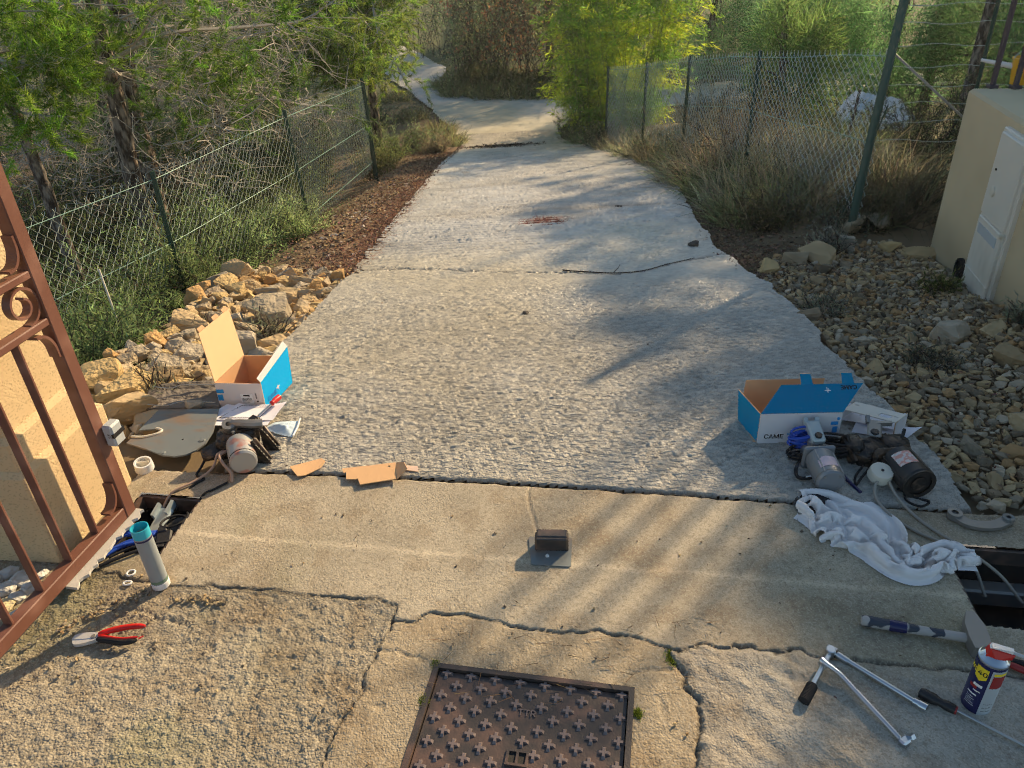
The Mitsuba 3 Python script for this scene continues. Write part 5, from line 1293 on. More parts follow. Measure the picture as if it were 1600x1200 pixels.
# old motor on the left
t = thing('gate_motor', 'old worn grey gate motor with frayed brown leads beside the left pit', 'motor')
add('pale_worn', {'type': 'principled', 'base_color': mikit.proc(lambda p, n, uv: mikit.mix((0.36, 0.36, 0.35), (0.42, 0.20, 0.16), mikit.smoothstep(.5, .75, mikit.fbm(p.x * 30, p.y * 30, p.z * 30)))), 'roughness': .45, 'metallic': .3})
put('housing', cyl((-.952, 2.195, .052), (-.998, 2.312, .054), .048, 32), 'pale_worn', t, smooth=35)
put('gearbox', cat_mesh([lump((-1.035, 2.335, .05), (.070, .06, .052), 611), lump((-1.085, 2.29, .035), (.045, .05, .035), 612), lump((-.985, 2.37, .055), (.06, .045, .05), 613), box(.12, .03, .085, (-1.0, 2.325, .05), rz=.37, ch=.01)]), 'grime', t, smooth=40)
put('lever', cat_mesh([tube(spline([(-1.045, 2.36, .108), (-1.00, 2.352, .116), (-.95, 2.350, .112), (-.915, 2.358, .108)], 5), [.016] * 16, 8), lathe([(.010, 0), (.024, 0), (.024, .026), (.010, .026)], 18, (-1.035, 2.35, .10), (.2, -.4, 1))]), 'steel_dirty', t, smooth=40)
for k in range(2):
    y = 2.262 + .078 * k
    put('fin', prism([(0, 0), (.062, 0), (.010, .095), (0, .095)], .006), 'grime', t, to_world=T().translate((-.935 + .012 * k, y, .002)).rotate([0, 0, 1], -8).rotate([1, 0, 0], 90))
    put('fin', prism([(0, 0), (.050, 0), (.008, .088), (0, .088)], .006), 'bark', t, to_world=T().translate((-.932 + .012 * k, y + .030, .002)).rotate([0, 0, 1], -8).rotate([1, 0, 0], 90))
for k, (x, y, z) in enumerate(((-1.045, 2.355, .100), (-1.01, 2.315, .098), (-.975, 2.375, .100), (-1.075, 2.315, .062))):
    put('bolt', cyl((x, y, z), (x, y, z + .010), .007, 6, .0008), 'steel_dirty', t)
put('end_seam', lathe([(.0482, .014), (.0492, .015), (.0492, .018), (.0482, .019)], 32, (-.952, 2.195, .052), (-.046, .117, .002)), 'grime', t, smooth=30)
plain('lead_brown', (.40, .27, .20), .6, .3)
put('lead', tube(spline([(-1.03, 2.28, .05), (-1.045, 2.235, .062), (-1.025, 2.195, .058), (-.995, 2.170, .030), (-.99, 2.145, .008)], 8), .0058, 8), 'lead_brown', t, smooth=True)
put('lead', tube(spline([(-1.045, 2.29, .045), (-1.058, 2.245, .058), (-1.066, 2.215, .035), (-1.09, 2.19, .018), (-1.13, 2.155, .010), (-1.19, 2.11, .002), (-1.225, 2.06, -.05)], 8), .0045, 8), 'lead_brown', t, smooth=True)
put('lead', tube(spline([(-1.06, 2.31, .05), (-1.105, 2.285, .035), (-1.125, 2.24, .012), (-1.13, 2.20, .006), (-1.10, 2.18, .004), (-1.13, 2.14, .002), (-1.18, 2.08, -.05)], 8), .0045, 8), 'black_rubber', t, smooth=True)
put('lead', tube(spline([(-1.02, 2.30, .06), (-1.015, 2.25, .075), (-1.0, 2.225, .06), (-.998, 2.20, .02), (-1.005, 2.16, .005)], 8), .004, 8), 'lead_brown', t, smooth=True)
put('lead', tube(spline([(-1.005, 2.15, .006), (-1.045, 2.115, .005), (-1.075, 2.09, .002), (-1.12, 2.055, -.06)], 8), .004, 6), 'black_rubber', t, smooth=True)
# --- contents of the left pit
t = thing('new_gate_motor', 'new grey motor lever and wiring sitting inside the open left pit', 'motor')
put('lever', cat_mesh([box(.050, .12, .016, (-1.212, 2.015, -.050), rx=.30, rz=-.25, ch=.005), box(.010, .05, .03, (-1.228, 2.055, -.028), rz=-.25, rx=.3), box(.010, .05, .03, (-1.186, 2.066, -.028), rz=-.25, rx=.3)]), 'zinc_grey', t)
put('housing', cyl((-1.175, 1.99, -.10), (-1.165, 2.06, -.09), .045, 24), 'motor_black', t, smooth=35)
put('connector', cat_mesh([box(.05, .075, .03, (-1.150, 1.905, -.03), rz=.25, ch=.005), box(.03, .03, .02, (-1.165, 1.945, -.02), rz=.25, ch=.004)]), 'black_plastic', t)
for k in range(7):
    o = rng.normal(0, .010, 3) * [1, 1, .6]
    put('blue_lead', tube(spline(np.array([(-1.175, 1.955, -.03), (-1.215, 1.925, -.010), (-1.265, 1.905 + .006 * k, .004), (-1.315, 1.878, .010 - .004 * k), (-1.335 - .004 * k, 1.855, -.01), (-1.30, 1.835, .002), (-1.24, 1.865, .010), (-1.18, 1.915 - .005 * k, .0)]) + o, 8), .0042, 6), 'blue_cable', t, smooth=True)
put('blue_lead', tube(spline([(-1.18, 1.905, .006), (-1.25, 1.85, .010), (-1.30, 1.795, .010), (-1.345, 1.765, .012), (-1.37, 1.755, .010)], 8), .006, 6), 'blue_cable', t, smooth=True)
put('black_lead', tube(spline([(-1.13, 1.86, -.01), (-1.19, 1.825, .008), (-1.25, 1.79, .009), (-1.29, 1.765, .007)], 8), .0055, 6), 'black_rubber', t, smooth=True)
put('black_lead', tube(spline([(-1.12, 1.88, -.01), (-1.20, 1.845, .008), (-1.24, 1.825, .009), (-1.275, 1.80, .007)], 8), .004, 6), 'black_rubber', t, smooth=True)
put('black_lead', coil((-1.145, 1.99, -.035), .045, 2, .8, .004, 9, .8), 'black_rubber', t, smooth=True)
# --- rest of the hardware
add('plate_steel', ({'type': 'principled', 'base_color': mikit.proc(lambda p, n, uv: mikit.mix((0.20, 0.22, 0.22), (0.27, 0.17, 0.105), 0.8 * mikit.smoothstep(.42, .78, mikit.fbm(p.x * 9 + p.y * 5, p.y * 22, 3.3, octaves=4)))), 'roughness': .55, 'specular': .5, 'metallic': .35}))
t = thing('steel_plate', 'rust-streaked steel pit cover lying beside the boulders and the white sheets', 'steel plate')
pl = Polygon([(-1.450, 2.395), (-1.335, 2.335), (-1.285, 2.305), (-1.235, 2.292), (-1.195, 2.300), (-1.165, 2.325), (-1.145, 2.365), (-1.140, 2.44), (-1.165, 2.60), (-1.41, 2.62)])
pl = pl.difference(Polygon(spline([(-1.46, 2.435), (-1.40, 2.428), (-1.355, 2.445), (-1.345, 2.465), (-1.37, 2.478), (-1.42, 2.478), (-1.46, 2.47)], 4)))
put('plate', prism(pl, .006, .022), 'plate_steel', t)
put('rim', tube(spline([(-1.445, 2.433, .030), (-1.40, 2.426, .030), (-1.352, 2.443, .030), (-1.342, 2.466, .030), (-1.37, 2.481, .030)], 5), .005, 6), 'cream_plastic', t, smooth=True)
for x, y in ((-1.288, 2.318), (-1.163, 2.385)):
    put('bolt', lathe([(0, 0), (.012, 0), (.010, .004), (0, .005)], 14, (x, y, .028)), 'plate_steel', t, smooth=40)
put('hole', cyl((-1.240, 2.398, .0275), (-1.240, 2.398, .0286), .004, 10, .0002), 'black_plastic', t)
for q, w, tone in (([(-1.50, 2.68), (-1.20, 2.665), (-1.19, 2.80), (-1.30, 2.87), (-1.52, 2.84)], 'grey-brown slab of fissured stone between the boulders and the left box', (.20, .175, .15)), ([(-1.60, 2.93), (-1.48, 2.92), (-1.46, 3.0), (-1.58, 3.02)], 'small tawny slab at the lower end of the boulder heap', (.33, .235, .13))):
    m = prism(Polygon(q).buffer(.01), .05).subdivide().subdivide()
    v = np.array(m.vertices); v[:, 2] += .010 * (meshkit.fbm(v * 22, 3) - .5) + .006 * np.sin(v[:, 1] * 90 + 3 * v[:, 0]); v[:, 2] += -.046
    put('flagstone', trimesh.Trimesh(v, m.faces, process=False), 'stone', smooth=True, color=np.clip(np.array(tone) * (.6 + .8 * meshkit.fbm(v * [6, 40, 6], 3)[:, None]), .02, .7), label=w, cat='stone slab')
put('boulder', BIG[3], None, to_world=place(-1.285, 2.655, .018, .045, .030, .020, .3)); say('boulder_%03d' % (_count['boulder']), 'small orange stone lying on the fissured slab above the steel plate', 'boulder')
for P, w in (([(-1.47, 2.66, .03), (-1.40, 2.655, .022), (-1.33, 2.675, .024), (-1.2, 2.662, .02)], 'silvery wire crossing the slab nearer the steel plate'), ([(-1.50, 2.80, .03), (-1.42, 2.785, .026), (-1.37, 2.80, .03), (-1.2, 2.80, .02)], 'silvery wire crossing the slab along the boulders')):
    put('loose_wire', tube(spline(P, 8), .0022, 6), 'galvanised', smooth=True, label=w, cat='wire')
t = thing('white_clamp', 'short white plastic collar with a dirty bore standing by the pillar foot', 'plastic ring')
put('ring', lathe([(.024, 0), (.032, 0), (.033, .004), (.031, .034), (.025, .034), (.024, 0)], 26, (-1.338, 2.262, 0.002), (.1, -.15, 1)), 'white_plastic', t, smooth=35)
put('bridge', beam((-1.362, 2.262, .018), (-1.314, 2.262, .022), .004, .028), 'cream_plastic', t)
for k, (x, y, z) in enumerate(((-1.180, 1.732, .004), (-1.174, 1.690, .004))):
    th = np.linspace(0, 2 * PI, 20)
    put('washer_ring', tube(np.stack([x + .012 * np.cos(th), y + (.012 - .004 * k) * np.sin(th), z + th * 0], -1), .0032, 6, False), 'white_plastic', smooth=True, label=('upper' if k == 0 else 'lower') + ' of two small white plastic rings beside the grey cartridge', cat='ring')
# sealant cartridge
plain('tube_grey', (.27, .30, .31), .45)
t = thing('sealant_cartridge', 'empty grey sealant cartridge standing upright, open end bright cyan', 'cartridge')
c0 = (-1.069, 1.678, 0)
put('tube', lathe([(0, .001), (.0235, .001), (.0245, .003), (.0245, .200), (.0225, .200), (.0225, .12), (0, .118)], 36, c0), 'tube_grey', t, smooth=35)
put('rim', lathe([(.0247, .196), (.0250, .226), (.0228, .2265), (.0226, .125), (0, .124)], 36, c0), 'cyan_plastic', t, smooth=35)
put('base_cap', lathe([(.0246, .0005), (.0256, .002), (.0256, .020), (.0246, .021)], 36, c0), 'white_plastic', t, smooth=35)
plain('band_green', (.14, .22, .16), .5)
put('band', lathe([(.0248, .024), (.0248, .034)], 36, c0), 'band_green', t, smooth=35)
put('band', lathe([(.0248, .186), (.0248, .192)], 36, c0), 'navy', t, smooth=35)
# pliers on the left
t = thing('wire_cutters', 'red-handled wire cutters lying on the rough slab at bottom left', 'pliers')
put('jaw', cat_mesh([prism(Polygon(spline([(-.012, 0), (-.006, .012), (.022, .013), (.048, .006), (.052, 0), (.022, -.004), (-.012, 0)], 5)), .010, .006), prism(Polygon(spline([(-.012, 0), (-.004, -.014), (.022, -.014), (.05, -.006), (.024, .002), (-.012, 0)], 5)), .010, .004)]), 'steel_bright', t,
    to_world=T().translate((-1.222, 1.476, 0)).rotate([0, 0, 1], 8).scale([1.2, 1.25, 1.1]))
put('pivot', cyl((-1.180, 1.481, .008), (-1.180, 1.481, .019), .008, 16, .002), 'steel_dirty', t, smooth=40)
def grip(pts, r, z):
    P = spline(np.c_[np.asarray(pts), np.full(len(pts), z)], 6); return tube(P, np.interp(np.linspace(0, 1, len(P)), [0, .1, .5, .92, 1], np.array([.6, .95, 1, .9, .4]) * r), 10)
put('handle', grip([(-1.168, 1.486), (-1.135, 1.498), (-1.095, 1.506), (-1.048, 1.507)], .0085, .018), 'red_plastic', t, smooth=50)
h2 = put('handle', grip([(-1.168, 1.474), (-1.135, 1.466), (-1.095, 1.458), (-1.055, 1.462)], .0085, .013), 'black_rubber', t, smooth=50, label='black and red handle')
put('stripe', grip([(-1.166, 1.480), (-1.135, 1.4725), (-1.095, 1.4645), (-1.053, 1.467)], .0042, .0195), 'red_plastic', h2, smooth=50)
put('spring', tube([(-1.052, 1.466, .014), (-1.042, 1.475, .014)], .0022, 6), 'red_plastic', t)
# card scraps
def scrap(q, label, z, fold=None):
    m = prism(Polygon(q), .003).subdivide(); v = np.array(m.vertices)
    v[:, 2] += z + .006 * np.sin(v[:, 0] * 30 + 1) * .5
    put('cardboard_scrap', trimesh.Trimesh(v, m.faces, process=False), 'tint', color=np.tile(lin(214, 172, 128), (len(v), 1)), label=label, cat='cardboard')
scrap([(-.802, 2.211), (-.764, 2.157), (-.738, 2.163), (-.735, 2.166), (-.692, 2.200), (-.682, 2.240), (-.700, 2.258), (-.725, 2.248)], 'torn tan cardboard scrap near the left motor', .008)
t = thing('cardboard_flap', 'stepped tan cardboard flap with a small hole lying across the joint', 'cardboard')
pg = Polygon([(-.612, 2.181), (-.602, 2.155), (-.594, 2.158), (-.588, 2.120), (-.556, 2.116), (-.548, 2.119), (-.535, 2.086), (-.412, 2.106), (-.425, 2.200), (-.51, 2.190)]).difference(Point(-.446, 2.178).buffer(.0055, quad_segs=4))
m = prism(pg, .003, .012); put('flat', m, 'tint', t, color=np.tile(lin(214, 172, 128), (len(m.vertices), 1)))
pan('fold', [(-.411, 2.106, .015), (-.376, 2.128, .042), (-.39, 2.165, .040), (-.424, 2.199, .015)], lin(214, 172, 128), lin(165, 125, 95), t)
pan('fold', [(-.389, 2.163, .008), (-.343, 2.150, .006), (-.345, 2.176, .010), (-.42, 2.190, .010)], lin(236, 205, 180), lin(214, 172, 128), t)
# gate stop
t = thing('gate_stop', 'rusty iron gate stop on its small steel base plate in the middle of the apron', 'gate stop')
put('base_plate', prism(Polygon([(.025, 1.795), (.158, 1.778), (.143, 1.656), (.027, 1.674)]).buffer(-.008).buffer(.008), .004, .0005), 'plate_steel', t)
a = -.115
put('stub', cat_mesh([box(.094, .010, .052, (.092, 1.728, .029), rz=a, rx=.10, ch=.003), box(.094, .036, .010, (.095, 1.748, .052), rz=a, ch=.004), box(.012, .034, .048, (.0495, 1.748, .026), rz=a, ch=.003), box(.012, .034, .048, (.1375, 1.738, .026), rz=a, ch=.003)]), 'rusty_iron', t)
put('bolt', lathe([(0, 0), (.006, 0), (.005, .004), (0, .005)], 12, (.077, 1.705, .0045)), 'white_plastic', t, smooth=40)
# manhole cover
t = thing('manhole_cover', 'rusty cast-iron manhole cover with rows of raised crosses and TTR letters', 'manhole cover')
ex, ey = unit(MAN[1] - MAN[0]), unit(MAN[3] - MAN[0])
Wm, Hm = np.linalg.norm(MAN[1] - MAN[0]), np.linalg.norm(MAN[3] - MAN[0])
def mp(u, v, z=0.0): return np.array([*(MAN[0] + ex * u + ey * v), z])
rz_m = math.atan2(ex[1], ex[0])
def mpoly(u0, v0, u1, v1): return Polygon([mp(u, v)[:2] for u, v in ((u0, v0), (u1, v0), (u1, v1), (u0, v1))])
put('frame', prism(mpoly(0, 0, Wm, Hm).buffer(.0).difference(mpoly(.014, .014, Wm - .014, Hm - .014).buffer(.012).buffer(-.012)), .055, -.054), 'rusty_iron', t)
put('plate', prism(mpoly(.017, .017, Wm - .017, Hm - .017), .03, -.040), 'rusty_iron', t)
put('bed', prism(mpoly(0, 0, Wm, Hm), .02, -.075), 'pit_dark', t)
cr = Polygon([(-.0048, -.0162), (.0048, -.0162), (.0048, -.0048), (.0162, -.0048), (.0162, .0048), (.0048, .0048), (.0048, .0162), (-.0048, .0162), (-.0048, .0048), (-.0162, .0048), (-.0162, -.0048), (-.0048, -.0048)])
b0, b1 = np.array(cr.exterior.coords)[:-1], np.array(cr.exterior.coords)[:-1] * .70
nb = len(b0); q = np.arange(nb)
capf = trimesh.creation.triangulate_polygon(Polygon(b1), engine='earcut')
order = [int(np.argmin(np.linalg.norm(b1 - p, axis=1))) for p in capf[0]]
cv = np.vstack([np.c_[b0, np.zeros(nb)], np.c_[b1, np.full(nb, .0052)]])
cf = np.vstack([np.stack([q, (q + 1) % nb, (q + 1) % nb + nb], -1), np.stack([q, (q + 1) % nb + nb, q + nb], -1), np.array(order)[capf[1]] + nb])
if not Polygon(b0).exterior.is_ccw: cf = cf[:, ::-1]
sd_, sh_ = prism(Polygon(b0), .0058), None
v = np.array(sd_.vertices); topv = v[:, 2] > .003; v[topv, :2] *= .66; stud = trimesh.Trimesh(v, sd_.faces, process=False)
add('worn_iron', {'type': 'principled', 'base_color': rgb(.20, .155, .145), 'roughness': .38, 'specular': .6, 'metallic': .3})
stud = mikit.ply(stud, 'mat_worn_iron')
row = 0
txt = (.5 * Wm, .105)
for vv in np.arange(.022, Hm - .02, .0318):
    for uu in np.arange(.038 + (-.0318 * .5 + .0159 + .0318 if row % 2 else 0), Wm - .022, .0636):
        if (abs(uu - txt[0]) < .034 and abs(vv - txt[1]) < .016) or (abs(uu - .5 * Wm) < .035 and .19 < vv < .25): continue
        p = mp(uu, vv, -.0102)
        put('stud', stud, None, t, to_world=T().translate(p.tolist()).rotate([0, 0, 1], math.degrees(rz_m)))
    row += 1
put('lettering', on_face(meshkit.text_mesh('TTR', .017, .0035), mp(txt[0] - .020, txt[1] + .009, -.0102), np.r_[ex, 0], -np.r_[ey, 0], 0), 'worn_iron', t)
put('lifting_key', prism(mpoly(.5 * Wm - .026, .205, .5 * Wm + .026, .245).difference(mpoly(.5 * Wm - .020, .211, .5 * Wm - .003, .239)).difference(mpoly(.5 * Wm + .003, .211, .5 * Wm + .020, .239)), .006, -.0102), 'rusty_iron', t)
put('lifting_slot', prism(mpoly(.5 * Wm - .020, .211, .5 * Wm + .020, .239), .001, -.0100), 'pit_dark', t)
# curved lever by the right pit
t = thing('steel_lever', 'curved worn steel lever arm lying behind the right-hand pit', 'lever')
P = spline([(1.328, 1.778), (1.352, 1.738), (1.395, 1.722), (1.435, 1.725), (1.475, 1.742)], 6)
put('arm', prism(LineString(P).buffer(.0165, cap_style='round'), .011, .006), 'steel_dirty', t)
put('eye', lathe([(.010, 0), (.021, 0), (.021, .020), (.010, .020)], 22, (1.330, 1.776, .004)), 'steel_dirty', t, smooth=35)
put('eye', lathe([(.007, 0), (.017, 0), (.017, .020), (.007, .020)], 18, (1.474, 1.742, .004)), 'plate_steel', t, smooth=35)
# hammer
t = thing('hammer', 'club hammer with paint-spattered grey handle, head under the blue can', 'hammer')
add('spattered', {'type': 'principled', 'base_color': mikit.proc(lambda p, n, uv: mikit.mix((0.40, 0.37, 0.34), (0.035, 0.045, 0.065), mikit.smoothstep(.56, .62, mikit.fbm(p.x * 34, p.y * 34, p.z * 34, octaves=2)))), 'roughness': .6})
P = spline([(.885, 1.392, .016), (.96, 1.366, .017), (1.04, 1.340, .018), (1.118, 1.314, .020)], 6)
put('handle', tube(P, np.interp(np.linspace(0, 1, len(P)), [0, .04, .3, .65, 1], [.0135, .0155, .014, .012, .0125]), 12), 'spattered', t, smooth=50)
put('handle_wrap', tube(P[5:9], [.0150, .0155, .0152, .0148], 12), 'navy', t, smooth=50)
hd = trimesh.convex.convex_hull(np.array([(x, y, z) for x, y in ((-.020, -.058), (.020, -.058), (.024, -.02), (.024, .02), (.010, .064), (-.010, .064), (-.024, .02), (-.024, -.02)) for z in (-.018, .018)]))
put('head', hd, 'steel_dirty', t, to_world=T().translate((1.142, 1.316, .026)).rotate([0, 0, 1], -14).rotate([1, 0, 0], 0))
# ratchet, extension bars
t = thing('ratchet_bar', 'chrome swivel-head bar with a ribbed black grip and long socket extension', 'wrench')
put('shaft', tube([(.682, 1.197, .014), (.77, 1.300, .016)], .0068, 14), 'chrome', t, smooth=40)
ax = unit(np.array([.682 - .77, 1.197 - 1.300, 0])); L = .055
g0 = np.array([.682, 1.197, .014]) - ax * .012
prof = [(0, 0)] + [(.0125 + .0012 * (k % 2), .003 + .0022 * k) for k in range(26)] + [(0, .063)]
put('grip', lathe(prof, 20, g0, ax), 'black_rubber', t, smooth=25)
put('head', cat_mesh([cyl((.766, 1.296, .004), (.766, 1.296, .030), .0125, 20, .002), box(.024, .03, .018, (.771, 1.300, .016), rz=.86, ch=.004)]), 'chrome', t, smooth=40)
put('extension', cat_mesh([tube([(.774, 1.296, .015), (.915, 1.141, .012)], .0068, 14), tube([(.781, 1.288, .015), (.800, 1.267, .0145)], .0092, 14)]), 'chrome', t, smooth=40)
put('collar', tube([(.7745, 1.2955, .015), (.780, 1.2895, .015)], .0105, 14), 'black_plastic', t, smooth=40)
put('socket', lathe([(.0055, .030), (.0115, .030), (.0115, .014), (.0095, .010), (.0095, 0), (0, 0)], 20, (.908, 1.148, .0125), unit(np.array([.915 - .774, 1.141 - 1.296, 0]))), 'chrome', t, smooth=30)
t = thing('breaker_bar', 'plain chrome bar with an angled square drive end lying across the ratchet', 'wrench')
put('bar', tube([(.729, 1.263, .030), (.760, 1.226, .0245), (.836, 1.052, .010)], .0064, 14), 'chrome', t, smooth=40)
put('tip', cyl((.7275, 1.265, .030), (.734, 1.257, .029), .0085, 16, .001), 'chrome', t, smooth=40)
put('drive', cat_mesh([box(.020, .026, .018, (.840, 1.048, .011), rz=-1.1, ch=.004), box(.011, .011, .022, (.853, 1.052, .022), rz=-1.1, ry=.8, ch=.001)]), 'chrome', t)
# screwdriver on the right
t = thing('screwdriver', 'long black-handled screwdriver with a red collar beside the blue can', 'screwdriver')
ax = unit(np.array([1.098 - .934, 1.020 - 1.166, 0])); p0 = np.array([.930, 1.170, .015])
put('handle', lathe([(0, 0), (.011, .002), (.014, .012), (.0135, .035), (.009, .048), (.0125, .062), (.011, .078), (.008, .084), (0, .084)], 8, p0, ax), 'black_plastic', t, smooth=45)
put('collar', lathe([(0, 0), (.0095, 0), (.0095, .006), (0, .006)], 14, p0 + ax * .078, ax), 'dark_red', t, smooth=30)
put('blade', tube([p0 + ax * .084, p0 + ax * .34 + [0, 0, -.008]], .0036, 10), 'galvanised', t, smooth=40)
# screwdriver on the left
t = thing('screwdriver', 'short red-handled screwdriver resting on the white sheets by the left box', 'screwdriver')
p0, ax = np.array([-.930, 2.640, .045]), unit(np.array([-.975 + .930, 2.505 - 2.640, .006]))
put('handle', lathe([(0, 0), (.012, .003), (.0125, .035), (.008, .045), (.011, .055), (.006, .062), (0, .062)], 10, p0, ax), 'red_plastic', t, smooth=45)
put('blade', tube([p0 + ax * .06, p0 + ax * .15], .0035, 8), 'chrome', t, smooth=40)
# spray can
t = thing('spray_can', 'blue and yellow lubricant spray can with a red nozzle standing by the hammer', 'spray can')
cc, R = np.array([1.050, 1.137]), .0320
body = put('body', lathe([(0, .001), (.029, .001), (R, .005), (R, .160), (.0315, .163)], 48, (*cc, 0)), 'navy', t, smooth=35)
put('shoulder', lathe([(.0315, .163), (.0325, .166), (.0318, .169), (.028, .171), (.022, .179), (.013, .183), (0, .183)], 40, (*cc, 0)), 'chrome', t, smooth=35)
def wrap(m, az, z, lift):
    """bend a flat print round the can: az is the azimuth of its left edge as seen, z its foot"""
    for _ in range(2): m = m.subdivide()
    v = np.asarray(m.vertices); a = az + v[:, 0] / R; r = R + lift + v[:, 2] * .3
    return trimesh.Trimesh(np.stack([cc[0] + r * np.cos(a), cc[1] + r * np.sin(a), z + v[:, 1]], -1), m.faces, process=False)
def rect(w, h): return prism([(0, 0), (w, 0), (w, h), (0, h)], .0004).subdivide()
a0 = math.radians(186)
put('shield', wrap(prism(Polygon([(0, .010), (.0125, 0), (.025, .010), (.025, .040), (0, .040)]).buffer(.001), .0004), a0, .112, .0003), 'yellow_paint', body, smooth=True)
put('lettering', wrap(meshkit.text_mesh('40', .0125, .0005, bold=True), a0 + .0035 / R, .130, .0006), 'print_black', body)
put('lettering', wrap(meshkit.text_mesh('WD', .0125, .0005, bold=True), a0 - .0235 / R, .130, .0006), 'yellow_paint', body)
put('stripe', cat_mesh([wrap(rect(.020, .008), a0 + .004 / R, .092, .0004)]), 'print_white', body)
put('stripe', cat_mesh([wrap(rect(.018, .010), a0 - .004 / R, .082, .0003)]), 'dark_red', body)
put('small_print', cat_mesh([wrap(rect(w_, h_), a0 + x_ / R, z_, .0004) for x_, z_, w_, h_ in ((.008, .076, .016, .003), (-.003, .062, .022, .004), (-.002, .053, .016, .0012), (-.002, .047, .020, .0012), (-.002, .041, .014, .0012), (-.002, .035, .020, .0012), (-.002, .029, .022, .0012))]), 'print_white', body)
put('back_label', wrap(rect(.052, .150), math.radians(243), .006, .0003), 'pale_grey', body, smooth=True)
put('back_label', wrap(rect(.030, .040), math.radians(251), .100, .0006), 'dark_red', body, smooth=True)
put('back_label', wrap(rect(.030, .008), math.radians(251), .142, .0006), 'yellow_paint', body, smooth=True)
put('small_print', cat_mesh([wrap(rect(.006, .0012), math.radians(252 + 13 * (k % 3)), .02 + .012 * (k // 3), .0006) for k in range(9)]), 'print_black', body)
nz = thing('spray_nozzle', 'x', 'x') if False else None
cap = trimesh.convex.convex_hull(np.array([(x, y, z) for x, y, z in ((-.020, -.012, 0), (-.020, .012, 0), (.0, .019, 0), (.0, -.019, 0), (.030, .010, .004), (.030, -.010, .004), (-.014, -.010, .022), (-.014, .010, .022), (.034, .008, .016), (.034, -.008, .016))]))
W2 = T().translate((*cc, .178)).rotate([0, 0, 1], -24)
nk = put('nozzle', cap, 'red_plastic', t, to_world=W2)
put('lever', trimesh.convex.convex_hull(np.array([(-.016, -.006, .021), (-.016, .006, .021), (-.012, .008, .026), (-.012, -.008, .026), (.030, .005, .026), (.030, -.005, .026), (.030, .005, .017), (.030, -.005, .017)])), 'white_plastic', nk, to_world=W2)
put('straw', tube([(.030, 0, .018), (.075, -.004, .012)], .0042, 10), 'pale_grey', nk, to_world=W2, smooth=40)
# second pair of pliers at the right edge
t = thing('pliers', 'black and red plier handles entering the picture beside the spray can', 'pliers')
put('handle', grip([(1.165, 1.262), (1.205, 1.236), (1.25, 1.222), (1.31, 1.218)], .009, .014), 'black_rubber', t, smooth=50)
put('handle', grip([(1.180, 1.236), (1.215, 1.208), (1.255, 1.184), (1.31, 1.165)], .009, .014), 'dark_red', t, smooth=50)
put('jaw', prism(Polygon([(1.185, 1.262), (1.165, 1.250), (1.135, 1.285), (1.15, 1.295)]), .012, .006), 'steel_dirty', t)
# parts bag on the left
X, Y, Z, ok, dist = crumple(Polygon([(-.965, 2.475), (-.90, 2.430), (-.836, 2.402), (-.828, 2.470), (-.832, 2.520), (-.88, 2.522), (-.93, 2.515)]), .003, .020, 18, 95, .005)
t = thing('parts_bag', 'small pale blue plastic parts bag lying in the sun beside the left motor', 'plastic bag')
plain('bag_film', (.52, .62, .68), .25, .7)
m, c = sheet(X, Y, Z, np.ones(Z.shape + (3,)), cell(ok))
put('pouch', m, 'bag_film', t, smooth=True)
put('seal', tube([(-.832, 2.404, .012), (-.826, 2.46, .014), (-.830, 2.522, .012)], .004, 6), 'white_plastic', t, smooth=True)
# ---------------------------------------------------------------- trees and thickets farther off
def gz(x, y): return float(land_z(x, y))
def bamboo(label, x, y, rr, n, h, per, tone, dark):
    t = thing('bamboo', label, 'bamboo')
    b = Bits(); P, D = [], []
    for k in range(n):
        a, q = rng.uniform(0, 2 * PI), rng.uniform(0, 1) ** .5
        p = (x + rr * q * math.cos(a), y + rr * .7 * q * math.sin(a), gz(x, y) - .05)
        W = wander(p, (math.cos(a) * q * .18, math.sin(a) * q * .18, 1), h * rng.uniform(.75, 1.1), 9, .05)
        b.twig(W, .008, .003)
        for j in range(12):
            i = rng.integers(1, len(W))
            Q = wander(W[i], rng.normal(0, 1, 3) * [1, 1, .3] + [0, 0, .35], rng.uniform(.25, .55), 4, .15, -.06)
            b.twig(Q, .003, .0012)
            u = rng.integers(0, len(Q), per); P.append(Q[u] + rng.normal(0, .035, (per, 3))); D.append(np.tile(Q[-1] - Q[0], (per, 1)) * 2 + rng.normal(0, .5, (per, 3)) + [0, 0, -.35])
    P, D = np.vstack(P), np.vstack(D)
    w = sstep(.42, .6, meshkit.noise(P * 3.0))[:, None]
    C = shades(tone, len(P), .22, .07) * (1 - w) + w * shades(dark, len(P), .22, .07)
    g = leaves(P, D, rng.uniform(.07, .13, len(P)), rng.uniform(.012, .02, len(P)), C)
    put('culms', b.wood(3), 'cane_green', t, kind='stuff')
    put('foliage', g[:2], 'leaf', t, color=g[2], kind='stuff')
plain('cane_green', (.16, .20, .06), .5)
bamboo('bright yellow-green bamboo clump where the drive meets the lane', 2.02, 13.1, .68, 60, 3.0, 50, (.58, .68, .07), (.25, .44, .07))
bamboo('greener bamboo thicket on the left flank of the yellow clump', 1.62, 13.5, .30, 20, 2.4, 28, (.26, .38, .07), (.15, .25, .05))

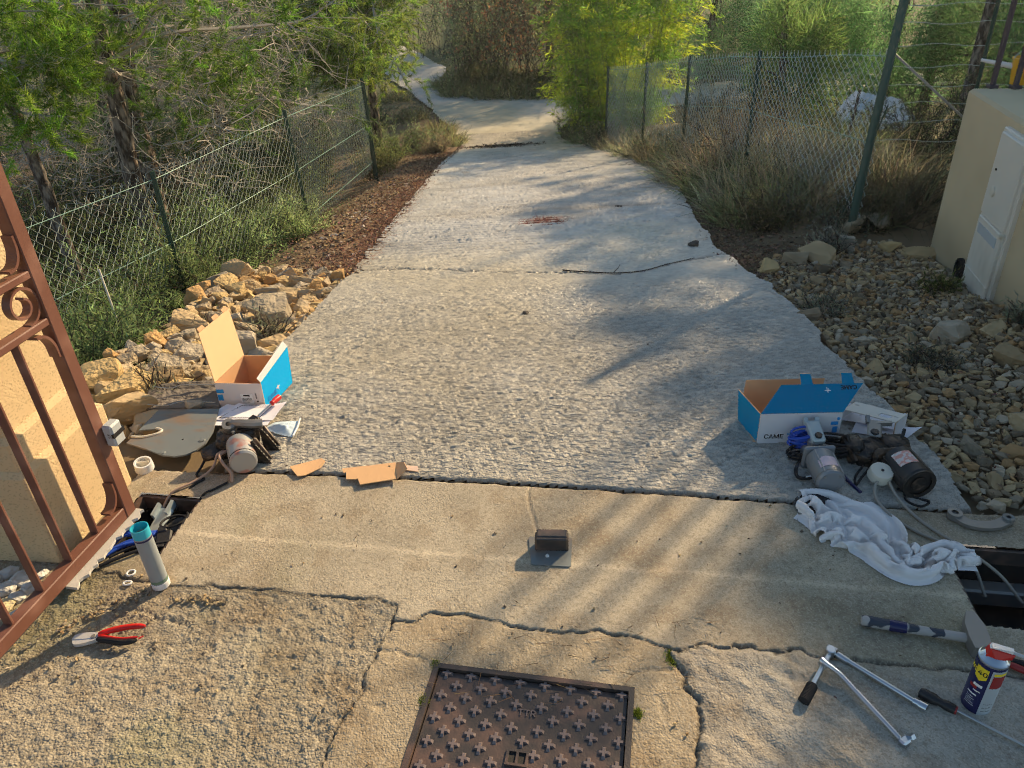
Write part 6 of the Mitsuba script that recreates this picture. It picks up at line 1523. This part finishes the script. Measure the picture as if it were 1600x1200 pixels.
def far_pine(label, x, y, h, rr, tone, n, zlow=.25, dark=None, size=.16, group=None, gate=.47):
    z0 = gz(x, y) - .1
    cl = [cloud(n, (x, y, z0 + h * (.5 + zlow * .5)), (rr, rr, h * (.5 - zlow * .4)), size, .07, tone, lump=1.7, gate=gate, kind='blade', up=.25, dark=dark, shell=.15)]
    return tree('pine_tree', label, 'pine tree', (x, y, z0), [(x + rng.normal(0, .08), y, z0 + h * .4), (x + rng.normal(0, .15), y, z0 + h)], .05 + .012 * h, cl, sticks=16, stick_L=rr * .9, group=group)
SOFT, DEEP, YEL = (.26, .46, .19), (.15, .29, .13), (.30, .36, .07)
for a in (('soft green pine directly right of the bamboo', 4.5, 17.0, 2.8, 1.25, SOFT, 15000, .02, DEEP), ('green pine behind the slack mesh between two posts', 4.75, 12.6, 2.5, .95, (.19, .31, .10), 12000, .05, DEEP), ('light pine left of the corner post above the pale sheet', 5.55, 11.4, 2.6, .9, SOFT, 12000, .12, DEEP),
          ('blue-green pine right of the corner post', 6.6, 10.2, 2.7, 1.05, (.17, .28, .11), 12000, .1, DEEP), ('dense pine behind the wire strands over the wall', 6.3, 8.6, 2.7, 1.0, (.16, .27, .10), 11000, .1, DEEP),
          ('big pine in the right corner behind the railing', 6.9, 7.7, 2.9, 1.2, (.18, .29, .11), 12000, .05, DEEP), ('yellowish tree glowing behind the right pines', 7.6, 19.5, 3.0, 1.4, (.62, .50, .06), 8000, .05, YEL), ('pine beyond the bamboo on the far side of the lane', 2.7, 18.2, 2.5, 1.1, (.18, .28, .10), 9000, .05, DEEP),
          ('pale green pine far behind the soft one', 5.4, 18.0, 2.8, 1.3, SOFT, 9000, .05, DEEP), ('sunlit shrubby pine behind the second mesh panel', 4.0, 11.1, 1.9, .65, (.22, .34, .10), 7000, .0, DEEP)):
    far_pine(a[0], a[1], a[2], a[3], a[4], a[5], a[6], a[7], a[8])
# dark brush behind the wires
for x, y, rr, h, tone, w in ((4.0, 7.1, .6, .9, (.05, .065, .04), 'dark brush behind the strands left of the wall'), (4.6, 6.5, .6, 1.0, (.055, .07, .04), 'dusky brush just behind the wall corner'), (3.75, 8.3, .5, .7, (.07, .09, .045), 'dim scrub to the right of the pale sheet'), (5.0, 8.9, .6, .9, (.06, .085, .045), 'tall scrub behind the pale sheet'), (3.35, 9.8, .5, .8, (.10, .11, .055), 'olive scrub left of the pale sheet'), (2.95, 10.9, .5, .8, (.08, .10, .05), 'olive scrub behind the sagging mesh'), (2.75, 8.9, .40, .7, (.10, .10, .055), 'dull scrub behind the mesh under the green pines'), (3.9, 5.6, .5, .7, (.05, .06, .035), 'shaded brush beside the wall end')):
    tone = np.array(tone) * 1.7; bush('shrub', w, 'shrub', x, y, rr, h, 3600, .045, .2, tone, stems=60, wild=.3, dark=tone * .6)
put('pale_sheet', *(lambda r: (r[0], 'tarp'))(sheet(*(lambda X, Y: (X, Y, -.68 + .46 * (Y - 9.0 + .35 * (X - 4.2)) + .012 * N3(X, Y, 5, 2, 97), np.ones(X.shape + (3,)), cell(contains_xy(Polygon([(3.88, 9.22), (4.05, 9.06), (4.55, 8.86), (4.78, 9.0), (4.72, 9.35), (4.30, 9.62), (4.12, 9.5)]), X, Y))))(*np.meshgrid(np.arange(3.8, 4.9, .02), np.arange(8.8, 9.8, .02))))),
    smooth=True, label='pale bluish plastic sheet lying in the grass behind the mesh', cat='sheet')
# the bank beyond the lane: grey thicket, red-leaved oak, dark trunk, green bush
def thicket(name, label, x, y, rr, h, n_stick, tone, leaf_n, mat='twig_dark', leaf=.05, cat='shrub'):
    t = thing(name, label, cat); b = Bits(); P, D = [], []
    for k in range(n_stick):
        a, q = rng.uniform(0, 2 * PI), rng.uniform(0, 1) ** .5
        p = np.array([x + rr * q * math.cos(a), y + rr * q * math.sin(a), 0]); p[2] = gz(p[0], p[1]) - .05
        W = wander(p, (rng.normal(0, .3), rng.normal(0, .3), 1), h * rng.uniform(.6, 1.1), 8, .14)
        b.twig(W, .009, .003)
        for j in range(5):
            i = rng.integers(2, len(W)); Q = wander(W[i], rng.normal(0, 1, 3) + [0, 0, .4], h * .28, 5, .25); b.twig(Q, .004, .0015)
            m = leaf_n; u = rng.integers(0, len(Q), m); P.append(Q[u] + rng.normal(0, .05, (m, 3))); D.append(rng.normal(0, 1, (m, 3)))
    put('stems', b.wood(3), mat, t, kind='stuff')
    P, D = np.vstack(P), np.vstack(D)
    g = leaves(P, D, rng.uniform(.6, 1.3, len(P)) * leaf, rng.uniform(.4, .7, len(P)) * leaf, shades(tone, len(P), .35, .10))
    put('foliage', g[:2], 'leaf', t, color=g[2], kind='stuff')
thicket('oak_tree', 'young oak holding red-brown winter leaves on the far bank', .45, 17.6, .50, 3.0, 16, (.42, .20, .12), 16, leaf=.07, cat='oak tree')
thicket('oak_tree', 'thin oak with a few orange leaves behind the first', -.15, 18.6, .5, 3.0, 12, (.36, .20, .10), 14, leaf=.07, cat='oak tree')
for x, y, rr, h, tone, w in ((-.40, 18.2, .5, 2.2, (.13, .12, .07), 'grey-brown thicket left of the red oak'), (1.05, 17.6, .6, 2.4, (.16, .13, .08), 'grey thicket right of the red oak'), (.35, 19.6, .9, 2.8, (.11, .12, .07), 'dim thicket behind the red oak'), (1.9, 17.4, .6, 2.0, (.12, .13, .06), 'olive thicket beside the bamboo'), (-1.3, 22.4, .9, 2.6, (.15, .15, .08), 'pale thicket above the bend of the lane')):
    thicket('shrub', w, x, y, rr, h, 30, np.array(tone) * np.array([1.8, 2.1, 1.9]) + [.02, .03, .02], 20)
z0 = gz(1.25, 18.4)
tree('oak_tree', 'tall tree with a dark straight trunk beside the bamboo', 'oak tree', (1.25, 18.4, z0 - .1), [(1.24, 18.4, z0 + 1.2), (1.15, 18.4, z0 + 4)], .11, [cloud(6000, (1.2, 18.5, z0 + 2.6), (.9, .8, 1.3), .10, .35, (.13, .11, .075), gate=.5)], sticks=40, stick_L=.9)
for x, y, rr, h, tone, w in ((-.50, 19.0, .45, .85, (.10, .17, .075), 'bright green bush at the inner bend of the lane'), (-.45, 20.2, .45, .7, (.07, .12, .055), 'dark green bush behind it at the bend'), (.1, 17.35, .5, .45, (.09, .12, .05), 'low green undergrowth below the red oak'), (.85, 17.1, .5, .4, (.09, .12, .05), 'low undergrowth on the bank by the lane'), (-.45, 17.7, .45, .5, (.12, .13, .06), 'straggly undergrowth at the left end of the bank')):
    tone = np.array(tone) * 1.7; bush('shrub', w, 'shrub', x, y, rr, h, 3600, .06, .22, tone, stems=60, wild=.3, dark=tone * .6)
for a in (('pine hanging over the lane at the top left of the bend', -.6, 23.5, 3.4, 1.4, (.20, .29, .10), 10000, .0, DEEP), ('far pine closing the view above the lane', .9, 24.0, 3.4, 1.4, (.17, .25, .10), 9000, .0, DEEP), ('far pine left of the lane', -5.3, 19.6, 3.6, 1.3, (.22, .32, .09), 10000, -.05, DEEP), ('far pine over the middle of the bank', 2.6, 22.5, 3.2, 1.5, (.18, .27, .10), 9000, .0, DEEP), ('hazy pine far right behind the others', 10.0, 16.0, 3.4, 1.8, SOFT, 9000, .0, DEEP), ('hazy pine behind the yellow tree', 9.5, 21.5, 3.4, 1.9, DEEP, 8000, .0, None), ('far pine at the end of the lane', -6.2, 27.0, 4, 1.8, (.22, .30, .10), 8000, .0, DEEP)):
    far_pine(*a, size=.19)
# the dim pine wood on the left
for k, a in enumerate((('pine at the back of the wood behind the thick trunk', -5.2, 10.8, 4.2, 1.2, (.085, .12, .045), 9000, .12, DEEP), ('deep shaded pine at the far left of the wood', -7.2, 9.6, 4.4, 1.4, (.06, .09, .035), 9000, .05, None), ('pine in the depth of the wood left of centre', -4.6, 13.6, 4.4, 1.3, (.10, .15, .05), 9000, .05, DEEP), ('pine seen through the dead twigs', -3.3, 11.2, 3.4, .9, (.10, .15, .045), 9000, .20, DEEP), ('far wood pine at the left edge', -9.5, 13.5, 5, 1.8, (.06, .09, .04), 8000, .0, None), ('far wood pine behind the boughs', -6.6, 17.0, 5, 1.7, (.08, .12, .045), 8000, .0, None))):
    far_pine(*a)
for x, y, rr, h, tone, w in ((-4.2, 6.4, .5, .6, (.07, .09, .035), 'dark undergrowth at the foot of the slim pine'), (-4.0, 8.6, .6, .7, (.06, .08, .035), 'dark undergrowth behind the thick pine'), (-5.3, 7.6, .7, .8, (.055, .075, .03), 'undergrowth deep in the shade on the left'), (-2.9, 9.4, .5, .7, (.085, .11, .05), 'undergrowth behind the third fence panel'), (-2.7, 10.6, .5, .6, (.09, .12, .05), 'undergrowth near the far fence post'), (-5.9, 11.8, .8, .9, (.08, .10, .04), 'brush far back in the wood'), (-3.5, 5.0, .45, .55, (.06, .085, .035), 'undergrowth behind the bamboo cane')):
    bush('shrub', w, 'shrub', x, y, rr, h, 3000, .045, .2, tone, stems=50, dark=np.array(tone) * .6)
for x, y, rr, h, w in ((-2.75, 9.0, .5, 1.15, 'green thicket behind the mesh past the second post'), (-2.6, 10.4, .5, 1.3, 'green thicket under the low boughs by the far post'), (-3.8, 9.4, .7, 1.5, 'tall dusky thicket behind the third fence panel'), (-3.1, 7.9, .5, .95, 'thicket at the foot of the thick dark trunk'), (-4.9, 9.2, .8, 1.6, 'tall thicket filling the wood behind the trunks'), (-3.3, 11.4, .7, 1.5, 'thicket deep under the overhanging boughs'), (-4.3, 7.3, .7, 1.2, 'thicket between the slim trunk and the left edge'), (-5.8, 8.6, .8, 1.5, 'tall thicket at the left edge of the wood')):
    bush('shrub', w, 'shrub', x, y, rr, h, 5200, .055, .16, (.20, .27, .11), stems=80, wild=.34, dark=(.07, .10, .045))
for k in range(20):
    x, y = rng.uniform(-7.5, -2.7), rng.uniform(6.8, 14.5)
    tone = np.array((.10, .14, .06)) * rng.uniform(.6, 1.5)
    bush('shrub', 'dark undergrowth bush in the shade of the pine wood', 'shrub', x, y, rng.uniform(.45, .8), rng.uniform(.5, .95), 2600, rng.uniform(.04, .065), .2, tone, stems=45, wild=.3, dark=tone * .5, group='undergrowth bushes in the dim pine wood')
for x, y, z, w in ((-4.36, 10.1, -.25, 'thin dark stake in the wood behind the twigs'), (-3.6, 10.4, .14, 'thin black post deep in the wood')):
    put('stake', tube([(x, y, -1.9), (x + .02, y, z)], .02, 8), 'bark', smooth=True, label=w, cat='stake')
# bare grey twigs festooned through the wood
b = Bits()
for k in range(560):
    p = np.array([rng.uniform(-4.6, -1.9), rng.uniform(6.2, 9.4), 0]); p[2] = rng.uniform(-.45, 1.15)
    if p[0] > -2.3 and p[2] < .05: continue
    W = wander(p, rng.normal(0, 1, 3) * [1, .8, .45], rng.uniform(.4, 1.1), 9, .33)
    b.twig(W, .0055, .002)
    for j in range(3):
        b.twig(wander(W[rng.integers(2, 9)], rng.normal(0, 1, 3), rng.uniform(.12, .35), 4, .3), .003, .0012)
put('dead_twigs', b.wood(3), 'twig_grey', label='tangle of bare grey dead twigs hanging through the pine wood', cat='twigs', kind='stuff')

# ---------------------------------------------------------------- pines right of the wall that shade the right half of the drive
def shade_wish(x, y):
    """how much of the ground at x, y lies in shade in the late sun"""
    edge = np.interp(y, [.6, 1.3, 1.45, 1.6, 1.73, 1.94, 2.05, 2.2, 2.35, 2.6, 3.0, 4.5, 5.5, 12], [.62, .60, .50, .40, .44, .80, .74, .66, .80, 1.02, 1.30, 1.45, 1.75, 1.9])
    full = (x > edge + .08)
    p = np.where(full, 1.0, 0.0)
    p = np.where(full & (y < 1.28) & (x < 1.0), .62, p)
    p = np.where(full & (y > 5.2), .26, p)
    p = np.where(~full & (y > 2.3) & (y < 4.6) & (x > .30 + .05 * (y - 2.3)), .25, p)
    p = np.where(~full & (y >= 4.6) & (x > -.1), .33, p)
    p = np.where(~full & (y < 2.3), 0.0, p)
    return np.where(x > 3.2, .3, p)
run = np.array([SUN[0], SUN[1]]) / SUN[2]
trunks = [((4.75, 5.35), 4.6), ((5.6, 7.6), 4.8), ((5.3, 9.0), 3.6), ((6.0, 11.2), 5.0)]
homes = [[] for _ in trunks]
tries = 0
while sum(map(len, homes)) < 860 and tries < 90000:
    tries += 1
    z = rng.uniform(1.95, 4.3)
    g = np.array([rng.uniform(.25, 3.2), rng.uniform(.5, 11.0)])
    if rng.random() > float(shade_wish(*g)) * (1.0 if g[1] < 5 else .6): continue
    if any(float(shade_wish(g[0] + dx, g[1] + dy)) == 0 for dx, dy in ((-.13, 0), (.13, 0), (0, .13), (0, -.13), (-.1, .1), (-.1, -.1))): continue
    c = g + run * (z - float(road_z(g[1])))
    d = [np.hypot(c[0] - t[0][0], c[1] - t[0][1]) for t in trunks]
    k = int(np.argmin(d))
    if d[k] < 2.3: homes[k].append((c[0], c[1], z))
for (tp, h), hs, w in zip(trunks, homes, ('shade pine standing behind the meter wall', 'second shade pine behind the wall', 'shade pine on the right verge behind the mesh', 'far shade pine on the right')):
    t = thing('pine_tree', w, 'pine tree')
    z0 = gz(*tp) - .1
    put('trunk', tube([(tp[0], tp[1], z0), (tp[0] + .05, tp[1], 1.5), (tp[0], tp[1] + .05, h - .4)], [.075, .06, .02], 10), 'bark', t, smooth=True)
    b, parts_ = Bits(), []
    P = np.array(hs)
    for p in P:
        zt = min(max(p[2] - .5, 1.4), h - .6)
        if rng.random() < .22: b.twig(np.array([[tp[0], tp[1], zt], (np.array([tp[0], tp[1], zt]) + p) / 2 + [0, 0, .12], p]), .014, .005)
    n = 230
    C = np.repeat(P, n, 0) + unit(rng.normal(size=(len(P) * n, 3))) * rng.uniform(0, .19, (len(P) * n, 1))
    g = blades(C, rng.normal(size=C.shape) + [0, 0, .2], rng.uniform(.07, .13, len(C)), .011, shades((.07, .12, .04), len(C)))
    put('branches', b.wood(3), 'twig_dark', t, kind='stuff')
    put('crown', g[:2], 'leaf_dense', t, color=g[2], kind='stuff')

# ---------------------------------------------------------------- litter
def flakes(xy, zf, L, W, tone, flat=.25):
    n = len(xy); p = np.c_[xy, np.array([zf(x, y) for x, y in xy])]
    a = rng.uniform(0, 2 * PI, n); D = np.stack([np.cos(a), np.sin(a), rng.normal(0, flat, n)], -1)
    L_ = rng.uniform(.6, 1.3, n) * L
    v, f, c = leaves(p, D, L_, L_ * W, shades(tone, n, .35, .10)); return v, f, c
n = 9000
yy_ = rng.uniform(4.75, 12.6, n); xx_ = XL(yy_) + .05 - np.abs(rng.normal(0, .42, n))
g1_ = flakes(np.c_[xx_, yy_], lambda x, y: max(gz(x, y), float(road_z(y)) - .03 if x < XL(y) else float(road_z(y))) + .010, .036, .35, (.22, .135, .09))
yy_ = rng.uniform(4.9, 9.0, 2500); xx_ = XL(yy_) + .10 - np.abs(rng.normal(0, .16, 2500))
g2_ = blades(np.c_[xx_, yy_, road_z(yy_) + .006], np.c_[rng.normal(0, 1, (2500, 2)), rng.normal(0, .12, 2500)], .08, .003, shades((.30, .15, .10), 2500, .25))
m, c = merge([g1_, g2_]); put('leaf_litter', m, 'tint', color=c, label='red-brown pine needles and dry leaves carpeting the left verge', cat='leaf litter', kind='stuff')
q = rng.normal(0, 1, (1100, 2)) * [.085, .06] + [.345, 6.16]
m = blades(np.c_[q, road_z(q[:, 1]) + .008], np.c_[rng.normal(0, 1, (1100, 2)), rng.normal(0, .15, 1100)], .07, .006, shades((.30, .11, .08), 1100, .25))
put('needle_heap', m[:2], 'tint', color=m[2], label='small heap of rust-red needles in the middle of the upper drive', cat='needles', kind='stuff')
n = 9000
q = np.c_[rng.uniform(1.5, 2.6, n), 4.2 + 7.3 * rng.uniform(0, 1, n) ** 1.6]
q[:, 0] = XR(q[:, 1]) - .06 + np.abs(rng.normal(0, .35, n))
m = flakes(q, lambda x, y: max(gz(x, y), float(road_z(y)) - .02) + .012, .035, .3, (.17, .115, .075))
put('leaf_litter', m[:2], 'tint', color=m[2], label='dark brown leaf litter along the right verge', cat='leaf litter', kind='stuff')
n = 9000
q = np.c_[rng.uniform(-7.5, -2.3, n), rng.uniform(5.2, 16, n)]
m = flakes(q, lambda x, y: gz(x, y) + .012, .07, .4, (.15, .105, .07))
put('leaf_litter', m[:2], 'tint', color=m[2], label='brown leaf litter on the floor of the pine wood', cat='leaf litter', kind='stuff')
n = 260
q = np.c_[rng.uniform(-1.2, 1.3, n), rng.uniform(1.0, 4.4, n)]
q = q[~(contains_xy(Polygon(MAN), q[:, 0], q[:, 1]) | contains_xy(PIT_L, q[:, 0], q[:, 1]) | contains_xy(PIT_R, q[:, 0], q[:, 1]))]
m = flakes(q, lambda x, y: float(road_z(y)) + .004, .012, .3, (.12, .075, .05))
n2 = 70; q2 = np.c_[rng.uniform(-.3, .5, n2), rng.uniform(1.2, 1.45, n2)]
m = merge([m, blades(np.c_[q2, np.full(n2, .004)], np.c_[rng.normal(0, 1, (n2, 2)) * [1, .35], rng.normal(0, .05, n2)], .05, .002, shades((.20, .12, .06), n2))])
put('leaf_litter', m[0], 'tint', color=m[1], label='tiny leaf crumbs and needles scattered on the concrete', cat='leaf litter', kind='stuff')
for x, y, rr, w in ((-.238, 1.340, .014, 'tuft of bright moss at the far left corner of the manhole'), (-.262, 1.235, .014, 'moss tuft down the left rim of the manhole'), (.258, 1.165, .012, 'moss tuft on the right rim of the manhole'), (.368, 1.320, .020, 'patch of yellow-green moss in the crack right of the manhole')):
    n = 420; a = rng.normal(0, 1, (n, 2)) * rr * [.38, .6]
    m = blades(np.c_[a + [x, y], np.full(n, -.004)], np.c_[rng.normal(0, .5, (n, 2)), np.ones(n)], rng.uniform(.004, .009, n), .0028, shades((.20, .26, .04), n))
    put('moss', m[:2], 'leaf', color=m[2], label=w, cat='moss')
b = Bits(); b.twig(spline([(.36, 4.55, float(road_z(4.55)) + .010), (.44, 4.505, float(road_z(4.5)) + .010), (.66, 4.405, float(road_z(4.4)) + .012), (.85, 4.43, float(road_z(4.43)) + .010), (1.02, 4.545, float(road_z(4.55)) + .012), (1.22, 4.66, float(road_z(4.66)) + .012)], 6), .0045, .0025)
b.twig(np.array([(.66, 4.405, float(road_z(4.4)) + .012), (.70, 4.46, float(road_z(4.46)) + .03), (.72, 4.53, float(road_z(4.53)) + .03)]), .0028, .0015)
put('fallen_twig', b.wood(5), 'twig_dark', label='long dark fallen twig lying along the upper crack of the drive', cat='twig')

n = 1600
q = np.c_[rng.uniform(1.42, 2.5, n), rng.uniform(1.85, 4.7, n)]; q = q[contains_xy(BED, q[:, 0], q[:, 1])]
m = flakes(q, lambda x, y: bed_z(x, y) + .016, .022, .3, (.15, .10, .065), .5)
put('leaf_litter', m[:2], 'tint', color=m[2], label='brown leaf scraps caught among the rubble stones', cat='leaf litter', kind='stuff')

for x, y, w in ((-.86, 13.0, 'small straw tuft at the inner edge of the bend'), (-1.05, 13.9, 'olive tuft on the left kerb of the bend'), (-1.6, 15.2, 'pale tuft farther along the left of the bend'), (-2.1, 17.0, 'grass tuft where the lane turns out of sight')):
    grass('grass_clump', w, x, y, .28, 700, .38, .009, (.25, .25, .13), bend=.8)

for x, y, w in ((-.75, 17.35, 'grass tuft at the left tip of the far bank'), (-.15, 16.95, 'grass tuft on the edge of the far bank left of the oak'), (.35, 16.85, 'grass tuft on the far bank right under the red oak'), (.85, 16.75, 'grass tuft on the far bank in front of the dark trunk'), (1.25, 16.8, 'grass tuft on the far bank beside the bamboo'), (-.95, 18.2, 'grass tuft on the bank where the lane bends')):
    grass('grass_clump', w, x, y, .42, 1000, .42, .011, (.20, .24, .11), bend=.8)
q = np.c_[rng.normal(.05, .28, 900), rng.normal(12.35, .10, 900)]
m = flakes(q, lambda x, y: float(road_z(y)) + .012, .05, .35, (.075, .055, .04))
put('leaf_litter', m[:2], 'tint', color=m[2], label='dark mat of wet leaves across the foot of the drive', cat='leaf litter', kind='stuff')
# ---------------------------------------------------------------- the hazy backlit air
scene['air'] = {'type': 'homogeneous', 'albedo': 0.95, 'sigma_t': 0.0016, 'phase': {'type': 'hg', 'g': 0.55}}
scene['mat_haze'] = {'type': 'null'}
scene['haze'] = {'type': 'cube', 'to_world': T().translate((0, 90, 0)).scale((170, 160, 8.0)), 'bsdf': {'type': 'ref', 'id': 'mat_haze'}, 'interior': {'type': 'ref', 'id': 'air'}}
scene['camera']['medium'] = {'type': 'ref', 'id': 'air'}
say('haze', 'thin sunlit haze in the air', 'haze', None, 'stuff')
